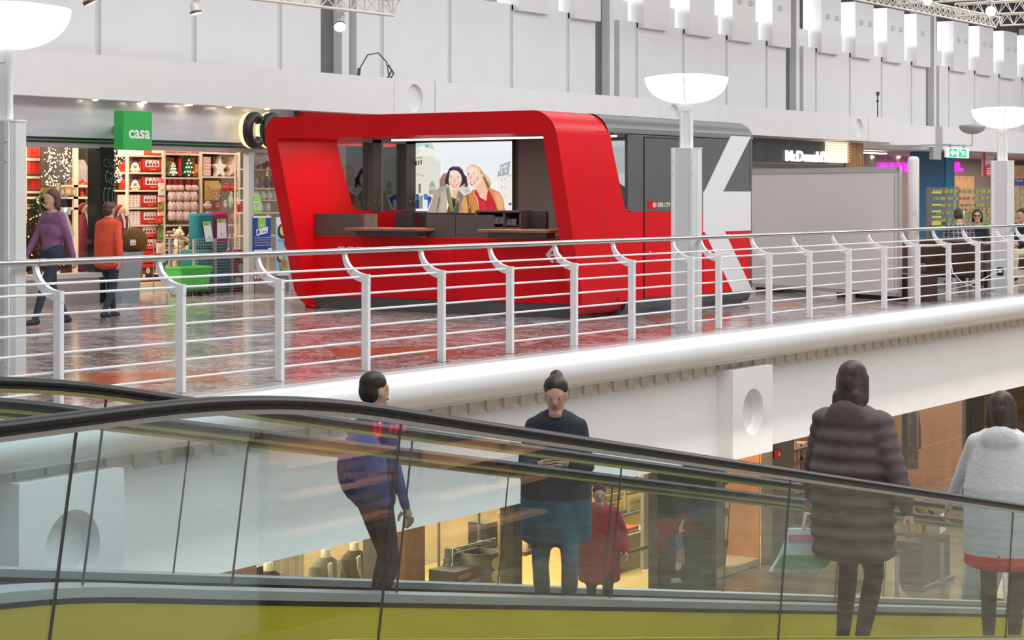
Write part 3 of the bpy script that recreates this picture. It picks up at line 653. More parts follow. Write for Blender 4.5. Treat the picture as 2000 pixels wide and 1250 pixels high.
def balustrade(t, y, dz, joints, side, low=.80):
    hp = [(.040*math.cos(a)*(1.0), .024*math.sin(a)) for a in [2*PI*i/14 for i in range(14)]]
    part('handrail', sweep(hp, y, dz, MB()), RUB, t)
    part('handrail_lip', sweep([(-.018,-.036),(.018,-.036),(.018,-.02),(-.018,-.02)], y, dz, MB()), LIP if y > 5 else M('handrail_guide',(.42,.40,.37),.4,noise=(9,.05)), t)
    js = [-3.0]+joints+[24.0]
    for a, b in zip(js[:-1], js[1:]):
        xs = [a]+[x for x in XS if a < x < b]+[b]; g = .006
        top = [(x+(g if x == a else -g if x == b else 0), hz(x)+dz-.03) for x in xs]
        bot = [(x-.18*(low-.03)+(g if x == a else -g if x == b else 0), hz(x)+dz-low) for x in xs]
        mb = MB(); n = len(xs)
        for yy in (y-.006, y+.006): mb.add([(x,yy,z) for x,z in top]+[(x,yy,z) for x,z in bot], [(i,i+1,n+i+1,n+i) if yy < y else (n+i,n+i+1,i+1,i) for i in range(n-1)])
        part('glass_panel', mb, BGLASS if y < 5 else BGLASS2, t)
    for a in joints:
        part('panel_joint', MB().tube([(a,y,hz(a)+dz-.03),(a-.18*(low-.03),y,hz(a)+dz-low)], .0055, 5), M('joint_seal',(.06,.06,.05),.4,noise=(9,.1)), t)
    s = side
    part('deck', sweep([(-.09,-low+.012),(.09,-low+.012),(.09,-low+.05),(-.09,-low+.05)], y, dz, MB()), DECK, t)
    part('deck_shadow_gap', sweep([(-.075,-low-.012),(.075,-low-.012),(.075,-low+.012),(-.075,-low+.012)], y, dz, MB()), BLACK, t)
def ramp(name, lab, y0, y1, dz, j0, j1, skirt):
    t = thing(name, lab, 'moving ramp', (6,(y0+y1)/2,-.2+dz), 'moving ramps descending side by side')
    balustrade(t, y0, dz, j0, 1, .80 if dz else .98); balustrade(t, y1, dz, j1, -1)
    for y in (y0+.062, y1-.08): part('skirt', sweep([(0,-1.0),(.018,-1.0),(.018,-.812),(0,-.812)], y, dz, MB()), skirt, t)
    part('pallet_belt', sweep([(y0+.08,-1.06),(y1-.08,-1.06),(y1-.08,-.985),(y0+.08,-.985)], 0, dz, MB()), M('belt_grey',(.10,.10,.10),.5,noise=(30,.2)), t)
    part('underside', sweep([(y0-.07,-1.7),(y1+.07,-1.7),(y1+.07,-1.07),(y0-.07,-1.07)], 0, dz, MB()), DGREY, t)
    part('outer_cladding', sweep([(y0-.07,-1.08),(y0-.05,-1.08),(y0-.05,-.81),(y0-.07,-.81)], 0, dz, MB()), DECK, t)
    return t
r1 = ramp('moving_ramp', 'nearer moving ramp with clear glass sides and yellow skirts', 4.305, 5.6, 0, [4.23,5.82,9.02,12.2,15.4], [5.66,7.66,9.6,13.0,16.2], YELL)
r2 = ramp('moving_ramp', 'farther moving ramp with grey skirts, just behind the yellow one', 5.95, 7.4, -.085, [6.9,10.1,13.3], [8.1,11.2,14.4,17.6], DGREY)
struct('floor', MB().box((-8,-4,-.3),(3.7,8.2,0)), FLOORM)
# ================================================================== shops on the left of the walkway
INK = print_mat('printed_card', 0, .5)
CREAM = M('cream_laminate', (.80,.68,.50), .5, noise=(5,.04))
def rect(x0, y0, x1, y1, Y):
    xm, ym = (x0+x1)/2, (y0+y1)/2
    a, b = aY(x0,ym,Y).x, aY(x1,ym,Y).x; t, u = aY(xm,y0,Y).z, aY(xm,y1,Y).z
    return a, b, u, t
def face(X0, X1, Y, z0, z1, n=0): return lambda u,v: (X0+(X1-X0)*u, Y-.0015-.0012*n, z0+(z1-z0)*v)
class Card:
    # box with a printed front; shapes are given in 0..1 across the front
    def __init__(s, px, Y, dep, base, side=None, mb=None):
        s.R = rect(*px, Y); s.Y = Y; s.b = mb or MB(); X0,X1,z0,z1 = s.R; s.n = 0
        s.b.ink = hexc(side or base); s.b.box((X0,Y,z0),(X1,Y+dep,z1)); s.b.ink = hexc(base); s.rect(0,0,1,1)
    def poly(s, pts, col=None):
        if col: s.b.ink = hexc(col)
        X0,X1,z0,z1 = s.R; f = face(X0,X1,s.Y,z0,z1,s.n); s.n += 1
        area_ = sum(p[0]*q[1]-q[0]*p[1] for p,q in zip(pts, pts[1:]+pts[:1])); s.b.poly([f(u,v) for u,v in (pts if area_ > 0 else pts[::-1])]); return s
    def rect(s, u0, v0, u1, v1, col=None): return s.poly([(u0,v0),(u1,v0),(u1,v1),(u0,v1)], col)
    def circ(s, u, v, r, col, ar=None):
        X0,X1,z0,z1 = s.R; k = (X1-X0)/(z1-z0) if ar is None else ar
        return s.poly([(u+r*math.cos(2*PI*i/14), v+r*k*math.sin(2*PI*i/14)) for i in range(14)], col)
    def rr(s, u0, v0, u1, v1, r, col):
        return s.poly([((u0+u1)/2+a, (v0+v1)/2+b) for a,b in rrect(u1-u0, v1-v0, r)], col)
    def text(s, txt, u0, v0, u1, v1, col, **k):
        s.b.ink = hexc(col); X0,X1,z0,z1 = s.R; f = face(X0,X1,s.Y,z0,z1,s.n+1); s.n += 2
        text(s.b, txt, f(u0,v0), UX, UZ, (z1-z0)*(v1-v0), w=(X1-X0)*(u1-u0), **k); return s
    def done(s, name, label, cat, group=None): return solo(name, s.b, INK, label, cat, group)
SY = 21.5
# shop shell: metal sign band, header rails, back wall, ceiling, floor skin
META = M('sign_band_steel', (.70,.71,.76), .26, metal=.1, noise=(14,.06), stretch=(.1,1,1))
a0 = aY(20,200,SY+.12).x; a1 = aY(575,220,SY+.12).x
struct('wall_front', MB().box((a0-4,SY+.12,2.43),(a1,SY+.3,3.0)), META)
struct('trim_7', MB().box((a1,SY+.05,2.43),(a1+.05,SY+.3,3.0)), DGREY)
BACK = M('shop_back_beige', (.62,.52,.40), .7, noise=(3,.06))
struct('wall_shop', MB().box((10,26.6,0),(36,26.8,2.85)), BACK)
struct('ceiling', MB().box((10,SY+.45,2.86),(36,26.8,2.95)), BACK)
area('shop_light', (21.5,23.3,2.8), (7,2.2), 330, col=(1,.84,.66))
area('shop_light', (27.5,23.6,2.8), (3,2), 60, col=(1,.93,.85))
# header rails
GRN = M('header_green', (.06,.22,.08), .4, noise=(6,.1)); 
hd = MB(); 
hd.box((a0-4,SY-.02,2.395),(a1+1,SY+.14,2.43)); struct('trim_8', hd, BLACK)
struct('trim_9', MB().box((a0-4,SY-.03,2.375),(a1+1,SY+.1,2.393)), GRN)
struct('trim_10', MB().box((a0-4,SY-.02,2.355),(a1+1,SY+.14,2.373)), BLACK)
struct('trim_11', MB().box((a0-4,SY,2.28),(a1+1,SY+.12,2.353)), M('header_grey',(.33,.30,.30),.5,noise=(6,.05)))
# shop window at the left: plinth, sill, pane, black pillar with green writing
X0 = 12; X1 = aY(222,400,SY).x; Xp = aY(195,400,SY).x
struct('trim_12', MB().box((X0,SY,0),(X1,SY+.3,.38)), M('plinth_grey',(.33,.29,.28),.35,noise=(2,.06)))
struct('trim_13', MB().box((X0,SY-.02,.38),(X1,SY+.3,.45)), M('sill_grey',(.52,.52,.53),.35,noise=(2,.04)))
window_1 = struct('window_1', MB().box((X0,SY+.04,.45),(Xp,SY+.055,2.28)), glass_mat('shop_glass',(.95,.95,.94),1.45))
pl = MB().box((Xp,SY-.01,.0),(X1,SY+.25,2.30)); pil = solo('entrance_pillar', pl, M('pillar_black',(.012,.014,.014),.25,noise=(5,.2)), 'glossy black shop pillar covered in green curly writing', 'pillar')
gw = MB(); 
for i,(v,txt,h,r) in enumerate(((2.02,'CSC',.12,-.2),(1.80,'cas',.17,-.5),(1.45,'ccc',.26,0),(1.22,'o',.22,.3),(.98,'asa',.14,.9),(.82,'o',.13,.2),(.46,'co',.13,.8),(.32,'asa',.09,0))):
    u = Vector((math.cos(r),0,math.sin(r)*.7)); text(gw, txt, (Xp+.06+(i%2)*.03,SY-.014,v), u, (-u.z*.4,0,1), h, w=.24, bold=-.02)
part('lettering', gw, M('lettering_green',(.10,.26,.19),.4,noise=(5,.1)), pil)
# green cube sign
c = aY(242,216,20.9); g0, g1 = aY(241,250,20.9), aY(297,250,20.9); zt, zb = aY(270,217,20.9).z, aY(270,293,20.9).z
cs = thing('cube_sign', 'bright green cube shop sign reading casa in white', 'sign', (g0.x,21.1,zb))
part('sign_box', MB().bbox((g0.x,20.9,zb),(g1.x,21.09,zt),.004).box((g1.x-.1,21.09,zt-.3),(g1.x-.02,21.6,zt-.2)), M('sign_green',(.03,.36,.075),.35,noise=(2,.04), emit=((.03,.42,.08),.18)), cs)
lt = MB(); text(lt, 'casa', (g0.x+.11,20.899,zb+.165), UX, UZ, .13, depth=.004, w=.44, bold=.02); part('lettering', lt, INKW, cs)
# round black halo-lit letters at the right end of the band, half hidden by the kiosk
HAL = M('halo_glow', (1,.85,.5), .5, emit=((1,.8,.45),.9), noise=(4,.02))
for i,(px,txt,lab) in enumerate(((480,'c','fat black halo-lit letter C left of the kiosk'),(513,'o','fat black halo-lit letter half hidden behind the kiosk corner'))):
    o0 = aY(px,278,21.3); L_ = thing('sign_letter', lab, 'letter', (o0.x,21.3,o0.z)); b = MB()
    r = .19; arc = [(math.cos(a)*r*.9+r, math.sin(a)*r*1.15+r*1.15) for a in [ (PI*.25 + (PI*1.5 if txt == 'c' else 2*PI)*i/20) for i in range(21)]]
    b.tube([(o0.x+x,21.28,o0.z+z-.02) for x,z in arc], .085, 10); part('letter_body', b, M('letter_black',(.02,.02,.02),.3,noise=(5,.1)), L_)
    h = MB().tube([(o0.x+x,21.37,o0.z+z-.02) for x,z in arc], .075, 8); part('halo', h, HAL, L_)
# red header of the next shop
r0, r1_, q0, q1 = rect(588,222,780,243,21.7)
solo('shop_header', MB().box((r0,21.65,2.45),(r1_,21.85,q1)), M('header_red',(.75,.02,.015),.35,noise=(3,.04), emit=((.8,.01,.01),.15)), 'red shop header band peeping over the kiosk roof', 'sign')
# right-hand window beside the kiosk: posts, shelves with jars, posters
for i,(x0,x1) in enumerate(((484,494),(562,566))):
    A = rect(x0,290,x1,575,SY); struct('trim_%d' % (14+i), MB().box((A[0],SY-.02,0),(A[1],SY+.1,2.28)), M('frame_alu',(.50,.51,.53),.4,noise=(3,.03)))
A = rect(494,292,562,540,SY+.05); struct('window_2', MB().box((A[0],SY+.05,.4),(A[1],SY+.065,2.28)), glass_mat('shop_glass'))
struct('trim_16', MB().box((A[0],SY,.0),(A[1],SY+.2,.26)), MATS['plinth_grey'])
JAR = M('white_ceramic', (.62,.62,.60), .35, noise=(4,.05)); JARG = M('pale_green_glass', (.45,.55,.45), .25, noise=(4,.1)); LILA = M('dark_vase', (.18,.10,.12), .3, noise=(4,.2))
sh = thing('display_shelf', 'white shop window shelving with jars and vases beside the kiosk', 'shelf', (A[0]+.3,22.6,0))
xL, xR = aY(494,400,22.6).x, aY(556,400,22.6).x
for y in (330,367,390,415,460,500,530):
    z = aY(520,y,22.6).z; part('shelf_board', MB().box((xL,22.6,z-.02),(xR,23.0,z)), CREAM, sh)
for x in (xL, xR): part('upright', MB().box((x-.02,22.97,0),(x+.02,23.0,2.28)), CREAM, sh)
def vase(px, py, h, r, mat, lab, grp, Y=22.72, kind='vase'):
    p = aY(px,py,Y); b = MB().lathe([(.001,0),(r*.6,0),(r,.3*h),(r*.9,.6*h),(r*.45,.85*h),(r*.5,h),(r*.42,h)], (p.x,Y,p.z), 14)
    return solo(kind, b, mat, lab, kind, grp)
for i,x in enumerate((500,512,524,536)): vase(x,390,.16,.075,JAR,'white egg-shaped jar on the window shelf, %s from the left' % ('first','second','third','fourth')[i],'white jars in the shop window',kind='jar')
for i,x in enumerate((505,520,533)): vase(x,367,.2,.07,LILA,'dark rounded vase on an upper window shelf, %s from the left' % ('first','second','third')[i],'dark vases in the shop window')
for i,x in enumerate((508,522)): vase(x,415,.2,.06,JAR,'pale bottle vase above the blue poster, %s' % ('left one','right one')[i],'pale bottles in the shop window')
for i,x in enumerate((502,516,530)): vase(x,330,.22,.075,LILA,'brown glass vase on the top window shelf, %s from the left' % ('first','second','third')[i],'vases on the top window shelf')
p = aY(512,300,21.7); solo('paper_lantern', MB().ell((p.x-.06,21.75,p.z+.02),(.24,.2,.2),16,10), JAR, 'big white round paper lantern at the top of the window', 'lantern')
c = Card((494,422,529,491),SY-.03,.012,'1c3f92'); c.rect(.0,.95,1,1,'dfe6ee'); c.rect(.27,.66,.70,.95,'8cc63f'); c.text('casa',.37,.71,.62,.77,'e8f4d8'); c.poly([(.18,.44),(.80,.52),(.82,.70),(.16,.62)],'dfeaf2'); c.text("J'aime",.42,.52,.76,.60,'6a86b4')
c.poly([(.22,.49),(.32,.5),(.34,.56),(.30,.63),(.22,.57)],'1c3f92')
for i,(t,v) in enumerate((("Donnez lui et la page officielle",.37),("Facebook CASA et soyez informe",.30),("de toute la promotion",.23),("nouvelles idees et tendances",.16))): c.text(t,.05,v,.95,v+.045,'e6ecf5')
c.rect(0,0,1,.05,'e9eef4'); c.rect(.78,0,1,.09,'e9eef4'); c.done('poster','blue shop poster with a green square and white text','poster')
c = Card((493,384,510,416),SY-.02,.01,'8fd14f'); c.rect(.12,.22,.9,.7,'dfe9d8'); c.text('SOLDES',.2,.78,.85,.9,'e9f7df')
for i in range(4): c.rect(.2,.28+.1*i,.8,.33+.1*i,'9fae98')
c.done('price_card','green and white price card above the blue poster','card')
c = Card((540,424,563,538),SY-.03,.012,'a8cfe8'); c.rect(.0,.86,1,1,'e6eef6'); c.circ(.55,.97,.25,'b04a9a'); c.circ(.72,.99,.2,'5ba0d0'); c.circ(.5,.76,.42,'2f2a24'); c.circ(.55,.77,.3,'d8c690'); c.text('PIC NIC',.12,.58,.8,.62,'3f6fa8'); c.circ(.85,.55,.22,'5b4a34'); c.circ(.88,.56,.12,'e8d8b0'); c.circ(.3,.33,.32,'4a463c'); c.circ(.32,.34,.22,'e8d7a0'); c.circ(.6,.18,.36,'7fc85a'); c.circ(.58,.2,.2,'d8577a'); c.rect(0,0,1,.06,'e8eef4'); c.done('banner','pale blue banner with bowls of food beside the kiosk','banner')
c = Card((495,538,514,545),SY-.02,.02,'c23a3a'); 
for u in (.2,.5,.8): c.circ(u,.5,.12,'f2e6e0')
c.done('sticker','small red sticker with three white rings low on the window','sticker')
# ---------------------------------------------------------------- shelving wall with Christmas stock
YS = 23.8
def xz(x, y, Y=YS): p = aY(x,y,Y); return p.x, p.z
us = thing('shelving_unit', 'tall cream shelving wall full of red and white Christmas boxes', 'shelf', (aY(250,500,YS).x,YS,0))
for x0,x1 in ((247.5,251),(318,322.5),(390,394.5),(464.5,468.5)):
    A = rect(x0,280,x1,560,YS); part('upright', MB().box((A[0],YS-.01,0),(A[1],YS+.03,2.62)), CREAM, us)
def boards(xa, xb, ys):
    for y in ys:
        a, z = xz(xa,y); b_, _ = xz(xb,y); zz = aY((xa+xb)/2,y,YS).z
        part('shelf_board', MB().box((a,YS,zz-.028),(b_,YS+.44,zz)), CREAM, us)
boards(251,318,(303,336.5,371,405.5,439,551)); boards(322.5,390,(300,346.5,438.5,463,486,520)); boards(394.5,464.5,(298,344.5,438.5,463,486,520))
part('back_panel', MB().box((aY(247,400,YS).x,YS+.44,.0),(aY(468,400,YS).x,YS+.46,2.62)), M('shelf_back',(.24,.16,.11),.7,noise=(5,.2)), us)
part('base', MB().box((aY(247,400,YS).x,YS-.02,0),(aY(468,400,YS).x,YS+.44,.1)), CREAM, us)
rows = ['second','third','fourth','fifth','sixth','seventh']
def redbox(px, lab):
    c = Card(px, YS+.03, .25, 'cf2a22', 'a8150f'); c.rect(0,0,1,.2,'b01c18'); c.rr(.16,.36,.84,.92,.08,'eef0f2')
    for k,col in enumerate(('7a3a2a','d8332c','c8403a','d8332c')): c.circ(.28+.15*k,.56,.062,col)
    for k in range(3): c.circ(.3+.19*k,.80,.03,('4a6ab0','c8403a','5a7a4a')[k])
    c.rect(.36,.08,.68,.26,'e8602a'); return c.done('gift_box', lab, 'box', 'red boxes with a window on the shelves')
def patbox(px, lab, dep=.25, Y=YS+.03, cols=4, rws=5):
    c = Card(px, Y, dep, 'f1ebe4', 'cfc6bc')
    for i in range(cols):
        for j in range(rws):
            u, v = (i+.5)/cols, (j+.5)/rws; d = .06*(1 if i%2 else -1); c.poly([(u-.07,v-d),(u+.07,v+d),(u+.06,v+d+.07),(u-.08,v-d+.05)], 'b8453c')
    return c.done('pattern_box', lab, 'box', 'white boxes with a red leaf pattern')
for i,y in enumerate((311,345.5)):
    redbox((277,y,317,y+24), 'red box with white window on the %s shelf, beside a round-lid tin' % rows[i])
    patbox((256,y-5,281,y+10), 'white leaf-pattern box lying at the back of the %s shelf' % rows[i], .2, YS+.24, 6, 3)
    c = Card((250.5,y+4.5,275.5,y+24.5), YS+.02, .22, 'd9432f', 'b03020'); c.circ(.52,.42,.40,'2c3038'); c.circ(.52,.36,.33,'f2efe8'); c.rect(.12,.06,.92,.3,'efe9e2'); c.rect(.35,.5,.7,.62,'e0902f'); c.rect(.4,.36,.62,.5,'7a8a6a'); c.rect(0,.82,.2,1,'3c8a4a')
    for k in range(5): c.rect(.1+.18*k,.1,.2+.18*k,.18,'c8403a')
    c.done('mug_box', 'white and red mug box with black arch on the %s shelf' % rows[i], 'box', 'mug boxes with a black arch')
for i,(y,h) in enumerate(((380.5,24),(412.5,26))):
    patbox((250.5,y,274,y+h), 'white box with red leaves on the %s shelf, left end' % rows[i+2]); redbox((274.5,y,310,y+h), 'red box with white window on the %s shelf, beside a leaf-pattern box' % rows[i+2])
for i,y in enumerate((442,466)): redbox((273,y,310,y+22), 'red box with white window in the floor stack, %s from its top' % ('first','second')[i])
c = Card((273,489,312,514), YS+.02,.26,'cf2a22','a8150f'); 
for k in range(6): c.rect(.45,.2+.11*k,.62,.25+.11*k,'e8702a')
c.done('gift_box','plain red box with an orange print in the floor stack','box')
c = Card((272,515,314,550), YS+.02,.26,'3a2a24','201512'); c.rect(.0,.8,1,1,'d8452a'); c.rect(.05,.05,.95,.2,'c8321f')
for k in range(4): c.circ(.2+.2*k,.5+.12*(k%2),.1,('b03a2a','e0d0b0','8a3a30','d8c8a0')[k])
c.rect(.12,.25,.26,.42,'e9e4da'); c.done('gift_box','dark box with baked goods photo at the bottom of the stack','box')
c = Card((251,287,281,302),YS+.04,.25,'f1ebe4','cfc6bc')
for k in range(7): c.rect(.05+.13*k,.3+.25*(k%2),.12+.13*k,.42+.25*(k%2),'b8453c')
c.done('pattern_box','white leaf-pattern box on the topmost shelf under the green sign','box')
c = Card((282,291,317,302),YS+.04,.25,'e2562e','b03a1c'); c.rect(.4,.3,.95,1,'efe6d8'); c.done('gift_box','orange and cream box on the topmost shelf','box')
for i,x in enumerate((324,348,373)):
    c = Card((x,287,x+16,299.5),YS+.04,.2,'e8c8c0'); 
    for k in range(3): c.rect(0,.1+.3*k,1,.25+.3*k,('d0404a','f0b8b0','c84a50')[k])
    c.done('striped_box','pink and red striped box on the top middle shelf, %s' % ('left','centre','right')[i],'box','striped boxes on the top middle shelf')
for i,(x0,x1) in enumerate(((395.5,428),(429,446),(447.5,464))):
    c = Card((x0,289,x1,297.5),YS+.04,.2,'dc3a22','a82414'); c.rect(.6,.2,.9,.6,'e87a4a'); c.done('red_box','red box on the top right shelf, %s' % ('long one at left','middle one','right end')[i],'box','red boxes on the top right shelf')
# second row, middle and right: trees, stars, gold boxes
def goldbox(px, lab):
    c = Card(px,YS+.2,.2,'b39a5c','8a7440')
    for k in range(46): c.circ(random.uniform(.05,.95),random.uniform(.35,.97),random.uniform(.02,.045),random.choice(('f0e2a8','7a5a2a','e8d8a0','4a3a1c','fff2c0')))
    c.rect(0,0,1,.2,'cfc4ae'); return c.done('gold_box', lab, 'box', 'gold glitter boxes on the upper shelf')
goldbox((323.5,307,347,343.5),'gold glitter box behind the pale green tree'); goldbox((356,307,380,343.5),'gold glitter box behind the dark green tree'); goldbox((416.5,307,439,342),'gold glitter box behind the larger white star'); goldbox((440,307,464,342),'gold glitter box behind the pink star')
def treecut(px, mat, lab):
    X0,X1,z0,z1 = rect(*px,YS+.1); w = X1-X0; h = z1-z0
    T = [(.42,0),(.58,0),(.58,.13),(1,.13),(.74,.38),(.88,.38),(.66,.62),(.78,.62),(.5,1),(.22,.62),(.34,.62),(.12,.38),(.26,.38),(0,.13),(.42,.13)]
    t = thing('light_tree', lab, 'ornament', ((X0+X1)/2,YS+.12,z0))
    part('tree_shape', MB().prism([(X0+a*w,z0+b*h) for a,b in T], lambda a,b_,hh: (a,hh,b_), YS+.13, YS+.08), mat, t)
    for u,v in ((.5,.88),(.38,.7),(.64,.72),(.3,.5),(.5,.5),(.72,.5),(.2,.24),(.42,.26),(.62,.24),(.84,.22),(.5,.07)):
        part('bulb', MB().ell((X0+u*w,YS+.075,z0+v*h),(.013,.01,.013),8,5), MATS.get('warm_bulb') or M('warm_bulb',(1,.95,.8),.4,emit=((1,.92,.75),2.5),noise=(3,.01)), t)
treecut((327,316,346,343), M('sage_green',(.36,.47,.32),.6,noise=(8,.1)), 'pale sage green tree ornament with round bulbs')
treecut((354.5,308.5,379,344.5), M('fir_green',(.03,.17,.06),.6,noise=(8,.1)), 'dark green tree ornament with round bulbs')
def star(px, mat, lab):
    X0,X1,z0,z1 = rect(*px,YS+.1); cx,cz,r = (X0+X1)/2,(z0+z1)/2,(X1-X0)/2
    P = [(cx+r*(1 if i%2 == 0 else .45)*math.cos(PI/2+PI*i/5), cz+r*1.05*(1 if i%2 == 0 else .45)*math.sin(PI/2+PI*i/5)) for i in range(10)]
    b = MB().prism(P, lambda a,c_,h: (a,h,c_), YS+.14, YS+.06); o = solo('star_ornament', b, mat, lab, 'ornament')
star((413,312,441,344), M('white_glitter',(.82,.76,.68),.6,noise=(60,.25)), 'large cream star ornament on the upper right shelf'); star((441,315,463,343), M('pink_glitter',(.82,.6,.5),.6,noise=(60,.25)), 'smaller pink star ornament right of the cream star')
c = Card((348,307,355,344),YS+.1,.2,'b8181c','8a0c10')
for k in range(16): c.circ(random.uniform(.15,.85),random.uniform(.05,.95),.07,'f0d0c0')
c.done('red_box','narrow red dotted box between the two trees','box')
c = Card((381,320.5,389.5,344),YS+.05,.2,'e88a3a','c86a20'); c.circ(.5,.5,.35,'f0c030'); c.rect(0,0,1,.3,'d04028'); c.rect(.1,.7,.9,.95,'f0a8a0'); c.done('gift_box','orange and red box at the end of the tree shelf','box')
for i in range(3):
    c = Card((397,306+12.5*i,411.5,318+12.5*i),YS+.06,.2,'e6b0a0','c88a7a'); c.rr(.2,.2,.8,.8,.1,'efc8bc'); c.rect(.3,.4,.7,.6,'d88a80'); c.done('pink_box','pink gift box in the stack beside the stars, %s' % ('top','middle','bottom')[i],'box','pink boxes stacked beside the stars')
# hanging bags on pegs
BAGW = M('candy_bag', (.86,.50,.44), .3, noise=(26,.5), coat=.4); CORD = M('red_cord', (.6,.02,.03), .6, noise=(9,.1))
def bag(px, lab, grp, handle=False):
    X0,X1,z0,z1 = rect(*px,YS-.02); w = (X1-X0)/2; cx = (X0+X1)/2; h = z1-z0
    t = thing('hanging_bag', lab, 'bag', (cx,YS,z0), grp); b = MB()
    b.loft([[(cx+w*k*math.cos(2*PI*i/10)+random.uniform(-.006,.006), YS-.02+d*math.sin(2*PI*i/10), z) for i in range(10)] for k,d,z in ((.55,.02,z0),(.98,.05,z0+.15*h),(1,.06,z0+.55*h),(.85,.04,z0+.85*h),(.8,.008,z1))], smooth=True)
    part('pouch', b, BAGW if not handle else M('gift_bag_paper',(.80,.50,.40),.5,noise=(14,.3)), t)
    if handle:
        for dx in (-.3,.3): part('handle', MB().tube([(cx-w*.4+dx*w,YS-.03,z1),(cx+dx*w,YS-.03,z1+.09),(cx+w*.4+dx*w,YS-.03,z1)], .006, 5), CORD, t)
    else: part('peg', MB().tube([(cx,YS-.04,z1-.01),(cx,YS+.42,z1+.01)], .004, 5), STEEL, t)
nm = ['first','second','third','fourth','fifth','sixth']
for i,x in enumerate((325.5,336,347,362,374)): bag((x,361,x+11,373),'small pink gift bag with red handles, %s from the left on the pegs' % nm[i],'gift bags on the pegs',True)
for r,y in enumerate((374,393,412)):
    for i,x in enumerate((328,342,356,370)): bag((x,y,x+15,y+19),'clear bag of red and white sweets, %s peg row, %s from left' % (('upper','middle','lower')[r],nm[i]),'bags of red and white sweets')
# bead board, elves, mirror, aprons in the right column
c = Card((401,353,428,391),YS-.02,.02,'c9a35a')
for k in range(70): c.circ(random.uniform(.06,.94),random.uniform(.04,.75),.03,random.choice(('d8302c','f2efe6','3a7a4a','e8b0a0','f4d8c8','b02020')))
for k in range(3): c.poly([(.1+.27*k,.6),(.35+.27*k,.6),(.22+.27*k,.95)],'d8bc80')
c.done('decoration_board','hanging gold board dotted with red, white and green beads','decoration')
p0 = rect(433,391,443,405,YS); solo('oval_mirror', MB().lathe([(.001,0),(.04,.0),(.05,.006),(.05,.014),(.04,.016)], ((p0[0]+p0[1])/2,YS-.02,(p0[2]+p0[3])/2), 18, R=Matrix.Rotation(PI/2,3,'X').to_3x3(), sy=1.35), M('mirror_rim',(.75,.70,.62),.3,noise=(5,.05)), 'small oval white-rimmed ornament on the pegs','ornament')
for i,(px,col,lab) in enumerate((((395,393,411,408),(.75,.45,.42),'pink knitted bundle on the right pegs'),((432,358,446,374),(.62,.05,.05),'red elf figure hanging on the right pegs'),((447,358,463,376),(.55,.05,.05),'second red elf figure with white trim, near the upright'),((444,374,452,408),(.52,.62,.48),'pale green cloth hanging below the elves'),((455,375,463,410),(.85,.80,.76),'white cloth hanging beside the upright'),((418,396,428,410),(.40,.12,.10),'dark red ornament cluster under the bead board'),((396,413,410,434),(.78,.62,.48),'beige parcel on the lower right pegs'),((449,412,463,432),(.80,.28,.24),'red and white bundle at the right end, low'))):
    A = rect(*px,YS); b = MB(); w = (A[1]-A[0])/2; cx = (A[0]+A[1])/2; h = A[3]-A[2]
    b.ell((cx,YS-.02,A[2]+h*.42),(w,.05,h*.42),12,8).ell((cx,YS-.03,A[2]+h*.85),(w*.5,.04,h*.17),10,6)
    solo('ornament', b, M('orn_%d'%i, col, .6, noise=(40,.4)), lab, 'ornament')
p0 = rect(459,398,471,414,YS-.1); solo('heart_ornament', MB().prism([(p0[0]+(p0[1]-p0[0])*(.5+.5*math.sin(t)**3), p0[2]+(p0[3]-p0[2])*(.55+(13*math.cos(t)-5*math.cos(2*t)-2*math.cos(3*t)-math.cos(4*t))/30)) for t in [2*PI*i/20 for i in range(20)]], lambda a,b_,h: (a,h,b_), YS-.1, YS-.14), CORD, 'red heart ornament hanging at the shelf end', 'ornament')
# Santa garland hanging diagonally in front of the first upright
SANT = [(311,357,321,384,'efe6d8'),(311,384,321,397,'f2ece0'),(310,398,320,412,'7a9a3a'),(310,413,320,424,'efe6d8'),(305,423,318,436,'e03a28'),(311,430,320,449,'3a6a3a'),(309,450,319,472,'5a8a4a'),(308,474,318,496,'efe6d8'),(306,498,318,520,'e9d8c8')]
gt = thing('santa_garland','long hanging garland of cream, green and red felt pockets','garland',(aY(314,430,23.7).x,23.7,aY(314,520,23.7).z))
for i,(x0,y0,x1,y1,col) in enumerate(SANT):
    A = rect(x0,y0,x1,y1,23.7); b = MB(); b.ink = hexc(col); b.box((A[0],23.7+.01*(i%2),A[2]),(A[1],23.72+.01*(i%2),A[3])); b.ink = hexc('d03028'); b.box((A[0]-.004,23.695,A[2]),(A[1]+.004,23.73,A[2]+.02)); b.ink = hexc('c8a040'); b.cbox(((A[0]+A[1])/2,23.695,(A[2]+A[3])/2),(.03,.02,.03)); part('felt_pocket', b, INK, gt)
solo('santa_hat', MB().lathe([(.06,0),(.05,.04),(.03,.07),(.001,.085)], (aY(316,357,23.4).x,23.42,aY(316,357,23.4).z), 12), CORD, 'red felt hat topping the garland', 'hat')
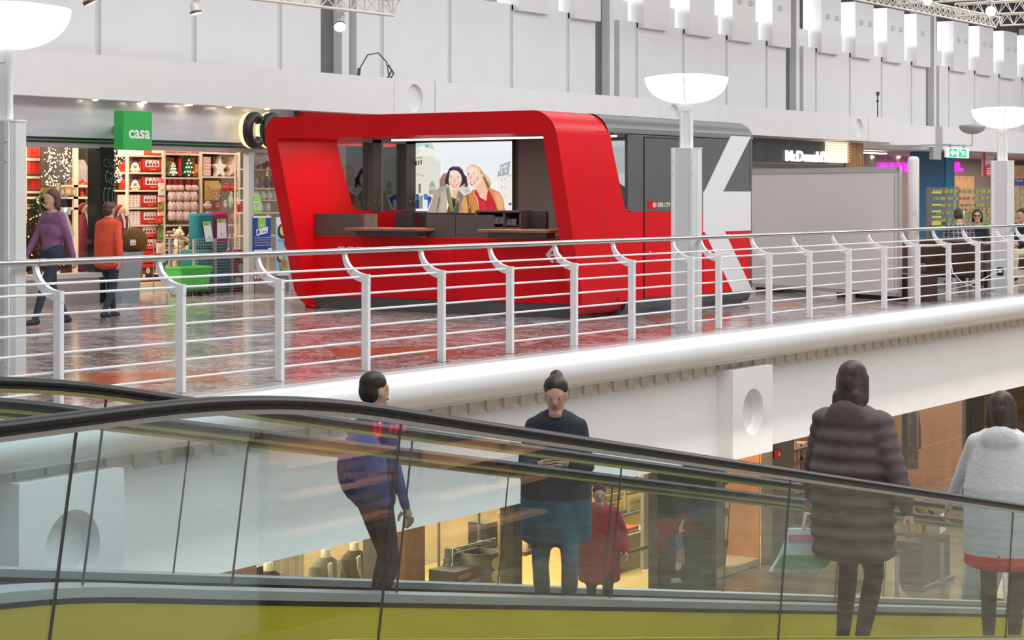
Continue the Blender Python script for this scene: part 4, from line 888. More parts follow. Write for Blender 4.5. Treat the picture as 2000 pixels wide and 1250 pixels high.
# lower shelves: baubles and books
BAU = [M('bauble_white',(.8,.74,.62),.3,noise=(9,.2)), M('bauble_red',(.55,.05,.04),.25,noise=(9,.2)), M('bauble_gold',(.6,.42,.2),.3,noise=(9,.2))]
for i in range(16):
    x = 327+3.9*(i%9)*(1 if i < 9 else 1)+ (2 if i >= 9 else 0); y = 459 if i < 9 else 452
    if i >= 9: x = 329+4*(i-9)
    p = aY(x,y,YS-.03+.06*(i>=9)); solo('bauble', MB().ell((p.x,YS-.02+.07*(i>=9),p.z-.01),(.024,.024,.027),8,6), BAU[(i*7)%3] if i%2 else BAU[0], 'shiny bauble on the lower shelf by the bears, %s in %s row' % (ORD[i if i < 9 else i-9], 'front' if i < 9 else 'back'), 'bauble', 'baubles on the lower shelf')
for i in range(8):
    p = aY(449+2.0*i,459,YS); solo('bauble', MB().ell((p.x,YS,p.z-.008),(.02,.024,.026),8,6), BAU[1 if i%3 else 0], 'small bauble on the lower right shelf behind the blankets, %s from left' % ORD[i], 'bauble', 'red baubles on the lower right shelf')
for i,(y,col) in enumerate(((470,'a83a30'),(474,'d8c8b0'),(478,'6a3a3a'),(482,'c88a70'))):
    Card((326,y,343,y+3.6),YS,.2,col).done('book','flat-lying book on the lower shelf, %s in the pile' % nm[i],'book','books piled on the lower shelf')
c = Card((318,512,342,543),23.3,.03,'1c6a86'); c.rect(0,0,1,.22,'244a8a'); c.circ(.5,.6,.32,'d8a83a'); c.circ(.5,.55,.22,'e8d098'); 
for k in range(5): c.circ(.2+.15*k,.8,.03,'e8f0d8')
c.done('gift_box','dark teal box with golden nativity picture','box')
# plush bears in a bin
FUR = M('plush_beige', (.52,.36,.22), .95, noise=(60,.35), bump=(70,.6)); FURL = M('plush_cream', (.70,.56,.40), .95, noise=(60,.3), bump=(70,.6)); FURD = M('plush_grey', (.36,.27,.19), .95, noise=(60,.35), bump=(70,.6))
def bear(px, py, s, mat, lab, rot=0.0, Y=23.15):
    p = aY(px,py,Y); t = thing('teddy_bear', lab, 'toy', (p.x,Y,p.z), 'plush bears in the bin'); R = Matrix.Rotation(rot,3,'Y'); P = lambda x,y,z: Vector((p.x,Y,p.z)) + R @ Vector((x*s,y*s,z*s))
    part('body', MB().ell(P(0,0,.16),(.12*s,.11*s,.16*s),14,10,R), mat, t)
    h = part('head', MB().ell(P(0,-.03,.39),(.11*s,.10*s,.10*s),14,10,R), mat, t); part('muzzle', MB().ell(P(0,-.13,.37),(.05*s,.05*s,.04*s),10,6,R), FURL, h)
    for sx in (-1,1):
        part('ear', MB().ell(P(sx*.09,0,.48),(.04*s,.025*s,.04*s),10,6,R), mat, h); part('eye', MB().ell(P(sx*.04,-.125,.41),(.011*s,)*3,6,4), BLACK, h)
        part('arm', MB().tube([P(sx*.1,-.02,.26),P(sx*.19,-.1,.18),P(sx*.16,-.17,.12)],[.05*s,.045*s,.045*s],10), mat, t); part('leg', MB().tube([P(sx*.07,-.02,.05),P(sx*.13,-.17,.03),P(sx*.14,-.22,.07)],[.06*s,.055*s,.05*s],10), mat, t)
bear(372,478,.75,FURD,'grey brown teddy bear at the top of the plush pile',.35,23.2); bear(352,492,.8,FURL,'cream teddy bear at the left of the plush pile',-.2,23.1); bear(368,510,.85,FUR,'beige teddy bear in the middle of the plush pile',.2,23.0); bear(352,535,.9,FUR,'beige teddy bear low at the left of the plush pile',-.3,23.0); bear(376,545,.9,FURL,'cream teddy bear half hidden by the green basket',.1,22.95)
bn = thing('toy_bin','grey wire bin holding the teddy bears','bin',(aY(365,560,23).x,23.0,0)); A = rect(344,470,384,565,22.85)
for x in (A[0],A[1]): 
    for y in (22.8,23.35): part('corner_rod', MB().tube([(x,y,0.0),(x,y,A[3])], .012, 6), STEEL, bn)
wm = MB()
for k in range(1,9): z = A[3]*k/8; wm.tube([(A[0],22.8,z),(A[1],22.8,z)], .003, 4).tube([(A[0],22.8,z),(A[0],23.35,z)], .003, 4)
part('wire_mesh', wm, STEEL, bn, kind='stuff'); part('bin_floor', MB().box((A[0],22.8,.28),(A[1],23.35,.3)), CREAM, bn)
# cage with rolled blankets
TEAL = M('teal_fleece', (.012,.17,.20), .9, noise=(50,.2), bump=(60,.4)); MAG = M('magenta_fleece', (.30,.015,.085), .9, noise=(50,.2), bump=(60,.4)); BLU = M('blue_fleece', (.035,.13,.24), .9, noise=(50,.2), bump=(60,.4)); PINK = M('pink_fleece', (.42,.02,.11), .9, noise=(50,.2), bump=(60,.4)); PATF = M('patterned_fleece', (.62,.68,.68), .9, noise=(30,.5), bump=(60,.4))
YC = 22.15
cg = thing('wire_cage','grey wire mesh cage full of folded fleece blankets','cage',(aY(430,578,YC).x,YC,0))
A = rect(379,466,483,577,YC); zt = A[3]; cx = [A[0], aY(419.5,500,YC).x, aY(452,500,YC).x, A[1]]
for x in cx:
    part('cage_post', MB().box((x-.02,YC-.02,0),(x+.02,YC+.02,zt)), M('cage_grey',(.40,.40,.40),.4,metal=.4,noise=(9,.06)), cg)
for x in (A[0],A[1]): part('cage_post', MB().box((x-.02,YC+.5,0),(x+.02,YC+.54,zt)), MATS['cage_grey'], cg)
for a,b_ in zip(cx[:-1],cx[1:]):
    wm = MB(); n = max(3,int((b_-a)/.05))
    for k in range(1,n): wm.tube([(a+(b_-a)*k/n,YC,0.03),(a+(b_-a)*k/n,YC,zt)], .0035, 4)
    for k in range(0,19): wm.tube([(a,YC,.03+(zt-.03)*k/18),(b_,YC,.03+(zt-.03)*k/18)], .0035, 4)
    part('mesh_panel', wm, MATS['cage_grey'], cg, kind='stuff')
part('cage_floor', MB().box((A[0],YC,.06),(A[1],YC+.52,.09)), DGREY, cg)
def fold(px, Y, dep, mat, lab, r=.05):
    A = rect(*px,Y); P = rrect(A[1]-A[0],A[3]-A[2],min(r,(A[1]-A[0])*.3),5,(A[0]+A[1])/2,(A[2]+A[3])/2)
    b = MB(); n = len(P); c0 = ((A[0]+A[1])/2,(A[2]+A[3])/2)
    b.loft([[(c0[0]+(x-c0[0])*k,yy,c0[1]+(z-c0[1])*k) for x,z in P] for k,yy in ((.85,Y),(1,Y+.03),(1,Y+dep-.03),(.85,Y+dep))], smooth=True)
    return solo('folded_blanket', b, mat, lab, 'blanket', 'fleece blankets in the cage')
fold((386,416,418.5,486),YC+.1,.22,TEAL,'teal folded fleece blanket standing tallest on the left of the cage'); fold((418.8,414,447,486),YC+.1,.22,MAG,'magenta folded fleece blanket standing beside the teal one')
fold((386,487,418,575),YC+.04,.4,TEAL,'teal fleece filling the left bay of the cage'); fold((422,500,450,575),YC+.06,.4,BLU,'blue fleece filling the lower middle bay of the cage',.06); fold((455,504,482,570),YC+.06,.4,PINK,'pink fleece filling the right bay of the cage',.06)
for i,(x,y,r,mat,lab) in enumerate(((438,484,10,BLU,'rolled blue fleece blanket lying on top of the middle bay'),(470,497,9,PINK,'rolled pink fleece blanket on top of the right bay'),(437,518,8,TEAL,'rolled teal fleece blanket low in the middle bay'),(474,525,9,PATF,'white patterned fleece roll in the right bay'),(466,550,8,PATF,'white patterned fleece roll near the cage bottom'))):
    p = aY(x,y,YC+.02); s = r/118; pts = []
    b = MB(); sp = [(s*(1-.8*k/30)*math.cos(4*PI*k/30), s*(1-.8*k/30)*math.sin(4*PI*k/30)) for k in range(31)]
    b.lathe([(s,0),(s,.42)], (p.x,YC+.45,p.z), 18, R=Matrix.Rotation(PI/2,3,'X').to_3x3()); b.tube([(p.x+a,YC+.035,p.z+c_) for a,c_ in sp], .018, 5); b.lathe([(s,0),(.001,.003)], (p.x,YC+.05,p.z), 18, R=Matrix.Rotation(PI/2,3,'X').to_3x3())
    solo('rolled_blanket', b, mat, lab, 'blanket', 'rolled blankets in the cage')
for i,(q,lab) in enumerate((([(396,433),(411,432),(417,472),(402,473)],'white and green price card on the teal blanket'),([(424,428),(441,427),(443,465),(424,466)],'white and green price card on the magenta blanket'))):
    P = [aY(x,y,YC+.075) for x,y in q]; t = thing('price_card', lab, 'card', P[3]); b = MB(); b.add([p for p in P]+[p+UY*.004 for p in P],[(3,2,1,0),(4,5,6,7),(0,1,5,4),(1,2,6,5),(2,3,7,6),(3,0,4,7)]); part('card', b, M('card_white',(.82,.82,.84),.5,noise=(5,.02)), t)
    e1, e2 = P[1]-P[0], P[3]-P[0]; f = lambda u,v: P[0]+e1*u+e2*v-UY*.002
    part('header', MB().poly([f(0,.2),f(1,.2),f(1,0),f(0,0)]), M('card_green',(.35,.60,.10),.5,noise=(5,.03)), t)
    tx = MB(); text(tx,'casa',f(.2,.16),e1,-e2,.035,w=.07); text(tx,'25.',f(.38,.86),e1,-e2,.045,w=.055,sx=.8); text(tx,'95',f(.80,.76),e1,-e2,.022,w=.02); part('lettering', tx, M('ink_dark',(.10,.11,.10),.5,noise=(5,.05)), t)
# green shopping basket trolley
GB = M('basket_green', (.10,.62,.10), .4, noise=(3,.05)); A = rect(355.5,521,418,572,21.75); YB = 21.75
bk = thing('shopping_basket','bright green stacked shopping baskets on a wheeled rack','basket',((A[0]+A[1])/2,YB+.2,0)); w = A[1]-A[0]; z0, z1 = A[2], A[3]
def tub(za, zb, k0, k1):
    b = MB(); c0 = (A[0]+A[1])/2
    def rg(k,z): return [(c0+x*k, YB+.2+y*k, z) for x,y in rrect(w,.38,.05)]
    b.loft([rg(k0,za),rg(k1,zb),rg(k1*1.03,zb),rg(k1*1.03,zb+.03),rg(k1*.96,zb+.03),rg(k0*.95,za+.02)], caps=True); return b
part('basket', tub(z0+.0,z0+.24,.78,.9), GB, bk); part('basket', tub(z0+.2,z1-.03,.88,.98), GB, bk)
for k in range(3): part('rib', MB().box((A[0]+.01,YB-.005,z0+.28+.045*k),(A[1]-.01,YB+.004,z0+.288+.045*k)), M('basket_green_dark',(.05,.40,.06),.4,noise=(3,.05)), bk)
for k in (.35,.72): part('rack_tube', MB().tube([(A[0]+w*k,YB-.02,.1),(A[0]+w*k,YB-.02,z0+.2)], .01, 6), M('brass_wire',(.5,.42,.3),.3,metal=.8,noise=(5,.05)), bk)
for k in (.18,.42,.62,.85): part('caster', MB().lathe([(.001,-.012),(.03,-.012),(.03,.012),(.001,.012)], (A[0]+w*k,YB+.02,.032), 12, R=Matrix.Rotation(PI/2,3,'X').to_3x3()), BLACK, bk)
part('rack_base', MB().box((A[0]+.1,YB-.01,.07),(A[1]-.1,YB+.38,.1)), DGREY, bk)
# pale planter and brown ball in front of the shop
A = rect(229,492,270,594,21.2); b = MB(); cxm = (A[0]+A[1])/2
pln = thing('tall_planter','pale grey blue tapered planter by the shop entrance','planter',(cxm,21.3,0)); b.loft([[(cxm+x*k,21.3+y*k,z) for x,y in rrect(.44,.44,.03)] for k,z in ((.78,0),(1,A[3]),(.92,A[3]),(.9,A[3]-.05))]); part('pot', b, M('planter_blue_grey',(.30,.36,.40),.45,noise=(3,.05)), pln)
p = aY(262,485,21.3); solo('moss_ball', MB().ell((p.x,21.3,A[3]+.16),(.2,.2,.2),24,16), M('dry_moss',(.18,.085,.02),.95,noise=(60,.6),bump=(60,1.0)), 'round brown moss ball sitting on the pale planter', 'topiary')
c = Card((255,468,265,479),21.09,.01,'e4d4dc'); c.rect(.1,.2,.9,.4,'c890a8'); c.done('price_card','small pale price tag in front of the moss ball','card')
# ---------------------------------------------------------------- window display at the left
YW = 24.3
ws = thing('window_shelf','cream shelving seen through the left shop window','shelf',(aY(120,500,YW).x,YW,0))
for x0,x1 in ((48,52.5),(83,90),(111,118),(144,153),(178,188)): A = rect(x0,280,x1,560,YW); part('upright', MB().box((A[0],YW,0),(A[1],YW+.04,2.7)), CREAM, ws)
for xa,xb,ys in ((52,84,(309,344,373,384,405)),(116,190,(361,384,405)),(222,247,(382,403))):
    for y in ys: zz = aY((xa+xb)/2,y,YW).z; part('shelf_board', MB().box((aY(xa,y,YW).x,YW,zz-.04),(aY(xb,y,YW).x,YW+.38,zz)), CREAM, ws)
part('back_panel', MB().box((aY(45,400,YW).x,YW+.4,0),(aY(200,400,YW).x,YW+.42,2.7)), M('night_panel',(.06,.04,.03),.6,noise=(5,.3)), ws)
k_ = 0
for r,(y,h,xs) in enumerate(((284,24,((53,61.5),(62,71.5),(72,82))),(314,26,((53,60),(60.5,71.5),(72,82))),(351,20,((61,71),(71.5,82))))):
    for i,(x0,x1) in enumerate(xs):
        c = Card((x0,y,x1,y+h),YW+.03,.28,'d8281c','a81810'); 
        for q in range(3): c.rect(.2,.25+.25*q,.8,.32+.25*q,'ec5a3a')
        c.done('red_box','red carton in the left window shelves, %s row, %s from left' % (('top','middle','bottom')[r],nm[i]),'box','red cartons in the left window')
for i in range(9):
    x = 55+9.5*(i%3)+ (0 if i < 9 else 0); y = 390+5*(i//3); p = aY(x+3,y+4.5,YW-.02); solo('tea_light_holder', MB().lathe([(.001,0),(.035,0),(.04,.05),(.032,.05)], (p.x,YW+.03+.1*(i//3),aY(70,405,YW).z+.055*(0 if i//3 == 0 else 0)), 10) if i < 3 else MB().lathe([(.001,0),(.035,0),(.04,.05),(.032,.05)], (p.x,YW+.03+.1*(i//3),aY(70,405,YW).z), 10), M('dark_holder',(.10,.12,.10),.2,noise=(20,.6)), 'small dark tea light holder in the left window, %s from left, %s row' % (ORD[i%3], ('front','middle','back')[i//3]), 'candle holder', 'tea light holders in the left window')
# fairy lights: strings of warm bulbs before dark panels
BULB = MATS['warm_bulb']; bm_ = MB().ell((0,0,0),(.009,.009,.011),6,4).mesh('bulb', M('fairy_bulb',(1,.8,.5),.4,emit=((1,.70,.38),5),noise=(3,.01)))
def curtain(x0, x1, y0, y1, n, lab, Y=24.0, white=False):
    A = rect(x0,y0,x1,y1,Y); t = thing('fairy_lights', lab, 'lights', ((A[0]+A[1])/2,Y,A[2]), 'curtains of fairy lights in the shop')
    part('backing', MB().box((A[0],Y+.12,A[2]),(A[1],Y+.14,A[3])), MATS['night_panel'], t)
    for i in range(4): x = A[0]+(A[1]-A[0])*(i+.5)/4; part('cord', MB().tube([(x,Y+.03,2.87),(x,Y+.03,A[3]),(x+.02,Y+.03,(A[2]+A[3])/2),(x,Y+.03,A[2])], .004, 4), MATS['night_panel'], t)
    for i in range(n): share('bulb', bm_, t, (random.gauss(0,.3)*(A[1]-A[0])/1.3, random.uniform(-.05,.09), random.uniform(.02,A[3]-A[2]-.02)))
curtain(90,111,283,367,85,'curtain of warm fairy lights left in the shop window'); curtain(118,144,283,357,75,'curtain of warm fairy lights behind the window shelving'); curtain(223,246,285,362,85,'curtain of warm fairy lights between black pillar and shelves')
# pale house lantern, berry branch, knitted snowman, gnomes, star, christmas tree
A = rect(145,312,178,361,24.36); b = MB(); cxm = (A[0]+A[1])/2; w = A[1]-A[0]
b.box((A[0],24.36,A[2]),(A[1],24.6,A[2]+.2)); b.prism([(A[0],A[2]+.2),(A[1],A[2]+.2),(cxm+.03,A[3]),(cxm-.03,A[3])], lambda a,c_,h: (a,h,c_), 24.36, 24.6); b.box((cxm-.05,24.35,A[2]+.1),(cxm-.01,24.36,A[2]+.22)); solo('lantern_house', b, M('frosted_paper',(.40,.36,.36),.5,noise=(12,.15)), 'pale peaked paper house lantern in the shop window', 'lantern')
bb = thing('berry_branch','branch of large red berries in the shop window','decoration',(aY(160,384,24.4).x,24.4,aY(160,384,24.4).z)); BER = M('berry_red',(.55,.03,.02),.3,noise=(9,.2))
part('stem', MB().tube([aY(163,384,24.4),aY(158,380,24.4),aY(165,365,24.4),aY(160,355,24.4)], .008, 6).tube([aY(160,388,24.4),aY(150,383,24.4)], .006, 5), FURD, bb)
for x,y in ((155,356),(160,354),(166,359),(166,363),(152,364),(156,368),(148,381),(159,377),(170,374),(160,382)): p = aY(x,y,24.38); part('berry', MB().ell(p,(.045,.045,.04),10,8), BER, bb)
sn = thing('knitted_snowman','grey quilted snowman figure with cap in the shop window','toy',(aY(181,404,24.42).x,24.42,aY(181,404,24.42).z)); p = aY(181,404,24.42); QU = M('quilted_grey',(.50,.48,.42),.8,noise=(10,.15),bump=(18,.8))
part('body', MB().ell((p.x,24.42,p.z+.16),(.1,.09,.17),14,10), QU, sn); part('head', MB().ell((p.x,24.42,p.z+.37),(.065,.06,.06),12,8), M('felt_skin',(.72,.45,.25),.8,noise=(9,.1)), sn); part('cap', MB().lathe([(.07,0),(.068,.06),(.04,.1),(.001,.11)], (p.x-.01,24.42,p.z+.385), 12), M('cap_grey',(.30,.31,.27),.8,noise=(9,.1)), sn)
KN = M('gnome_knit',(.22,.02,.05),.85,noise=(40,.3),bump=(40,.5)); HR = M('gnome_hair',(.35,.03,.03),.8,noise=(40,.3)); FS = M('felt_face',(.78,.50,.32),.8,noise=(9,.08)); BR = M('braid_cream',(.75,.68,.50),.9,noise=(40,.3))
for i,(x,y,lab) in enumerate(((167,400,'knitted gnome doll with red hair, left of the two beside the pillar'),(184,400,'knitted gnome doll with red hair, right of the two beside the pillar'),(238,403,'knitted gnome doll with red hair between pillar and shelves'))):
    p = aY(x,y,22.0); gd = thing('gnome_doll', lab, 'doll', (p.x,22.0,.45 if i < 2 else 0), 'gnome dolls by the pillar')
    part('head', MB().ell((p.x,22,p.z-.07),(.08,.07,.075),14,10), FS, gd); part('hair', MB().ell((p.x-.015,22.03,p.z-.045),(.085,.07,.075),14,10), HR, gd)
    part('body', MB().lathe([(.001,.45 if i < 2 else 0),(.115,.45 if i < 2 else 0),(.105,.7),(.09,p.z-.15),(.001,p.z-.12)], (p.x,22,0), 14), KN, gd)
    for s in (-1,1): part('braid', MB().tube([(p.x+s*.06,21.93,p.z-.11),(p.x+s*.055,21.89,p.z-.22),(p.x+s*.06,21.88,p.z-.33)],[.018,.02,.012],7), BR, gd)
A = rect(84,364,112,384,24.25); cx_,cz_,r = (A[0]+A[1])/2,(A[2]+A[3])/2,(A[1]-A[0])/2
solo('gold_star', MB().prism([(cx_+r*(1 if i%2 == 0 else .5)*math.cos(PI/2+PI*i/5), cz_+r*(1 if i%2 == 0 else .5)*math.sin(PI/2+PI*i/5)) for i in range(10)], lambda a,b_,h: (a,h,b_), 24.3, 24.25), M('gold_green_glitter',(.36,.33,.08),.5,noise=(60,.4)), 'greenish gold star at the window shelves', 'star')
# dark christmas tree with lights
tp = aY(78,560,22.3); tr = thing('christmas_tree','dark green Christmas tree with warm lights in the shop window','tree',(tp.x,22.3,.4)); NE = M('fir_needles',(.02,.075,.03),.8,noise=(25,.5)); b = MB(); bl = 0
for k in range(900):
    z = 1.66-1.16*math.sqrt(random.random()); rr_ = .50*(1.68-z)/1.2; a = random.uniform(0,2*PI); r0 = rr_*random.uniform(.15,.9); L_ = random.uniform(.08,.17)
    c0 = Vector((tp.x+r0*math.cos(a), 22.3+r0*math.sin(a)*.8, z)); d = Vector((math.cos(a),math.sin(a)*.8,-.35+random.uniform(-.3,.3))).normalized(); s = d.cross(UZ).normalized()*.022
    b.add([c0-s,c0+s,c0+d*L_],[(0,1,2)]); b.add([c0+UZ*.02,c0-UZ*.02,c0+d*L_],[(0,1,2)])
part('needles', b, NE, tr, kind='stuff'); part('trunk', MB().tube([(tp.x,22.3,.4),(tp.x,22.3,1.6)], [.035,.01], 7), FURD, tr)
for k in range(60):
    t = k/60; z = .55+t*1.0; a = t*22; r0 = .48*(1.68-z)/1.2; share('bulb', bm_, tr, (r0*math.cos(a), r0*.8*math.sin(a)-.03, z-.4))
rb = thing('ribbon_bow','white ribbon bow hung on the Christmas tree','bow',(tp.x+.15,21.95,1.2)); 
for s in (-1,1): part('loop', MB().loft([[(tp.x+.15+s*x,21.93,1.33+z) for x,z in ((0,0),(.06,.08),(.13,.06),(.11,-.03))],[(tp.x+.15+s*x,21.99,1.33+z) for x,z in ((0,0),(.06,.08),(.13,.06),(.11,-.03))]]), INKW, rb); part('tail', MB().prism([(tp.x+.15,1.33),(tp.x+.15+s*.05,1.3),(tp.x+.15+s*.2,1.0),(tp.x+.15+s*.13,.98)], lambda a,c_,h: (a,h,c_), 21.93, 21.95), INKW, rb)
# small boxed stock right of the window shelving
for i,(x0,x1,y0,y1,col) in enumerate(((118,126,366,382,'8a7a66'),(127,140,364,382,'b08a58'),(141,150,366,382,'a89a84'),(224,233,365,381,'e0b8b8'),(234,245,363,381,'d8a0a0'),(224,234,386,402,'e8e0d4'),(235,245,386,402,'c8c0b4'))):
    c = Card((x0,y0,x1,y1),YW-.02,.2,col); c.rect(.15,.2,.85,.7,('c8b89a','d8b070','c8baa4','f0d8d4','e8c8c4','b0a898','eee8e0')[i]); c.done('small_box',('taupe box','ochre box','grey beige box','pink floral box','rose floral box','white box','pale grey box')[i]+' on the inner shelf, %s' % ('behind the snowman','under the fairy lights','behind the berry branch','between pillar and shelving, left','between pillar and shelving, right','low beside the pillar, left','low beside the pillar, right')[i],'box')
# casa lettering stuck on the window
w = MB(); p = aY(96,389,SY+.03); text(w,'casa',(p.x,SY+.035,p.z),UX,UZ,.1,w=.37); part('lettering', w, M('window_foil',(.42,.40,.44),.5,noise=(5,.05)), window_1)
# ================================================================== right-hand end of the walkway
BACK2 = M('taupe_wall', (.34,.29,.27), .6, noise=(2,.05))
struct('wall_shop', MB().box((34,26.6,0),(95,26.8,3.0)), BACK2); struct('ceiling', MB().box((36.1,22.8,2.9),(95,26.8,2.95)), M('shop_ceiling',(.42,.38,.36),.7,noise=(2,.04)))
area('food_hall_light', (50,24.6,2.8), (18,2), 300, col=(1,.84,.7)); area('food_hall_light', (66,24.6,2.8), (14,2), 260, col=(1,.82,.66))
# dark sign panel with white letters, light box, timber slats
YM = 21.7
A = rect(1478,270,1618,329,YM); B2 = rect(1478,330,1640,338,YM)
mc = thing('shop_sign','dark green-grey shop sign with raised white lettering behind the kiosk','sign',((A[0]+A[1])/2,YM,A[2]))
part('panel', MB().box((A[0]-6,YM,aY(1550,318,YM).z),(A[1],YM+.15,2.95)), M('sign_dark',(.05,.058,.058),.3,noise=(3,.2)), mc)
L0, L1 = aY(1533,315,YM), aY(1614,315,YM); zt = aY(1573,294,YM).z
lt = MB(); text(lt,"McDonald's",(L0.x,YM-.004,L0.z),UX,UZ,(zt-L0.z),depth=.05,w=L1.x-L0.x,bold=.018); part('lettering', lt, M('letter_white_lit',(.9,.88,.84),.5,emit=((1,.95,.88),.75),noise=(5,.01)), mc)
part('under_rail', MB().box((A[0]-6,YM-.02,aY(1550,329,YM).z),(A[1]+1,YM+.15,aY(1550,318,YM).z-.03)), DGREY, mc)
bk_ = MB(); bk_.ink = hexc('302018')
for k in range(40):
    bk_.ink = hexc(random.choice(('7a2a1c','c8b060','3a5a3a','2a2a2a','a86a3a','d8d0c0'))); x = A[0]-1+.32*k; 
    if x < A[1]: bk_.box((x,YM+.3,1.6),(x+.3,YM+.35,aY(1550,331,YM).z))
part('bottle_strip', bk_, INK, mc, kind='stuff')
A = rect(1618,277,1660,318,YM-.1); lb = thing('light_box','glowing ribbed white lantern box beside the dark sign','lamp',((A[0]+A[1])/2,YM,A[2]))
part('glow_core', MB().box((A[0],YM-.05,A[2]),(A[1],YM+.1,A[3])), M('warm_glow',(1,.95,.85),.5,emit=((1,.9,.74),.6),noise=(4,.01)), lb)
for k in range(8): z = A[2]+(A[3]-A[2])*(k+.5)/8; part('slat', MB().box((A[0]-.02,YM-.1,z-.012),(A[1]+.02,YM-.05,z+.012)), M('lantern_slat',(.85,.75,.58),.5,noise=(6,.05),emit=((1,.85,.6),.4)), lb)
solo('glass_front', MB().box((A[0],YM,1.3),(A[1],YM+.03,A[2]-.02)), glass_mat('shop_glass'), 'pane under the glowing lantern box', 'window')
A = rect(1662,275,1688,330,YM-.15); ws2 = thing('slat_screen','vertical timber slat screen between lantern box and pink sign','screen',((A[0]+A[1])/2,YM,1.2)); n = 9
for k in range(n): x = A[0]+(A[1]-A[0])*k/n; part('slat', MB().box((x,YM-.15,1.2),(x+(A[1]-A[0])/n*.6,YM,2.95)), M('oak_slat',(.42,.24,.11),.5,noise=(8,.2),stretch=(6,6,.6)), ws2)
part('backing', MB().box((A[0],YM+.02,1.2),(A[1],YM+.06,2.95)), DGREY, ws2)
# ceiling light strips
for i,(x,y) in enumerate(((1702,292),(1703,299))): p = aY(x,y,24); solo('ceiling_strip', MB().box((p.x-.9,23.9,p.z-.015),(p.x+.9,24.1,p.z+.015)), TUBE, 'white ceiling light strip right of the timber slats, %s one' % ('upper','lower')[i], 'lamp')
for i,(x,y) in enumerate(((1705,307),(1756,307),(1914,304),(1968,303),(1985,296))):
    p = aY(x,y,26.56); o = solo('downlight', MB().ell((p.x,26.56,p.z),(.05,.05,.03),8,5), LAMPW, 'small warm spot on the taupe wall, %s from the left' % nm[i], 'downlight')
# pink lit letters
PK = M('pink_neon',(.9,.02,.75),.5,emit=((1,.01,.85),1.5),noise=(4,.01))
for i,(x0,x1) in enumerate(((1719,1733),(1736,1748),(1752.5,1761.5),(1766,1775),(1776.5,1784),(1786,1793))):
    A = rect(x0,318,x1,336,26.5); b = MB(); b.prism(rrect(A[1]-A[0],A[3]-A[2],.09,4,(A[0]+A[1])/2,(A[2]+A[3])/2), lambda a,c_,h: (a,h,c_), 26.6, 26.5)
    solo('neon_letter', b, PK, 'glowing pink letter rising behind the grey screen, %s from the left' % nm[i], 'letter')
for i,(px,t) in enumerate((((1859,317,1867,334),'U'),((1868.5,317,1881,334),'L'))):
    A = rect(*px,26.55); b = MB(); text(b,t,(A[0],26.6,A[2]),UX,UZ,A[3]-A[2],depth=.06,w=A[1]-A[0],bold=.09); solo('neon_letter', b, PK, 'glowing pink letter %s right of the blue column' % t, 'letter')
# blue column
A = rect(1790,289,1845,470,23.6); bc = thing('blue_column','bright blue square shop column beside the exit sign','column',((A[0]+A[1])/2,23.6,0))
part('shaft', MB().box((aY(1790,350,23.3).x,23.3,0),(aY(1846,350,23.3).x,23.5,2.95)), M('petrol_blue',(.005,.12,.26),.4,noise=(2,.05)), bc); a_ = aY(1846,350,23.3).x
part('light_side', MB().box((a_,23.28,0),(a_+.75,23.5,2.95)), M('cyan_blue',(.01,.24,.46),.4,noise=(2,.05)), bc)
# exit sign
A = rect(1850,289,1893,308.5,20.6); ex = thing('exit_sign','hanging green and white emergency exit sign with arrow and running figure','sign',((A[0]+A[1])/2,20.6,A[2])); 
part('sign_case', MB().bbox((A[0],20.6,A[2]),(A[1],20.68,A[3]),.01), M('sign_case_white',(.8,.86,.82),.4,emit=((.8,1,.9),.35),noise=(4,.01)), ex); w = A[1]-A[0]; h = A[3]-A[2]
EG = M('exit_green',(.0,.45,.18),.5,emit=((.0,.62,.26),.6),noise=(4,.02)); f = lambda u,v,d=0: (A[0]+w*u,20.598-d,A[2]+h*v)
part('green_field', MB().poly([f(.09,.1),f(.43,.1),f(.43,.9),f(.09,.9)]), EG, ex); part('green_field', MB().poly([f(.52,.1),f(.86,.1),f(.86,.9),f(.52,.9)]), EG, ex)
EW = M('exit_white',(.9,.95,.92),.5,emit=((.9,1,.95),.7),noise=(4,.01)); part('arrow', MB().poly([f(.12,.5,.002),f(.26,.15,.002),f(.26,.35,.002),f(.40,.35,.002),f(.40,.65,.002),f(.26,.65,.002),f(.26,.85,.002)]), EW, ex)
rn = MB(); rn.poly([f(*p,.002) for p in ((.62,.55),(.70,.40),(.77,.45),(.69,.75))]); rn.poly([f(*p,.002) for p in ((.62,.55),(.55,.72),(.57,.78),(.66,.66))]); rn.poly([f(*p,.002) for p in ((.70,.42),(.62,.2),(.66,.18),(.76,.42))]); rn.poly([f(*p,.002) for p in ((.72,.45),(.80,.35),(.84,.38),(.76,.5))]); rn.poly([f(*p,.002) for p in ((.69,.70),(.80,.66),(.81,.60),(.71,.6))]); rn.poly([f(.60+.035*math.cos(t),.84+.075*math.sin(t),.002) for t in [2*PI*i/12 for i in range(12)]]); part('running_figure', rn, EW, ex)
part('hanger', MB().box((A[0]+.3,20.62,A[3]),(A[0]+.34,20.66,3.0)).box((A[1]-.34,20.62,A[3]),(A[1]-.3,20.66,3.0)).box((A[0]+.3,20.62,2.97),(A[0]+.34,21.75,3.0)).box((A[1]-.34,20.62,2.97),(A[1]-.3,21.75,3.0)), STEEL, ex)
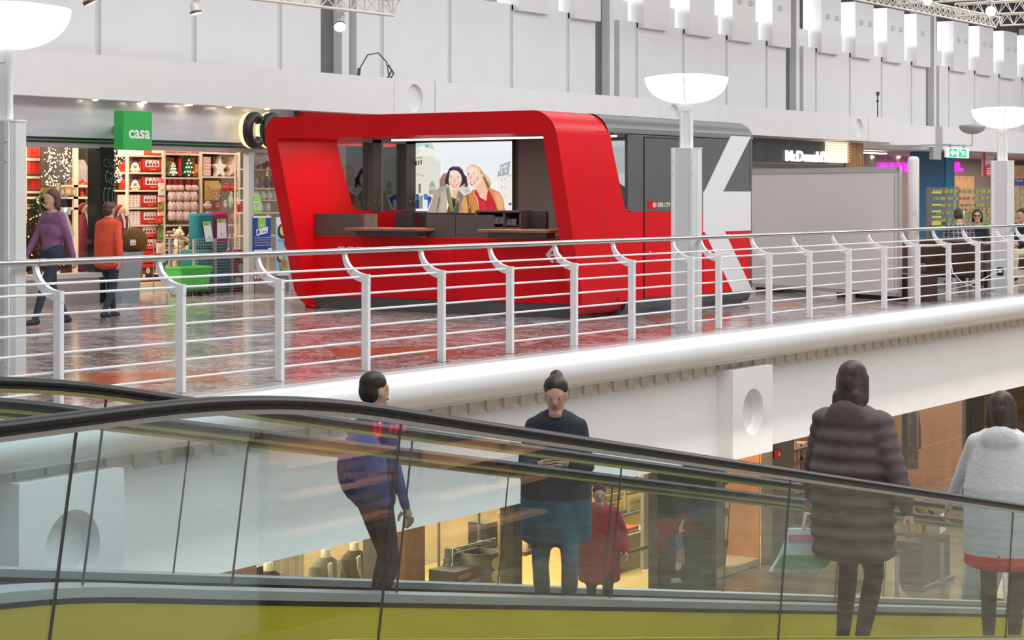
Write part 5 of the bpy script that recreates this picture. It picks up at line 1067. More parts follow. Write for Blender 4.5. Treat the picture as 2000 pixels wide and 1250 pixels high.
# red and white banner
A = rect(1920,296,1941,344,22.2); b = Card((1920,296,1941,344),22.2,.05,'e0d6d8'); b.rect(0,0,.22,1,'d2182c'); b.text('COLIS',.3,.86,.9,.93,'8a8088')
for k in range(6): b.rect(.3,.1+.11*k,.9,.16+.11*k,'cc3040' if k < 4 else 'c8b8bc')
b.rect(.22,.0,.95,.42,'d84a58')
for k in range(3): b.rect(.3,.08+.1*k,.85,.13+.1*k,'e8d8dc')
b.done('banner','hanging banner with a red edge and red text right of the exit sign','banner')
# warm shop niche and counters in the distance
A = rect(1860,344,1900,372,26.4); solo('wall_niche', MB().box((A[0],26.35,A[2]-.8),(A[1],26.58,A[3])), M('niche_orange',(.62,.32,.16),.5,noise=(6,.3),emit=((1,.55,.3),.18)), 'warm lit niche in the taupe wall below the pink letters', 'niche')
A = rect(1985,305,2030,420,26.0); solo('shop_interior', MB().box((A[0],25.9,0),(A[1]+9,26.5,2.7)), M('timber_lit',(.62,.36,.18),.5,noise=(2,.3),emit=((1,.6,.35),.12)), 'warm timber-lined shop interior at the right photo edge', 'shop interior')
A = rect(1981,349,2000,362,22.6); b = MB().bbox((A[0],22.6,A[2]),(A[1]+.6,22.75,A[3]),.02); o = thing('blue_sign','small royal blue shop sign at the right photo edge','sign',(A[0],22.6,A[2])); part('panel', b, M('royal_blue',(.01,.06,.26),.4,noise=(4,.05)), o); tx = MB(); text(tx,'CHAUSSURE',(A[0]+.1,22.598,A[2]+.12),UX,UZ,.07,w=.7); part('lettering', tx, INKW, o)
part('bracket', MB().box((A[0]+.2,22.75,A[2]+.1),(A[0]+.3,23.2,A[2]+.2)), STEEL, o)
# grey unlit bowl lamp on an arm
p = aY(1899,262,19.0); gl_ = thing('wall_bowl','unlit grey bowl lamp on a thin arm under the fascia','lamp',(p.x,19.0,p.z)); r = .32
part('bowl', MB().lathe([(.001,0)]+[(.03+r*math.sin(PI/2*i/8),.22*(1-math.cos(PI/2*i/8))) for i in range(9)]+[(r*.95,.235),(.001,.26)], (p.x,19.0,p.z), 24), M('bowl_grey',(.42,.42,.42),.4,noise=(3,.03)), gl_)
part('arm', MB().tube([(p.x,19.0,p.z),(p.x,19.0,p.z-.3),(p.x-.6,19.0,p.z-.3)], .018, 6).tube([(p.x-.6,19.0,p.z-.3),(p.x-.6,21.4,p.z-.28)],.018,6), M('arm_grey',(.55,.55,.55),.4,noise=(3,.03)), gl_)
# ---------------------------------------------------------------- grey partition screen with its post
S0, S1 = Vector((28.47,11.72,0)), Vector((31.3,17.0,0)); dS = (S1-S0).normalized(); nS = dS.cross(UZ)
scn = thing('partition_screen','large pale grey translucent partition screen with aluminium frame','screen',(29.5,13.6,0))
SCR = M('frosted_panel',(.84,.82,.81),.35,noise=(.6,.04)); Lw = (S1-S0).length
def sbx(a, b_, z0, z1, th): 
    P = [S0+dS*a-nS*th, S0+dS*b_-nS*th, S0+dS*b_+nS*th, S0+dS*a+nS*th]; return MB().loft([[p+UZ*z0 for p in P],[p+UZ*z1 for p in P]])
part('panel', sbx(.12,Lw,.13,1.94,.012), SCR, scn); AL = M('screen_alu',(.52,.52,.53),.35,noise=(5,.03))
part('rail', sbx(.1,Lw,1.94,2.02,.025), AL, scn); part('rail', sbx(.1,Lw,.07,.13,.025), AL, scn); part('stile', sbx(.08,.14,.07,2.02,.025), AL, scn); part('stile', sbx(.2,.225,.13,1.94,.016), AL, scn)
part('foot', sbx(1.2,1.28,0,.07,.03), AL, scn); part('foot', sbx(4.2,4.28,0,.07,.03), AL, scn)
po = thing('round_post','white round post with domed top at the end of the grey screen','post',(28.43,11.56,0)); part('shaft', MB().lathe([(.001,0),(.085,0),(.085,2.1),(.08,2.14),(.055,2.165),(.001,2.17)], (28.43,11.56,0), 24), M('post_white',(.82,.81,.81),.4,noise=(2,.05)), po)
part('sticker', MB().poly([(28.43+.0865*math.cos(a),11.56+.0865*math.sin(a),z) for a,z in ((3.5,1.28),(4.0,1.28),(4.0,1.36),(3.5,1.36))]), M('sticker_beige',(.55,.42,.36),.6,noise=(9,.1)), po)
# dark bases seen under the screen
BRN = M('bench_brown',(.055,.032,.026),.5,noise=(6,.2)); LEA = M('bench_leather',(.075,.036,.03),.42,noise=(8,.15),bump=(14,.3))
def along(px):   # distance along the screen at which a line of sight meets it
    r = ray(px, 500); k = S0.x*r.y-S0.y*r.x; return -k/(dS.x*r.y-dS.y*r.x)
for i,(x0,x1,lab) in enumerate(((1470,1526,'dark brown bench base left of the gap under the grey screen'),(1628,1780,'long dark brown bench base behind the grey screen'))):
    a, b_ = along(x0), along(x1); P = [S0+dS*b_+nS*.06, S0+dS*a+nS*.06, S0+dS*a+nS*.5, S0+dS*b_+nS*.5]
    if (P[1]-P[0]).cross(P[2]-P[0]).z < 0: P.reverse()
    solo('bench_base', MB().loft([[p+UZ*z for p in P] for z in (0,.4)]), BRN, lab, 'bench')
# booth benches with high backs, tables
def booth(x, y, lab, w=.62, h=1.0, rz=0):
    t = thing('booth_bench', lab, 'bench', (x,y,0), 'brown booth benches')
    part('backrest', MB().bbox((x-.08,y-w,.18),(x+.08,y+w,h),.035), LEA, t); part('seat', MB().bbox((x+.08,y-w,.32),(x+.55,y+w,.46),.03), LEA, t)
    for yy in (-w+.25,0,w-.25): part('channel', MB().tube([(x-.085,y+yy,.22),(x-.085,y+yy,h-.03)], .012, 6), BRN, t)
    for yy in (-w+.1,w-.1):
        for xx in (0,.45): part('leg', MB().box((x+xx-.03,y+yy-.03,0),(x+xx+.03,y+yy+.03,.32)), BRN, t)
    return t
q = aZ(1868,570,0)
booth(33.05,12.95,'brown leather booth bench behind the man in the plaid shirt',.75,.84); booth(31.3,13.3,'brown leather booth bench nearest the round white post',.6,.82); booth(37.4,13.0,'brown booth bench right of the right lamp pillar',.75,.84)
for i,(x,y,lab) in enumerate(((32.25,13.3,'small pale tabletop at the left booth behind the railing'),(34.5,12.75,'small pale tabletop between the seated guests'))):
    t = thing('cafe_table', lab, 'table', (x,y,0), 'pale booth tables'); part('tabletop', MB().bbox((x-.3,y-.55,.72),(x+.3,y+.55,.755),.01), M('table_oak',(.62,.50,.40),.4,noise=(6,.1)), t); part('pedestal', MB().tube([(x,y,.02),(x,y,.72)], .035, 8).lathe([(.001,.03),(.22,.02),(.22,0)], (x,y,0), 16), BRN, t)
# cable and socket on the pillar foot
solo('phone_cable', MB().tube([(32.05,11.5,.34),(31.9,11.55,.33),(31.7,11.7,.22),(31.6,11.9,.12),(31.5,12.2,.05)], .008, 5), INKW, 'white charging cable curling from the socket on the right lamp pillar', 'cable')
solo('charging_cable', MB().tube([(32.5,12.55,.5),(32.45,12.5,.3),(32.5,12.35,.12),(32.75,12.1,.01),(33.1,12.1,.008)], .008, 5), INKW, 'thin white cable hanging from the booth seat to the floor', 'cable')
sk = thing('power_socket','black power socket low on the right lamp pillar','socket',(32.09,11.55,.28)); part('box', MB().bbox((32.07,11.49,.27),(32.112,11.59,.41),.005), BLACK, sk); part('plug', MB().box((32.04,11.51,.32),(32.07,11.55,.36)), INKW, sk)
# glass screen with green and red striped tapes behind the guests
tg = thing('striped_glass_screen','glass screen with horizontal green tapes flecked with red, behind the seated guests','screen',(40,16.2,0)); YG = 16.2
A = rect(1815,368,2060,455,YG); part('glass_panel', MB().box((A[0],YG,.05),(A[1],YG+.012,A[3]+.02)), glass_mat('shop_glass'), tg)
TG = M('tape_green',(.30,.42,.10),.6,noise=(3,.1)); TR = M('tape_red',(.45,.06,.02),.6,noise=(6,.1))
fl = MB()
for k,(y,h,xs) in enumerate(((374,6.5,1822),(387,5.5,1822),(400,5,1822),(408.5,4,1856),(414,5,1822),(420,4,1870),(427,5.5,1822),(440,5,1822))):
    a = rect(xs,y-h/2,2060,y+h/2,YG); part('tape', MB().box((a[0],YG-.006,a[2]),(A[1],YG-.001,a[3])), TG, tg); x = a[0]+.05
    while x < A[1]-.2:
        d = random.uniform(-.03,.1); wd = random.uniform(.05,.12); fl.poly([(x,YG-.008,a[2]),(x+wd,YG-.008,a[2]),(x+wd+d,YG-.008,a[3]),(x+d,YG-.008,a[3])]); x += random.uniform(.22,.42)
part('red_fleck', fl, TR, tg, kind='stuff')
for x in (A[0],aY(1850,400,YG).x,aY(1873,400,YG).x): part('mullion', MB().box((x-.03,YG+.02,0),(x+.06,YG+.06,A[3]+.02)), M('mullion_brown',(.25,.16,.11),.5,noise=(4,.1)), tg)
YT = M('paper_yellow',(.72,.68,.12),.5,noise=(4,.06))
for i,y in enumerate((376,400,413,424,436)):
    a = rect(1822,y-(2 if i < 4 else 4),1839,y+(2 if i < 4 else 4),16.16); solo('yellow_strip', MB().box((a[0],16.165,a[2]),(a[1],16.19,a[3])), YT, 'short yellow strip stuck beside the white post, %s from the top' % nm[i], 'strip')
gp = rect(1888,440,1930,470,15.6); solo('green_panel', MB().box((gp[0],15.6,0),(gp[1]+.5,15.66,gp[3]+.05)), M('panel_lime',(.20,.36,.05),.5,noise=(2,.1)), 'lime green panel behind the woman with glasses', 'panel')
# ================================================================== trusses and spotlights
TRW = M('truss_white',(.80,.76,.72),.4,noise=(4,.03))
def truss(name, lab, a, b_, s=.26, n=None):
    a, b_ = Vector(a), Vector(b_); d = (b_-a); L_ = d.length; d.normalize(); side = d.cross(UZ).normalized(); n = n or max(4,int(L_/.36))
    t = thing(name, lab, 'truss', a, 'white lattice trusses under the roof')
    ch = [lambda k: a+d*(L_*k), lambda k: a+d*(L_*k)+UZ*s+side*s*.5, lambda k: a+d*(L_*k)+UZ*s-side*s*.5]
    for c in ch: part('chord', MB().tube([c(0),c(1)], .026, 7), TRW, t)
    for (i,j) in ((0,1),(0,2),(1,2)):
        lac = MB()
        for k in range(n):
            p, q = (ch[i](k/n), ch[j]((k+.5)/n)); lac.tube([p,q], .011, 5); lac.tube([q, ch[i]((k+1)/n)], .011, 5)
        part('lacing', lac, TRW, t, kind='stuff')
    for k in (0,1): part('end_frame', MB().tube([ch[0](k),ch[1](k),ch[2](k),ch[0](k)], .018, 6), TRW, t)
    return t
E1, E0 = aY(768,30,19.6), aY(470,-4,19.6)
truss('roof_truss','white lattice truss ending above the middle of the shops',(E0.x-3,19.6,E0.z+ (E1.z-E0.z)*0), (E1.x,19.6,E1.z))
g1 = aY(1945,54,19.2); g0_ = aY(1690,2,19.2); zc = (g1.z+g0_.z)/2
truss('roof_truss','long white truss running above the far panels at top right',(g0_.x-8,19.2,zc),(g1.x,19.2,zc))
for i,(px,py) in enumerate(((1947,54),(1862,34),(1745,12))):
    c0 = aY(px,py,19.0); truss('roof_truss','white cross truss at top right, %s' % ('lowest and farthest','second from the far end','third from the far end')[i],(c0.x,18.9,zc+(.0 if i == 0 else .02)),(c0.x,4.0,zc+(.0 if i == 0 else .02)),.3)
SPB = M('spot_body_white',(.72,.72,.73),.35,noise=(5,.03)); SPG = M('spot_glow',(1,.97,.92),.4,emit=((1,.96,.9),9),noise=(5,.01)); SPR = M('spot_copper',(.18,.09,.06),.4,metal=.6,noise=(5,.1))
def spot(px, py, Y, lab, s=1.0, ztop=None, aim=(-.45,-.3,-.85)):
    p = aY(px,py,Y); t = thing('spotlight', lab, 'lamp', p, 'white spotlights'); d = Vector(aim).normalized(); R = d.to_track_quat('Z','Y').to_matrix()
    part('housing', MB().lathe([(.001,-.16*s),(.05*s,-.15*s),(.065*s,-.05*s),(.075*s,-.005*s)], p, 16, R=R), SPB, t); part('ring', MB().lathe([(.075*s,-.04*s),(.085*s,-.035*s),(.085*s,.0)], p, 16, R=R), SPR, t); part('lens', MB().lathe([(.001,.012*s),(.05*s,.006*s),(.082*s,-.004*s)], p, 16, R=R), SPG, t)
    top = p - d*.1*s; part('yoke', MB().tube([top+Vector((.08*s,0,0)),top+Vector((.1*s,0,.1*s)),top+Vector((.02*s,0,.16*s)),top+Vector((0,0,.3*s if ztop is None else ztop-top.z))], .018*s, 7).cbox(top+Vector((.02*s,0,.2*s)), (.09*s,.09*s,.12*s)), SPB, t)
spot(664,53,19.7,'lit spotlight hanging below the end of the left truss',1.15,aim=(-.5,-.45,-.6)); spot(383,27,19.3,'lit spotlight with copper ring at the top, left of the truss',1.0,7.5,aim=(.1,-.2,-.9)); spot(178,5,18.6,'spotlight peeping in at the top edge, farthest left',1.2,7.5,aim=(.35,-.2,-.8))
for i,(px,py,Y) in enumerate(((1935,22,10.5),(1812,2,12.5))): spot(px,py,Y,'glaring warm spotlight on the cross trusses at top right, %s' % ('lower right one','upper left one')[i],.9,None,aim=(-.75,-.5,-.2))
# small twin fittings on the tall panels
fm = MB().lathe([(.06,0),(.06,.09),(.045,.1),(.001,.1)], (0,0,0), 10, R=Matrix.Rotation(PI/2,3,'X').to_3x3()).box((-.07,-.03,-.07),(.07,0,.07)).mesh('fitting', SPB); k_ = 0
for a,b_,j in cols_x:
    if 40 < a < 76 and j in (1,2,3,4):
        k_ += 1
        for dx in ((.35,.95) if j < 4 else (.4,)):
            o = bpy.data.objects.new('wall_fitting', fm); o.location = (a+dx,22.66,6.35); link(o,None,o.location); tag(o,'tiny white %s fitting on the %s tall panel from the left' % ('left' if dx < .9 else 'right', ORD[k_]),'fitting','small fittings on the tall wall panels')
# loose cables on top of the fascia
LC = M('cable_dark',(.07,.065,.06),.5,noise=(9,.1)); p = aY(690,145,22.0)
solo('cable_loop', MB().tube([(p.x-.35,21.6,3.65),(p.x-.33,21.6,3.8),(p.x-.1,21.6,4.05),(p.x+.2,21.6,4.1),(p.x+.45,21.6,3.95),(p.x+.52,21.6,3.68)], .012, 6).tube([(p.x-.37,21.6,3.65),(p.x-.345,21.6,3.8)],.03,7).tube([(p.x+.5,21.62,3.66),(p.x+.6,21.6,3.82),(p.x+.5,21.6,3.9),(p.x+.66,21.6,3.76),(p.x+.55,21.58,3.68)],.016,6), LC, 'loop of loose dark cable standing on the white fascia by the grey pier', 'cable')
p = aY(1714,190,21.6); solo('antenna', MB().tube([(p.x,21.6,3.645),(p.x,21.6,4.35)], .016, 6).cbox((p.x+.02,21.6,4.3),(.08,.06,.1)).cbox((p.x,21.6,4.1),(.06,.05,.06)), LC, 'thin dark rod with small box standing on the fascia, upper right', 'antenna')
# ================================================================== lower-level shops under the walkway
LY = 14.0
LB = M('lower_shop_beige',(.55,.42,.25),.6,noise=(2,.08)); LD = M('lower_dark',(.03,.028,.026),.4,noise=(4,.2)); LOR = M('lower_orange_wood',(.62,.26,.09),.45,noise=(3,.14),stretch=(1,1,.25)); LWD = M('lower_brown_wood',(.22,.10,.045),.45,noise=(4,.2),stretch=(5,5,.5)); LGM = M('lower_grey_metal',(.20,.19,.18),.35,metal=.5,noise=(5,.06)); PALE = M('pale_wood',(.78,.60,.42),.45,noise=(5,.08))
struct('wall_lower', MB().box((-6,18.6,LFZ),(100,18.8,-1.2)), LB)
area('lower_shop_light', (20,16.4,-1.35), (16,2.6), 1050, col=(1,.80,.52)); area('lower_shop_light', (37,16.0,-1.35), (16,2.4), 950, col=(1,.76,.5)); area('lower_hall_light', (26,9.0,-1.1), (30,3), 350, col=(1,.92,.8))
area('lower_shop_light', (15,13.4,-1.35), (10,.8), 120, col=(1,.82,.6))
def slab(px, Y, dep, mat, name, label, cat, zb=None, group=None):
    A = rect(*px,Y); return solo(name, MB().bbox((A[0],Y,A[2] if zb is None else zb),(A[1],Y+dep,A[3]),.004), mat, label, cat, group)
# piers between the shop windows
for i,(x0,x1,mat) in enumerate(((430,492,LWD),(728,742,LGM),(783,822,LWD),(995,1012,LD),(1283,1392,LD),(1502,1545,LGM),(1755,1766,LGM),(1893,1916,LD))):
    A = rect(x0,1000,x1,1100,LY); struct('trim_%d' % (20+i), MB().box((A[0],LY-.06,LFZ),(A[1],LY+.14,-1.2)), mat)
A = rect(470,1000,1010,1100,LY); struct('window_3', MB().box((A[0],LY,LFZ+.05),(A[1],LY+.012,-1.2)), glass_mat('shop_glass'))
A = rect(1766,900,1894,1000,LY); struct('window_4', MB().box((A[0],LY,LFZ+.05),(A[1],LY+.012,-1.2)), glass_mat('shop_glass'))
# boutique: beige screen, curtain, mannequins with coats
slab((722,1035,812,1145),15.6,.06,M('boutique_screen',(.70,.52,.28),.6,noise=(2,.05)),'display_screen','plain warm beige display screen in the lower shop window','screen',LFZ)
A = rect(520,1060,592,1140,16.2); b = MB(); n = 40
b.loft([[(A[0]+(A[1]-A[0])*k/n, 16.2+.03*math.sin(k*1.9)+d, z) for k in range(n+1)] for z,d in ((LFZ,0),(-1.3,0))], closed=False, caps=False, smooth=True); solo('curtain', b, M('curtain_cream',(.62,.54,.40),.8,noise=(6,.06)), 'pleated cream curtain behind the mannequins', 'curtain')
MANN = M('mannequin_ivory',(.80,.72,.55),.4,noise=(4,.04))
def mannequin(px, py, Y, coat, lab, s=1.0, bag=None):
    # py = top of the neck
    p = aY(px,py,Y); t = thing('mannequin', lab, 'mannequin', (p.x,Y,LFZ), None); zn = p.z
    part('neck', MB().lathe([(.075,zn-.16),(.055,zn-.08),(.052,zn-.01),(.001,zn)], (p.x,Y,0), 14), MANN, t)
    b = MB(); L_ = .72*s
    b.loft([[(p.x+rx_*math.cos(2*PI*k/16)*(1+.03*math.sin(5*k+z*9)), Y+ry_*math.sin(2*PI*k/16), zn-z) for k in range(16)] for z,rx_,ry_ in ((.10,.07,.07),(.15,.17,.10),(.22,.23,.13),(.36,.22,.14),(.55,.20,.14),(.75,.23,.15),(.85,.235,.15))], smooth=True)
    part('coat', b, coat, t); 
    for sx in (-1,1):
        part('sleeve', MB().tube([(p.x+sx*.19,Y,zn-.2),(p.x+sx*.27,Y-.02,zn-.42),(p.x+sx*.28,Y-.06,zn-.66)],[.07,.062,.05],10), coat, t)
        part('lapel', MB().prism([(p.x+sx*.02,zn-.55),(p.x+sx*.06,zn-.14),(p.x+sx*.12,zn-.16),(p.x+sx*.10,zn-.3)], lambda a,c_,h: (a,h,c_), Y-.145, Y-.12), M('lapel_cream',(.60,.54,.42),.8,noise=(9,.2)), t)
    part('stand', MB().tube([(p.x,Y,LFZ),(p.x,Y,zn-.6)], .02, 8).lathe([(.001,LFZ+.03),(.18,LFZ+.02),(.18,LFZ)], (p.x,Y,0), 16), LGM, t)
    if bag: part('bag', MB().ell((p.x+.02,Y-.19,zn-.45),(.07,.05,.09),10,8), bag, t)
    return t
mannequin(636,1071,14.7,M('tweed_grey',(.20,.18,.14),.9,noise=(60,.4)),'headless mannequin in a grey tweed jacket with a cream necklace',bag=M('charm_red',(.45,.02,.06),.4,noise=(9,.1)))
mannequin(692,1058,14.9,M('coat_olive_brown',(.075,.05,.03),.8,noise=(9,.3)),'headless mannequin in a dark olive hooded coat'); mannequin(524,1097,14.8,M('coat_black',(.03,.024,.022),.8,noise=(9,.3)),'headless mannequin in a black coat at the left end of the boutique')
slab((492,1108,515,1150),14.5,.18,M('bag_dark',(.03,.025,.025),.4,noise=(9,.2)),'handbag','dark handbag standing low beside the black-coated mannequin','bag')
# gift shop: racks, sign box, dotted bin, columns, bucket
rk_ = thing('wire_rack','silver wire display rack of small goods in the lower gift shop','rack',(aY(905,1100,14.9).x,14.9,LFZ)); WSI = M('wire_silver',(.45,.43,.40),.3,metal=.8,noise=(9,.1)); A0_ = rect(882,1060,935,1140,14.9)
for k,(x0,y0,x1,y1) in enumerate(((884,1062,968,1084),(884,1076,932,1100),(882,1097,930,1118))):
    A = rect(x0,y0,x1,y1,14.9); part('basket', MB().tube([(A[0],14.9,A[2]),(A[0],14.9,A[3]),(A[1],14.9,A[3]),(A[1],14.9,A[2])], .012, 6).tube([(A[0],14.9,(A[2]+A[3])/2),(A[1],14.9,(A[2]+A[3])/2)], .006, 5), WSI, rk_)
    for j in range(7):
        x = A[0]+(A[1]-A[0])*(j+.5)/7; part('packet', MB().bbox((x-.05,14.93,A[2]),(x+.05,15.05,A[2]+(A[3]-A[2])*random.uniform(.6,1.05)),.01), (M('packet_dark',(.06,.07,.07),.5,noise=(30,.6)), LD, M('packet_olive',(.12,.10,.06),.5,noise=(30,.5)))[j%3], rk_)
part('rack_post', MB().tube([(A0_[0],15.1,LFZ),(A0_[0],15.1,-2)], .02, 6).tube([(A0_[1]+.3,15.1,LFZ),(A0_[1]+.3,15.1,-2)], .02, 6), WSI, rk_)
c = Card((888,1110,948,1152),14.6,.4,'2c2824','201c1a'); c.rect(0,.7,1,1,'7a3a28'); c.rect(.1,.6,.5,.8,'a88a6a'); c.text('encore!',.45,.28,1.0,.52,'cfc8bc',bold=.01); c.done('sign_box','dark bin with the word encore! in pale letters','box')
A = rect(946,1080,988,1156,14.5); cxm = (A[0]+A[1])/2; r = (A[1]-A[0])/2; db = thing('dotted_bin','round dark green bin with a column of yellow dots','bin',(cxm,14.5+r,A[2])); part('drum', MB().lathe([(.001,A[2]),(r,A[2]),(r*1.05,A[3]),(r*.95,A[3]),(r*.9,A[3]-.1)], (cxm,14.5+r,0), 20), M('bin_green',(.05,.06,.035),.5,noise=(6,.1)), db)
YD = M('dot_yellow',(.75,.58,.16),.5,noise=(5,.05))
for k,y in enumerate((1100,1124,1148)):
    z = aY(967,y,14.5).z; part('dot', MB().poly([(cxm+.09*math.cos(t), 14.5+r-math.sqrt(max(0,(r*1.06)**2-(.09*math.cos(t))**2))-.004, z+.085*math.sin(t)) for t in [2*PI*i/18 for i in range(18)]][::1]), YD, db)
slab((950,1020,972,1072),15.2,.3,LD,'stock_crate','dark crate on the gift shop shelving, upper of two','crate'); slab((948,1074,980,1092),15.2,.3,M('crate_brown',(.10,.06,.035),.5,noise=(6,.2)),'stock_crate','brown crate below the dark crate on the gift shop shelving','crate')
slab((986,1000,1004,1156),15.0,.12,M('post_gold',(.55,.36,.13),.4,noise=(4,.15)),'display_post','gold lit post right of the dotted bin','post',LFZ); slab((1000,1008,1030,1036),15.6,.2,M('box_amber',(.60,.34,.10),.5,noise=(6,.2)),'stock_box','amber box on the back shelf beside the bucket','box')
p = aY(1045,1072,14.8); bkt = thing('metal_bucket','shiny metal bucket on the lower shop shelf','bucket',(p.x,14.8,p.z)); part('pail', MB().lathe([(.001,0),(.10,0),(.14,.27),(.146,.27),(.135,.26)], (p.x,14.8,p.z), 18), STEEL, bkt); part('rim', MB().lathe([(.142,.265),(.152,.275),(.142,.285)], (p.x,14.8,p.z), 18), STEEL, bkt)
slab((1026,1072,1072,1080),14.7,.35,LWD,'shelf_board','dark wooden shelf carrying the metal bucket','shelf'); slab((1040,960,1064,1020),16.5,.3,LWD,'wall_cabinet','brown wooden cabinet at the back of the gift shop','cabinet')
A = aZ(1040,1150,LFZ); solo('floor_mat', MB().box((A.x-1.1,14.2,LFZ),(A.x+6,18.5,LFZ+.012)), M('floor_yellow',(.62,.45,.16),.4,noise=(3,.1)), 'yellow lit shop floor panel inside the newsstand entrance', 'floor panel')
# newsstand
NY = 16.3; NB = M('newsstand_cream',(.80,.62,.32),.6,noise=(2,.05))
slab((1150,915,1284,1160),NY+.1,.1,NB,'newsstand_wall','cream back wall of the newsstand','wall panel',LFZ); slab((1190,925,1246,940),NY+.02,.06,M('strip_red',(.75,.06,.02),.5,noise=(5,.05)),'shelf_header','red strip above the newspapers','strip')
c = Card((1172,963,1222,1002),NY+.04,.04,'d8c890'); c.text('PANCHINA',.28,.55,.85,.72,'2a2418',bold=.03); c.text("D'ORO",.28,.36,.62,.5,'2a2418',bold=.03); c.rect(.62,.2,.9,.48,'d8b030'); c.rect(.05,.05,.25,.9,'8a7a50'); c.rect(.3,.05,.9,.18,'a89868')
for k in range(6): c.rect(.08,.76+.03*k,.9,.775+.03*k,'6a5c3c')
c.done('newspaper','newspaper with the bold headline PANCHINA D\'ORO','newspaper')
for i,(px,lab) in enumerate((((1172,945,1220,961),'newspaper in the row above the headline paper, left'),((1228,930,1272,958),'newspaper at the top right of the newsstand'),((1226,962,1274,1000),'newspaper right of the headline paper'))):
    c = Card(px,NY+.04,.04,'d2c48c')
    for k in range(9): c.rect(.08,.06+.09*k,.08+random.uniform(.4,.85),.10+.09*k,random.choice(('8a7a4c','5a4c30','b0a070','7a8a8a')))
    c.rect(.55,.3,.9,.62,('a87a3a','6a8a80','a8a090')[i]); c.done('newspaper',lab,'newspaper')
slab((1190,1000,1284,1006),NY-.02,.14,LGM,'news_rail','grey rail below the newspapers','rail'); slab((1185,1044,1284,1160),15.6,.55,M('counter_olive',(.24,.19,.09),.5,noise=(3,.08)),'news_counter','olive counter of the newsstand','counter',LFZ)
for i,(x0,y0,x1,y1,col) in enumerate(((1208,1032,1248,1044,'b8582a'),(1240,1034,1268,1043,'d8c8a0'),(1258,1030,1284,1044,'8a7a60'))):
    c = Card((x0,y0,x1,y1),15.7,.3,col); c.rect(0,.4,1,.55,'e8d8b8'); c.done('magazine_stack','stack of magazines on the newsstand counter, %s' % ('left with orange cover','middle, cream','right, grey brown')[i],'magazines')
slab((1160,1078,1284,1084),15.2,.04,LD,'counter_rail','black rail along the front of the newsstand counter','rail')
# dark sports poster: a player in red
A = rect(1284,930,1392,1160,LY-.07); pm = MB(); lay = [0]
def P_(x,y): p = aY(x,y,LY-.1-.001*lay[0]); return (p.x,LY-.1-.001*lay[0],p.z)
pp('10201f', [(1284,925),(1392,900),(1392,1165),(1284,1165)]); pp('1a3a38', [(1330,1100),(1392,1080),(1392,1165),(1290,1165)]); pp('1c2c52', [(1320,985),(1390,970),(1385,1010),(1330,1012)])
pp('8a1a1c', [(1284,1012),(1340,1015),(1362,1035),(1330,1050),(1300,1046),(1310,1075),(1284,1090)]); pp('7a1618', [(1326,1005),(1345,1000),(1356,1030),(1335,1040)]); pp('d8c8c0', [(1325,1032),(1333,1014),(1337,1015),(1332,1034),(1340,1036),(1326,1042)])
pp('6a7a92', [(1318,1045),(1332,1040),(1336,1072),(1322,1078)]); pp('2a3a5a', [(1296,1070),(1322,1066),(1324,1082),(1300,1086)]); pp('b09888', [(1322,1076),(1336,1070),(1338,1098),(1326,1112),(1322,1120),(1320,1100)]); pp('d4d4d4', [(1320,1098),(1331,1100),(1330,1112),(1319,1112)]); pp('c2ccd2', [(1312,1130),(1326,1128),(1334,1138),(1310,1138)])
pp('24504a', [(1300,1140),(1350,1135),(1330,1150),(1296,1152)]); solo('sports_poster', pm, INK, 'dark shop window poster of a player in red leaping', 'poster')
# orange timber display window with a pale base, grey mesh panel
A = rect(1436,890,1504,1118,15.0); ds = thing('window_display','empty orange timber display window with a pale wooden base','display',((A[0]+A[1])/2,14.5,LFZ)); a1 = aY(1392,1100,LY).x; a2 = aY(1503,1085,LY).x; zb_ = aY(1450,1110,LY).z
part('back_board', MB().box((a1+.05,15.2,zb_),(a2,15.26,-1.25)), M('display_grey',(.30,.27,.25),.5,noise=(3,.06)), ds); part('base', MB().box((a1,LY+.16,zb_-.1),(a2,15.2,zb_)), PALE, ds); part('plinth', MB().box((a1,LY+.18,LFZ),(a2,15.2,zb_-.1)), LD, ds); part('side_board', MB().box((a2-.03,LY+.16,zb_),(a2,15.2,-1.25)), LOR, ds); area('display_light', ((a1+a2)/2,14.6,-1.3), (1.6,.5), 45, (0,0,0), (1,.85,.68))
part('mesh_panel', MB().box((a1+.05,LY+.3,zb_),(a1+.08+.9,LY+.32,-1.25)), M('mesh_grey',(.26,.24,.23),.5,noise=(60,.4)), ds)
for k in range(6): z = aY(1437,905+30*k,LY+.29).z; part('label', MB().box((a1+.95,LY+.28,z-.05),(a1+1.05,LY+.295,z+.06)), (INKW, M('label_red',(.5,.06,.05),.5,noise=(9,.2)))[k%2], ds)
for i,y in enumerate((886,919)):
    p = aY(1516,y,LY-.07); fa = thing('fire_alarm','red fire alarm button on the grey metal column, %s' % ('upper one','lower one')[i],'alarm',(p.x,LY-.1,p.z-.06)); part('case', MB().bbox((p.x-.07,LY-.12,p.z-.07),(p.x+.07,LY-.06,p.z+.07),.01), M('alarm_red',(.55,.02,.03),.4,noise=(5,.05)), fa); part('glass', MB().bbox((p.x-.025,LY-.128,p.z-.03),(p.x+.025,LY-.12,p.z+.03),.004), INKW, fa)
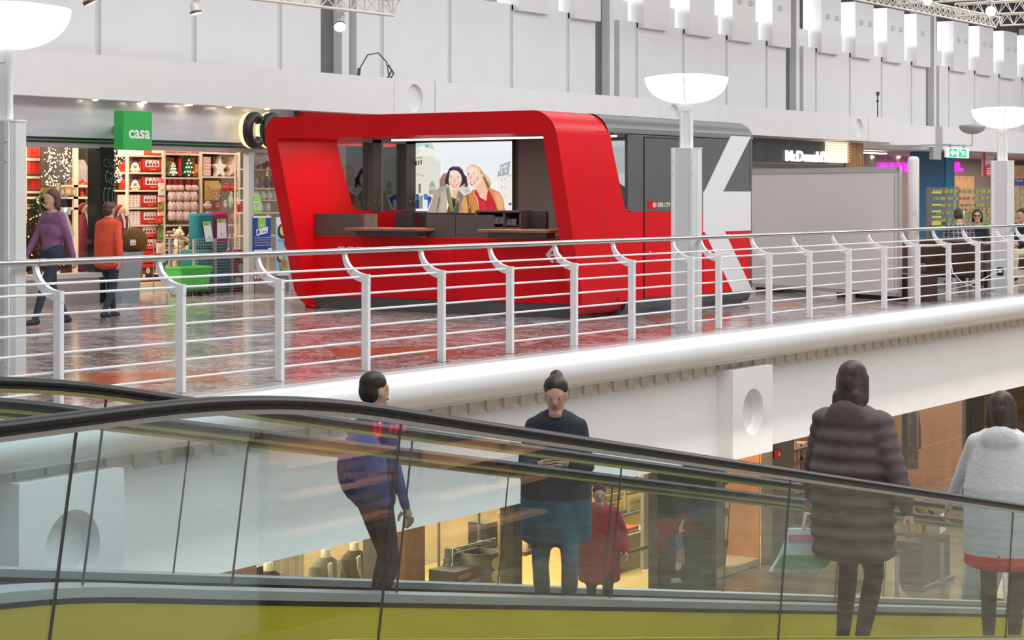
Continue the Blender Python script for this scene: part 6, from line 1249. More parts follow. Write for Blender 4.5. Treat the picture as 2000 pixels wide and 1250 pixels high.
# bookshelf strip and hanging plaid coat, amber panel for the yellow-lit gap
A = rect(1546,860,1602,1000,15.2); bs = thing('book_shelf','shelf of upright books in the lower shop behind the grey column','shelf',(A[0]+.3,15.3,LFZ)); part('back', MB().box((A[0],15.5,LFZ),(A[1]+3,15.56,-1.2)), LWD, bs)
for y in (872,898,930,965): z = aY(1572,y,15.2).z; part('shelf_board', MB().box((A[0],15.15,z-.04),(A[1]+3,15.5,z)), LGM, bs)
for r,y in enumerate((898,930,965)):
    for k in range(9):
        x = aY(1550+5.6*k,y,15.25); h = random.uniform(.26,.34); o = solo('book', MB().bbox((x.x,15.22,x.z+.002),(x.x+.075,15.42,x.z+h),.004), M('book_%d' % (k%4), ((.45,.30,.26),(.62,.55,.45),(.30,.16,.14),(.50,.42,.40))[k%4], .5, noise=(9,.1)), 'upright book, %s in the %s row of the lower shelf' % (('first','second','third','fourth','fifth','sixth','seventh','eighth','ninth')[k],('top','middle','bottom')[r]), 'book', 'books in the lower shop')
slab((1733,800,1757,960),15.6,.1,M('lit_gap_panel',(.80,.60,.22),.5,noise=(2,.08)),'lit_gap_panel','amber lit panel between the metal posts, lower right','panel',LFZ)  # the gap's yellow light is painted into this panel's colour
A = rect(1766,780,1896,1010,15.3); b = MB().box((A[0],15.3,LFZ),(A[1]+.6,15.36,-1.2)); dw = thing('timber_panel','orange timber panelling behind the hanging coat, lower right','panel',((A[0]+A[1])/2,15.3,LFZ)); part('board', MB().box((A[0],15.3,aY(1830,867,15.3).z+.01),(A[1]+.6,15.36,-1.2)), M('lower_light_wood',(.72,.40,.20),.45,noise=(3,.1),stretch=(1,1,.25)), dw); part('board', MB().box((A[0],15.3,LFZ),(A[1]+.6,15.36,aY(1830,867,15.3).z-.01)), MATS['lower_light_wood'], dw)
p = aY(1782,800,14.6); PLD = M('coat_plaid',(.07,.055,.045),.9,noise=(14,.7)); hc = thing('hanging_coat','brown plaid coat hanging in the lower right shop window','coat',(p.x,14.6,p.z-1.1)); part('coat_body', MB().loft([[(p.x+w*math.cos(2*PI*k/14)*(1+.06*math.sin(k*3+z*8)),14.6+.09*math.sin(2*PI*k/14),p.z-z) for k in range(14)] for z,w in ((-.1,.04),(.0,.10),(.12,.15),(.5,.18),(.9,.2),(1.1,.21))], smooth=True), PLD, hc)
for sx in (-1,1): part('sleeve', MB().tube([(p.x+sx*.13,14.58,p.z-.05),(p.x+sx*.19,14.56,p.z-.4),(p.x+sx*.2,14.55,p.z-.75)],[.06,.055,.045],9), PLD, hc)
part('shirt', MB().prism([(p.x-.03,p.z-.02),(p.x+.05,p.z-.02),(p.x+.03,p.z-.7),(p.x-.02,p.z-.7)], lambda a,c_,h: (a,h,c_), 14.49, 14.52), M('shirt_tan',(.45,.30,.16),.8,noise=(9,.2)), hc); part('hook', MB().tube([(p.x,14.6,p.z+.08),(p.x,14.6,-1.2)], .006, 5), STEEL, hc)
solo('lit_sign', MB().box((aY(1986,770,14.2).x,14.2,-1.95),(aY(1986,770,14.2).x+.5,14.24,-1.2)), M('amber_sign',(.3,.16,.03),.5,emit=((1,.5,.1),.5),noise=(14,.6)), 'small amber glowing sign at the far right under the beam', 'sign')
# ---------------------------------------------------------------- lower hall: stanchions, robots, banner
STN = M('stanchion_grey',(.36,.35,.34),.35,metal=.5,noise=(6,.05)); RMAT = {}
def stanchion(px, py, lab):
    p = aZ(px,py,LFZ); t = thing('stanchion', lab, 'barrier post', p, 'grey barrier posts on the lower floor'); part('base', MB().lathe([(.001,.028),(.17,.02),(.18,.0),(.001,.0)], p, 24), M('stanchion_base',(.55,.52,.47),.4,noise=(4,.04)), t); part('pole', MB().tube([p+UZ*.02,p+UZ*.96], .032, 12), STN, t); part('belt_head', MB().lathe([(.04,.90),(.045,.91),(.045,.99),(.001,1.0)], p, 12), LD, t); return p
ps = [stanchion(*a) for a in ((1688,1164,'grey barrier post standing in front of the red robot'),(1704,1030,'grey barrier post farther back, behind the red robot'),(1840,1182,'grey barrier post near the robot plinth'),(1752,1216,'grey barrier post nearest the yellow skirt'),(1568,1098,'grey barrier post by the orange display window'))]
for a,b_ in ((0,2),(1,4),(2,3)): solo('barrier_belt', MB().loft([[ps[a]+UZ*(.92+d) for d in (0,.05)]+[ps[a]+UZ*(.92+d)+Vector((.01,.01,0)) for d in (.05,0)],[ps[b_]+UZ*(.92+d) for d in (0,.05)]+[ps[b_]+UZ*(.92+d)+Vector((.01,.01,0)) for d in (.05,0)]]), LD, ('black belt between the front post and the plinth post','black belt between the two rear posts','black belt between the plinth post and the nearest post')[(a,1,2)[0] if a == 0 else a], 'barrier belt')
def robot(px, py, h, c1, c2, lab, Z0=LFZ, Y=None):
    p = aZ(px,py,Z0) if Y is None else aY(px,py,Y); Z0 = p.z; t = thing('robot_figure', lab, 'robot', p); s = h/2.0; P = lambda x,y,z: p+Vector((x*s,y*s,z*s))
    part('torso', MB().loft([[P(x*k,y*k2,z) for x,y in rrect(.6,.4,.08,2)] for k,k2,z in ((.5,.7,.95),(.75,.9,1.1),(1.1,1,1.4),(1.0,.9,1.58))]), c1, t); h_ = part('head', MB().bbox(P(-.13,-.14,1.63),P(.13,.12,1.9),.03), c2, t); part('visor', MB().box(P(-.10,-.155,1.74),P(.10,-.14,1.82)), M('visor_pale',(.75,.78,.8),.2,noise=(5,.05)), h_)
    for sx in (-1,1):
        part('shoulder', MB().ell(P(sx*.42,0,1.48),(.17*s,.17*s,.16*s),12,8), c1, t); part('arm', MB().tube([P(sx*.45,0,1.42),P(sx*.52,-.06,1.12),P(sx*.44,-.26,.9)],[.085*s,.075*s,.07*s],9), c2, t); part('fist', MB().bbox(P(sx*.44-.08,-.40,.80),P(sx*.44+.08,-.22,.96),.02), c2, t)
        part('leg', MB().tube([P(sx*.17,0,.95),P(sx*.2,-.04,.52),P(sx*.2,0,.12)],[.11*s,.10*s,.12*s],9), c1 if sx < 0 else c2, t); part('foot', MB().bbox(P(sx*.2-.11,-.24,0),P(sx*.2+.11,.14,.13),.02), c2, t)
    part('chest_plate', MB().bbox(P(-.2,-.24,1.2),P(.2,-.19,1.5),.02), c2, t); return t
RR = M('robot_red',(.30,.02,.015),.25,noise=(4,.2)); RBk = M('robot_black',(.02,.02,.022),.3,noise=(6,.2)); RYl = M('robot_yellow',(.50,.27,.02),.3,noise=(4,.2))
p = aZ(1680,1096,LFZ); robot(1680,1096,1.05,RR,RBk,'black and red toy robot statue behind the first barrier post')
A = rect(1755,1047,1840,1100,12.2); pc = aZ(1798,1140,LFZ); zt_ = aY(1798,1048,pc.y).z; pd = thing('robot_plinth','dark display plinth below the yellow robot','plinth',(pc.x,pc.y,LFZ)); part('cabinet', MB().bbox((pc.x-.55,pc.y-.25,LFZ),(pc.x+.55,pc.y+.35,zt_),.01), LD, pd); part('ledge', MB().bbox((pc.x-.62,pc.y-.3,LFZ),(pc.x+.62,pc.y+.4,LFZ+.08),.01), LGM, pd)
robot(1798,1046,.75,RYl,RBk,'black and yellow toy robot on the dark plinth',Y=pc.y)
solo('leaflet', MB().loft([[(pc.x+.1+x,pc.y-.27,zt_+.05+z) for x,z in ((0,0),(.22,.03),(.2,.3),(-.02,.27))],[(pc.x+.1+x,pc.y-.262,zt_+.05+z) for x,z in ((0,0),(.22,.03),(.2,.3),(-.02,.27))]]), INKW, 'white leaflet propped in front of the yellow robot', 'leaflet')
tf = aZ(1780,1172,LFZ); solo('display_cone', MB().lathe([(.30,0),(.30,.06),(.24,.07),(.10,.75),(.001,.8)], (tf.x,tf.y+.4,LFZ), 20), M('cone_amber',(.42,.27,.12),.5,noise=(6,.2)), 'amber tapered display stand between the barrier posts', 'stand')
# surfboard-shaped banner
YB2 = 8.6; pts = []
for px,py in ((1912,1022),(1925,1012),(1940,1013),(1955,1024),(1966,1045),(1970,1075),(1962,1110),(1950,1150),(1936,1200),(1920,1262),(1878,1262),(1880,1200),(1886,1130),(1894,1070),(1902,1040)): p = aY(px,py,YB2); pts.append((p.x,p.z))
zl = min(z for x,z in pts)
fb = thing('board_banner','slate blue surfboard-shaped banner lettered robots, with line drawing','banner',(sum(x for x,z in pts)/len(pts),YB2,LFZ)); part('board', MB().prism(pts, lambda a,c_,h: (a,h,c_), YB2, YB2+.03), M('banner_slate',(.10,.17,.23),.5,noise=(2,.06)), fb)
part('foot', MB().tube([(pts[9][0]-.1,YB2+.02,zl+.05),(pts[9][0]-.15,YB2+.02,LFZ)], .03, 8).lathe([(.001,LFZ+.03),(.3,LFZ+.02),(.3,LFZ)], (pts[9][0]-.15,YB2+.02,0), 18), STN, fb)
tx = MB(); o1 = aY(1908,1084,YB2-.004); text(tx,'robots',(o1.x,YB2-.004,o1.z-.02),(UX*.97+UZ*.16),UZ,.13,w=.42,bold=.02); o2 = aY(1912,1110,YB2); text(tx,'ATELIER DE',(o2.x,YB2-.004,o2.z-.01),(UX*.98+UZ*.12),UZ,.055,w=.34); o2 = aY(1910,1119,YB2); text(tx,'CONSTRUCTION',(o2.x,YB2-.004,o2.z-.02),(UX*.98+UZ*.12),UZ,.055,w=.40); part('lettering', tx, M('banner_ink',(.42,.48,.52),.5,noise=(5,.03)), fb)
dr_ = MB(); DI = [((1900,1160),(1908,1145),(1914,1160),(1910,1200),(1904,1245)),((1908,1145),(1909,1137),(1905,1140)),((1898,1170),(1902,1185),(1912,1178)),((1912,1160),(1918,1175),(1924,1165)),((1900,1200),(1902,1230),(1900,1246)),((1922,1170),(1926,1188),(1920,1210)),((1918,1182),(1930,1178)),((1906,1215),(1924,1212)),((1922,1210),(1928,1245)),((1906,1178),(1922,1182))]
for q in DI: dr_.tube([(aY(x,y,YB2).x,YB2-.006,aY(x,y,YB2).z) for x,y in q], .011, 4)
part('line_drawing', dr_, M('drawing_dark',(.05,.03,.05),.6,noise=(9,.5)), fb)
# two white humanoid display robots
SHL = M('robot_shell_white',(.78,.77,.76),.3,noise=(4,.03)); EYB = M('eye_blue',(.1,.3,.9),.3,emit=((.3,.55,1),1.2),noise=(5,.02))
def humanoid(px, py, Y, H, lab):
    p = aY(px,py,Y); t = thing('humanoid_robot', lab, 'robot', (p.x,Y,p.z-H), 'white humanoid robots by the banner'); s = H/1.6; P = lambda x,y,z: Vector((p.x,Y,p.z-H))+Vector((x*s,y*s,z*s))
    hd_ = part('head', MB().ell(P(0,0,1.48),(.10*s,.11*s,.13*s),14,10), SHL, t); 
    for sx in (-1,1):
        part('eye', MB().ell(P(sx*.04,-.1,1.46),(.022*s,.012*s,.022*s),8,6), EYB, hd_); part('upper_arm', MB().tube([P(sx*.17,0,1.2),P(sx*.21,0,.98)],[.045*s,.04*s],9), SHL, t); part('forearm', MB().tube([P(sx*.21,0,.95),P(sx*.23,-.05,.72)],[.042*s,.03*s],9), SHL, t); part('hand', MB().ell(P(sx*.24,-.06,.64),(.03*s,.03*s,.07*s),8,6), SHL, t)
        part('thigh', MB().tube([P(sx*.08,0,.78),P(sx*.09,-.01,.48)],[.065*s,.05*s],10), SHL, t); part('shin', MB().tube([P(sx*.09,0,.40),P(sx*.09,0,.14)],[.05*s,.035*s],10), SHL, t); part('foot', MB().ell(P(sx*.09,-.06,.05),(.06*s,.14*s,.05*s),10,6), SHL, t); part('knee', MB().ell(P(sx*.09,0,.44),(.04*s,)*3,8,6), RBk, t)
    part('torso', MB().loft([[P(x*k,y*k2,z) for x,y in rrect(.3,.2,.06,3)] for k,k2,z in ((.6,.7,.8),(.55,.6,.95),(1,.9,1.1),(1.05,1,1.25),(.6,.7,1.33))], smooth=True), SHL, t); part('neck', MB().tube([P(0,0,1.32),P(0,0,1.38)], .035*s, 8), RBk, t)
humanoid(1970,1022,9.4,1.5,'white humanoid display robot beside the banner, front one'); humanoid(1990,1017,10.0,1.6,'white humanoid display robot beside the banner, rear one')
p = aY(1980,1235,9.6); solo('robot_stand', MB().bbox((p.x-.6,9.2,LFZ),(p.x+.9,10.4,p.z-.0),.02), LD, 'black low platform under the white humanoid robots', 'platform')
# ================================================================== people
SKIN = M('skin',(.62,.36,.26),.5,noise=(14,.06)); SHOE = M('shoe_black',(.02,.018,.018),.5,noise=(9,.2)); LIPS = M('lips',(.42,.10,.09),.5,noise=(9,.05)); EYEW = M('eye_white',(.75,.75,.74),.3,noise=(9,.01)); IRIS = M('iris',(.03,.02,.015),.2,noise=(9,.1))
V = Vector
def remesh(mb, vox, smooth=5):
    me = mb.mesh('tmp', []); ob = bpy.data.objects.new('tmp', me); COL.objects.link(ob)
    r = ob.modifiers.new('r','REMESH'); r.mode = 'VOXEL'; r.voxel_size = vox
    sm = ob.modifiers.new('s','SMOOTH'); sm.factor = .5; sm.iterations = smooth
    out = bpy.data.meshes.new_from_object(ob.evaluated_get(bpy.context.evaluated_depsgraph_get()))
    bpy.data.objects.remove(ob); bpy.data.meshes.remove(me); return out
def cap_mesh(b, a, c, ra, rc):
    d = (c-a); L_ = max(d.length,1e-4); R = d.normalized().to_track_quat('Z','Y').to_matrix(); pr = []
    for i in range(6): t = -PI/2+PI/2*i/5; pr.append((max(1e-4,ra*math.cos(t)), ra*math.sin(t)))
    for i in range(6): t = PI/2*i/5; pr.append((max(1e-4,rc*math.cos(t)), L_+rc*math.sin(t)))
    b.lathe(pr, a, 14, R=R)
def blob(prims, mats, vox=.016, extra=None, smooth=5):
    # prims: (kind, p, q, r1, r2, tag) ; one continuous voxel skin, each face takes the material of the nearest limb
    b = MB()
    for k,p,q,r1,r2,tg in prims:
        if k == 'c': cap_mesh(b, V(p), V(q), r1, r2)
        else: b.ell(V(p), q, 16, 10, r1)
    me = remesh(b, vox, smooth); n = len(me.polygons); C_ = np.empty(n*3,'f'); me.polygons.foreach_get('center', C_); C_ = C_.reshape(-1,3)
    best = np.full(n,1e9); mi = np.zeros(n,'i')
    for k,p,q,r1,r2,tg in prims:
        p = np.array(p)
        if k == 'c':
            d = np.array(q)-p; t = np.clip(((C_-p)@d)/max(1e-9,d@d),0,1); ds = np.linalg.norm(C_-(p+t[:,None]*d),axis=1)-(r1+(r2-r1)*t)
        else:
            Q = C_-p
            if r1 is not None: Q = Q @ np.array(r1)
            ds = (np.linalg.norm(Q/np.array(q),axis=1)-1)*min(q)
        w = ds < best; best[w] = ds[w]; mi[w] = tg
    for m in mats: me.materials.append(m)
    me.polygons.foreach_set('material_index', mi); me.polygons.foreach_set('use_smooth', [True]*n)
    if extra and extra.v:
        e = extra.mesh('e', mats); bm = bmesh.new(); bm.from_mesh(me); bm.from_mesh(e); bm.to_mesh(me); bm.free(); bpy.data.meshes.remove(e)
    me.update(); return me
def ik(a, c, l1, l2, pole):
    d = c-a; L_ = min(d.length, (l1+l2)*.999); u = d.normalized(); x = (l1*l1-l2*l2+L_*L_)/(2*L_); h = math.sqrt(max(0,l1*l1-x*x)); p = pole-u*pole.dot(u)
    return a+u*x+p.normalized()*h, a+u*L_
def rotx(p, c, a): q = p-c; return c+V((q.x, q.y*math.cos(a)-q.z*math.sin(a), q.y*math.sin(a)+q.z*math.cos(a)))
def person(label, loc, rz, H, mats, pelz=.95, lean=0.0, feet=((.09,-.05,.08),(-.09,.1,.08)), hands=((.27,-.05,.86),(-.27,.02,.86)), hair='short', hairm=None, coat=None, fat=1.0, headtilt=0.0, headturn=0.0, puff=False, hem=None, female=False, glasses=False, group='people', hood=False, beard=False):
    # the figure faces local -Y; mats = [skin, top, legs, shoes, extra]
    s = H/1.75; t = thing('person', label, 'person', loc, group, rz); pel = V((0,0,pelz)); up = lambda p: rotx(V(p)+V((0,0,pelz-.95)), pel, lean)
    chest, neck = up((0,0,1.30)), up((0,-.01,1.47)); headc = rotx(up((0,-.02,1.63)), neck, headtilt); T = hem or 1
    P = []; f = fat; hw = .17 if not female else .155
    P += [('c',pel+V((-.06,0,-.02)),pel+V((.06,0,-.02)),.125*f,.125*f,2), ('c',pel+V((0,0,.08)),up((0,0,1.12)),.13*f,.125*f,1), ('c',up((-.05,0,1.22)),up((.05,0,1.22)),.125*f,.125*f,1), ('c',up((-.10,.0,1.36)),up((.10,.0,1.36)),.09*f,.09*f,1), ('c',up((0,.01,1.42)),neck+V((0,0,.06)),.065,.055,0)]
    if female and not coat: P += [('e',up((sx*.06,-.075,1.26)),(.055,.045,.055),None,0,1) for sx in (-1,1)]
    hx = MB(); hx.m = 0
    for i,sx in enumerate((1,-1)):
        sh = up((sx*hw,0,1.41)); wr = V(hands[i])+V((0,0,pelz-.95)); el, wr = ik(sh, wr, .285, .26, V((sx*.5,.8,-.4)))
        P += [('c',sh,el,.062*f,.048*f,1),('c',el,wr,.047*f,.036*f,1)]
        d = (wr-el).normalized(); nrm = V((-sx,0,0)); nrm = (nrm-d*nrm.dot(d)).normalized(); sd = d.cross(nrm); R = Matrix((sd,nrm,d)).transposed(); hc = wr+d*.055
        P.append(('e',hc,(.042,.02,.055),R,0,0))
        for k,(o,L_) in enumerate(((-.030,.062),(-.010,.075),(.010,.070),(.029,.055))):
            b0 = wr+d*.09+sd*o; hx.tube([b0,b0+d*L_*.45+nrm*.004,b0+d*L_*.8+nrm*.022,b0+d*L_*.85+nrm*.045],[.0095,.009,.008,.006],6)
        th = wr+d*.035-sd*.035; hx.tube([th,th-sd*.025+d*.02+nrm*.01,th-sd*.028+d*.05+nrm*.03],[.012,.011,.008],6)
        hip = pel+V((sx*.09,0,-.03)); an = V(feet[i]); kn, an = ik(hip, an, .45, .44, V((sx*.08,-1,.15)))
        P += [('c',hip,kn,.088*f,.06,2),('c',kn,kn+(an-kn)*.35,.058,.06,2),('c',kn+(an-kn)*.35,an,.058,.042,2),('c',an+V((0,.03,-.03)),an+V((sx*.015,-.14,-.04)),.045,.038,3)]
    if coat:
        z0 = coat; k = 0; z = 1.40
        while z > z0:
            w = (.175+.075*min(1,(1.45-z)/.35)) if puff or hem else (.15+.055*min(1,(1.45-z)/.3)); P.append(('e',up((0,.0,z)) if z > .95 else V((0,0,z+pelz-.95)),(w*f,(w*.72)*f,(.085 if puff else .13 if z > z0+.12 else .06)),None,0,1 if (hem is None or z > z0+hem) else 4)); z -= .095 if puff else .05
        if puff:
            for i,sx in enumerate((1,-1)):
                sh = up((sx*hw,0,1.41)); el, wr = ik(sh, V(hands[i]), .285, .26, V((sx*.5,.8,-.4)))
                for q in range(7):
                    c = sh+(el-sh)*(q/3.5) if q < 4 else el+(wr-el)*((q-3.5)/3.6); P.append(('e',c,(.082*f-.004*q,.082*f-.004*q,.06),None,0,1))
    if hood: P += [('e',up((0,.10,1.44)),(.13,.05,.10),None,0,1),('e',up((0,.02,1.46)),(.15,.13,.055),None,0,1)]
    # head
    RT = Matrix.Rotation(headturn,3,'Z') @ Matrix.Rotation(headtilt+lean*.5,3,'X'); hp = lambda x,y,z: headc+RT @ V((x,y,z))
    P += [('e',hp(0,.012,.035),(.077,.096,.088),RT,0,0),('e',hp(0,-.015,-.03),(.062,.078,.085),RT,0,0),('c',hp(0,-.088,.0),hp(0,-.103,-.028),.010,.015,0),('c',hp(-.02,-.075,-.105),hp(.02,-.075,-.105),.022,.022,0),('c',neck,hp(0,.02,-.06),.055,.052,0)]
    for sx in (-1,1): P.append(('e',hp(sx*.078,.01,-.012),(.012,.022,.032),RT,0,0)); P.append(('c',hp(sx*.02,-.086,.022),hp(sx*.05,-.074,.02),.010,.010,0))
    me = blob(P, mats, .0155); me.transform(Matrix.Scale(s,4))
    hm = hx.mesh('h', mats); hm.transform(Matrix.Scale(s,4)); bm = bmesh.new(); bm.from_mesh(me); bm.from_mesh(hm); bm.to_mesh(me); bm.free()
    bo = bpy.data.objects.new('body', me); link(bo, t, loc)
    def add(name, mb, m): return part(name, mb_scaled(mb,s), m, t, local=True)
    for sx in (-1,1):
        e = add('eye', MB().ell(hp(sx*.031,-.083,.003),(.012,.006,.0055),10,6,RT), EYEW); part('iris', mb_scaled(MB().ell(hp(sx*.031,-.0885,.003),(.0058,.003,.0055),8,6,RT),s), IRIS, e, local=True)
    add('mouth', MB().ell(hp(0,-.092,-.062),(.024,.008,.008),10,6,RT), LIPS)
    hm_ = hairm or M('hair_dark',(.025,.015,.01),.5,noise=(40,.4),stretch=(1,1,.2)); h = []
    if hair in ('short','bob','long','bun'):
        h += [('e',hp(0,.022,.055),(.086,.098,.082),RT,0,0),('e',hp(0,.05,-.0),(.082,.072,.09),RT,0,0)]
        if hair in ('bob','long'): h += [('c',hp(sx*.07,.02,.03),hp(sx*.078,.03,-.10),.035,.03,0) for sx in (-1,1)]+[('c',hp(0,.06,.0),hp(0,.075,-.12),.075,.06,0)]
        if hair == 'long': h += [('c',hp(x,.085,-.08),hp(x*1.3,.12,-.34),.05,.03,0) for x in (-.05,0,.05)]
        if hair == 'bun': h += [('e',hp(0,.10,.10),(.05,.05,.05),RT,0,0)]
    if hair == 'cap': h += [('e',hp(0,.015,.06),(.088,.104,.075),RT,0,0),('c',hp(-.03,-.10,.045),hp(.03,-.10,.045),.02,.02,0)]
    if h:
        hme = blob(h, [hm_], .012, smooth=3); hme.transform(Matrix.Scale(s,4)); ho = bpy.data.objects.new('hair' if hair != 'cap' else 'cap', hme); link(ho, t, loc)
    if glasses:
        g = MB(); 
        for sx in (-1,1): g.ell(hp(sx*.034,-.098,.004),(.026,.006,.02),12,6,RT)
        g.tube([hp(-.08,-.02,.01),hp(-.06,-.09,.008),hp(.06,-.09,.008),hp(.08,-.02,.01)], .004, 6); add('glasses', g, M('lens_dark',(.02,.02,.025),.15,noise=(9,.1)))
    return t
def mb_scaled(mb, s): mb.v = [(p[0]*s,p[1]*s,p[2]*s) for p in mb.v]; return mb
def cloth(n, c, a=.08, sc=9, b=None): return M(n, c, .85, noise=(sc,a), bump=b or (25,.3))
JEAN = cloth('jeans_navy',(.03,.04,.065)); BLKT = cloth('trousers_black',(.016,.018,.024)); surf = lambda x, dz=0: hz(x)-.985+dz
# on the nearer ramp, seen from behind
TAU = cloth('coat_taupe',(.125,.095,.095),.12,7)
person('person in a long taupe puffer coat with hood, seen from behind on the nearer ramp',(11.0,4.85,surf(11.0)),PI/2,1.72,[SKIN,TAU,BLKT,SHOE,TAU],coat=.62,puff=True,fat=1.12,hood=True,hair='long',hairm=M('hair_brown',(.055,.035,.028),.5,noise=(40,.4)),hands=((.42,-.22,.72),(-.40,.05,.80)),feet=((.09,-.06,.08),(-.09,.10,.08)),group='people on the moving ramps')
WHI = cloth('hoodie_white',(.66,.67,.70),.05,5); REDH = cloth('hem_coral',(.75,.05,.055))
person('person in a white hooded jacket over a coral red hem, farthest down the nearer ramp',(13.65,4.9,surf(13.65)),PI/2+.25,1.80,[SKIN,WHI,BLKT,SHOE,REDH],coat=.56,hem=.13,fat=1.04,hood=True,hair='bob',hairm=M('hair_brown'),hands=((.42,-.26,.84),(-.46,-.10,.86)),group='people on the moving ramps')
# rolled paper and bag held by the first person
uB, vB = V((.55,-.835,0)), V((.835,.55,0)); cB = V((10.93,5.06,surf(10.9)+.72)); bg = thing('shopping_bag','white, green and pink shopping bag swinging from the hand beside the taupe coat','bag',cB-UZ*.4)
def bagp(a, k, d): return cB + uB*(a*.75-.12*k*k) + vB*d*.75 - UZ*(.25*k)
RB = [[bagp(a,k,d) for a,d in ((-w,-t_),(w,-t_),(w+.01,0),(w,t_),(-w,t_),(-w-.01,0))] for k,w,t_ in ((0,.20,.03),(.3,.215,.055),(.7,.205,.06),(1,.19,.05))]
part('bag_body', MB().loft(RB), M('bag_white',(.68,.71,.68),.5,noise=(14,.12)), bg)
for nm_,k0,k1,c_ in (('stripe_pink',.12,.28,(.70,.30,.33)),('stripe_green',.6,.9,(.25,.40,.24))): part('stripe', MB().poly([bagp(-.205,k1,-.064),bagp(.205,k1,-.064),bagp(.21,k0,-.064),bagp(-.21,k0,-.064)]), M('bag_'+nm_,c_,.5,noise=(9,.1)), bg)
for d in (-.03,.03): part('handle', MB().tube([bagp(-.09,0,d),bagp(-.05,-.35,d),bagp(.05,-.35,d),bagp(.09,0,d)], .007, 6), M('bag_white'), bg)
# on the farther ramp
NAV = cloth('jacket_black_blue',(.022,.028,.042)); TEA = cloth('coat_glass_teal',(.035,.12,.16),.15,5)  # teal of the glass reflections is painted into the skirt cloth
person('person in a black jacket and teal skirt looking down, on the farther ramp',(10.68,6.7,surf(10.68,-.085)),-PI/2+.5,1.60,[SKIN,NAV,TEA,SHOE,TEA],coat=.60,hem=.30,fat=1.0,headtilt=.22,female=True,hair='bun',hands=((.10,-.30,1.20),(-.10,-.30,1.18)),group='people on the moving ramps')
RCH = cloth('child_coat_red',(.38,.02,.025)); 
person('small child in a dark red coat beside the teal skirt on the farther ramp',(11.62,6.95,surf(11.62,-.085)),-PI/2+.6,.96,[SKIN,RCH,BLKT,SHOE,RCH],coat=.55,fat=1.30,hood=True,hair='short',hairm=cloth('hood_maroon',(.10,.015,.02)),hands=((.32,-.08,.95),(-.32,-.06,.95)),group='people on the moving ramps')
BLJ = cloth('jacket_blue',(.03,.07,.26),.15,6)
tn = person('young person in a blue jacket with white backpack straps on the farther ramp',(8.8,6.7,surf(8.8,-.085)),PI/2-.35,1.42,[SKIN,BLJ,JEAN,SHOE,BLJ],fat=.95,coat=.85,hair='short',hands=((.22,-.18,.92),(-.24,-.10,.88)),group='people on the moving ramps')
bp_ = thing('backpack','blue backpack with pale straps worn by the young person','backpack',(8.62,6.7,surf(8.8,-.085)+.72)); P0 = V((8.8,6.7,surf(8.8,-.085)))
part('bag_body', MB().ell(P0+V((-.19,-.07,.93)),(.11,.15,.2),14,10), BLJ, bp_)
for sy in (-1,1): part('strap', MB().tube([P0+V((-.14,-.04+sy*.09,1.10)),P0+V((-.03,sy*.10,1.19)),P0+V((.10,.03+sy*.10,1.06)),P0+V((.08,.03+sy*.13,.86))], .018, 7), M('strap_pale',(.66,.62,.60),.7,noise=(9,.1)), bp_)
# walkers on the upper floor by the shop
PUR = cloth('top_purple',(.24,.10,.21),.15); OR = cloth('coat_orange_red',(.72,.09,.035),.12)
w1 = aZ(103,636,0); person('person in a purple top and dark trousers walking past the shop window',(w1.x,w1.y,0),-PI/2-.15,1.66,[SKIN,PUR,JEAN,SHOE,PUR],fat=1.1,female=True,hair='bob',hairm=M('hair_auburn',(.10,.04,.03),.5,noise=(40,.4)),feet=((.09,-.34,.08),(-.09,.28,.09)),hands=((.24,.15,.88),(-.24,-.22,.92)),group='people walking by the shop')
w2 = aZ(212,622,0); person('person in an orange red jacket and dark trousers walking by the black pillar',(w2.x,w2.y,0),PI/2+.2,1.50,[SKIN,OR,JEAN,SHOE,OR],fat=1.15,female=True,coat=.78,hair='short',hairm=M('hair_auburn'),feet=((.09,-.28,.08),(-.09,.26,.10)),hands=((.22,-.30,1.02),(-.26,.12,.90)),group='people walking by the shop')
# seated guests
def plaid():
    m = M('shirt_plaid',(.05,.05,.06),.8); nt = m.node_tree; b = nt.nodes['Principled BSDF']; tc = nt.nodes.new('ShaderNodeTexCoord'); prev = None
    for ax in ('X','Z'):
        w = nt.nodes.new('ShaderNodeTexWave'); w.bands_direction = ax; w.inputs['Scale'].default_value = 4.2; nt.links.new(tc.outputs['Object'], w.inputs[0]); r = nt.nodes.new('ShaderNodeValToRGB'); r.color_ramp.elements[0].position = .75; r.color_ramp.elements[0].color = (.03,.03,.04,1); r.color_ramp.elements[1].position = .95; r.color_ramp.elements[1].color = (.26,.26,.29,1); nt.links.new(w.outputs['Fac'], r.inputs[0])
        if prev: a = nt.nodes.new('ShaderNodeMix'); a.data_type = 'RGBA'; a.blend_type = 'ADD'; a.inputs[0].default_value = .8; nt.links.new(prev.outputs[0], a.inputs[6]); nt.links.new(r.outputs[0], a.inputs[7]); nt.links.new(a.outputs[2], b.inputs['Base Color'])
        prev = r
    return m
sit = dict(pelz=.58, feet=((.12,-.46,.08),(-.12,-.42,.08)), group='seated guests')
person('seated man in a dark plaid shirt leaning forward, hair shaved at the side',(33.72,12.85,0),PI/2+.5,1.76,[SKIN,plaid(),BLKT,SHOE,SKIN],lean=.30,fat=1.15,hands=((.15,-.42,1.12),(-.15,-.42,1.12)),headtilt=.1,hair='short',hairm=M('hair_brown'),**sit)
person('seated person with white cap and black jacket behind the plaid shirt',(34.95,13.25,0),-PI/2,1.70,[SKIN,NAV,BLKT,SHOE,SKIN],fat=1.1,lean=.18,hands=((.12,-.40,1.12),(-.12,-.40,1.10)),headtilt=.3,hair='cap',hairm=cloth('cap_white',(.72,.72,.73)),**sit)
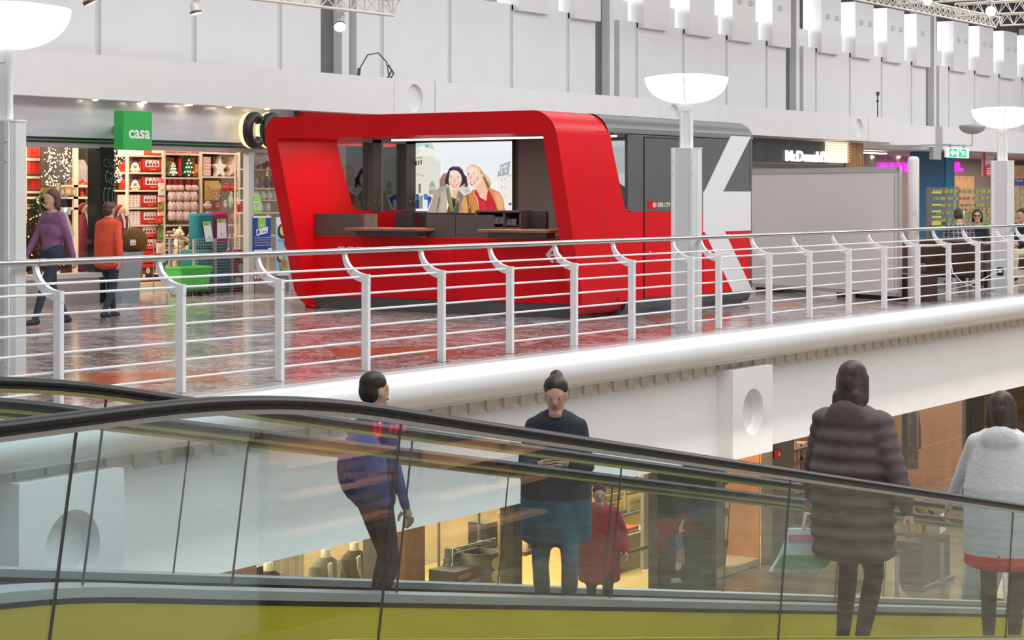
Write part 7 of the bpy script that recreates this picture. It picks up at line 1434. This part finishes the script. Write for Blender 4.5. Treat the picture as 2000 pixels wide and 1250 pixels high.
person('seated woman with dark glasses facing the railing, beside the right lamp pillar',(35.9,13.35,0),-PI/2+.35,1.68,[SKIN,BLKT,BLKT,SHOE,SKIN],female=True,hands=((.10,-.34,1.10),(-.10,-.36,1.12)),hair='bob',glasses=True,**sit)
person('seated person in dark top and cream trousers at the right photo edge',(36.75,12.75,0),-PI/2-.3,1.70,[SKIN,NAV,cloth('trousers_cream',(.62,.54,.42)),SHOE,SKIN],fat=1.1,lean=.1,hands=((.15,-.36,1.08),(-.15,-.36,1.08)),hair='short',**sit)
# ================================================================== shopfronts behind the viewer, mirrored in the ramp glass
FW = M('facade_white',(.82,.83,.84),.5,noise=(2,.02)); FO = M('facade_lit_wood',(.66,.36,.20),.4,noise=(3,.1),stretch=(1,1,.3)); YF = -9.0; mY = lambda px,py: aY(px,py,8.61-YF)
def frect(x0,y0,x1,y1): a, b_ = mY(x0,(y0+y1)/2), mY(x1,(y0+y1)/2); return a.x, b_.x, mY((x0+x1)/2,y1).z, mY((x0+x1)/2,y0).z
xa_, xb_ = mY(505,900).x, mY(830,900).x; wo = struct('wall_opposite', MB().box((-6,YF-.3,LFZ),(xa_,YF,5.5)), FW)
part('wall_section', MB().box((xa_,YF-.3,LFZ),(xb_,YF,5.5)), M('facade_taupe',(.32,.27,.23),.5,noise=(2,.05)), wo); part('wall_section', MB().box((xb_,YF-.3,LFZ),(90,YF,5.5)), M('facade_brown',(.16,.13,.11),.5,noise=(2,.08)), wo)
area('opposite_shop_light', (26,-4.5,5.2), (46,4), 2600, (math.radians(-24),0,0), (.97,.99,1))
for i,(x0,x1) in enumerate(((520,690),(820,990))):
    A = frect(x0,860,x1,1060); bay = thing('opposite_shop_bay','warm wooden shop bay opposite, mirrored in the ramp glass, %s' % ('left','middle','right')[i],'shop bay',((A[0]+A[1])/2,YF,A[2])); part('back_panel', MB().box((A[0],YF,A[2]),(A[1],YF+.05,A[3])), FO, bay)
    for y in (890,950,1020): z = frect(x0,y,x1,y+4); part('shelf', MB().box((A[0]-.2,YF+.05,z[2]),(A[1]+.4,YF+.5,z[3]+.03)), FO, bay)
    part('dark_base', MB().box((A[0],YF,max(LFZ,A[2]-1.6)),(A[1]+1.2,YF+.3,A[2])), LWD, bay)
    l = area('bay_light', ((A[0]+A[1])/2,YF+1.0,A[3]+.3), (A[1]-A[0],.5), 60, (0,0,0), (1,.82,.65))
HB = M('handbag_brown',(.06,.03,.022),.4,noise=(9,.2))
for i,(px,py,s) in enumerate(((945,892,.5),(925,950,.6),(905,1020,.8),(640,950,.6),(460,865,.5))):
    p = mY(px,py); hbg = thing('handbag','dark handbag on the opposite shop shelves, %s' % ('upper middle','centre','lower middle','left bay','far left')[i],'bag',(p.x,YF+.35,p.z-.2*s)); part('bag_body', MB().loft([[(p.x+x*k*s,YF+.35+y*k*s,p.z+z*s) for x,y in rrect(.5,.2,.05,2)] for k,z in ((1,-.2),(1.05,-.1),(.8,.2))]), HB, hbg)
    for dy in (-.04,.04): part('handle', MB().tube([(p.x-.12*s,YF+.35+dy,p.z+.2*s),(p.x-.08*s,YF+.35+dy,p.z+.42*s),(p.x+.08*s,YF+.35+dy,p.z+.42*s),(p.x+.12*s,YF+.35+dy,p.z+.2*s)], .015*s*1.5, 6), HB, hbg)
def fsign(txt, x0, x1, y, h, lab, mat):
    # reads correctly on its wall, so the ramp glass shows it reversed
    a, b_ = mY(x0,y), mY(x1,y); lt = MB(); text(lt, txt, (b_.x,YF+.04,a.z), -UX, UZ, h, depth=.03, w=abs(b_.x-a.x)); return solo('shop_lettering', lt, mat, lab, 'sign')
INKD = M('letter_dark',(.03,.035,.03),.5,noise=(6,.1))
fsign('adidas',334,372,897,.2,'dark lettering adidas on the opposite wall',INKD); fsign('LONGCHAMP',912,962,858,.16,'dark lettering on the opposite wall above the middle bay',INKD); fsign('BU',452,476,944,.3,'pale grey letters on the opposite white wall',M('letter_pale',(.5,.5,.5),.5,noise=(6,.05)))
st = MB()
for k,(u,w) in enumerate(((340,7),(350,9),(358,7))):
    q = [mY(u,893),mY(u+w*.6,893),mY(u+w*.6-5+k,893-22+6*k),mY(u-5+k,893-20+6*k)]; st.prism([(p.x,p.z) for p in q], lambda a,c_,h: (a,h,c_), YF+.01, YF+.05)
solo('shop_logo', st, INKD, 'three slanted dark bars above the lettering on the opposite wall', 'logo')
c_ = [mY(x,815) for x in (716,737)]; r = abs(c_[1].x-c_[0].x)/2; RN = M('neon_red',(.9,.03,.08),.5,emit=((1,.02,.07),3),noise=(5,.01)); cm_ = (c_[0]+c_[1])/2
nl = thing('neon_sign','red neon letters on the opposite shop, mirrored in the ramp glass','sign',(cm_.x,YF+.1,cm_.z-.3)); part('letter', MB().tube([(cm_.x+r*.6*math.cos(t),YF+.1,cm_.z+.28*math.sin(t)) for t in [2*PI*i/20 for i in range(21)]], .025, 6), RN, nl)
for u in (750,762,775): p = mY(u,830); part('letter', MB().tube([(p.x,YF+.1,p.z-.1),(p.x+.15,YF+.1,p.z+.15)], .025, 6), RN, nl)
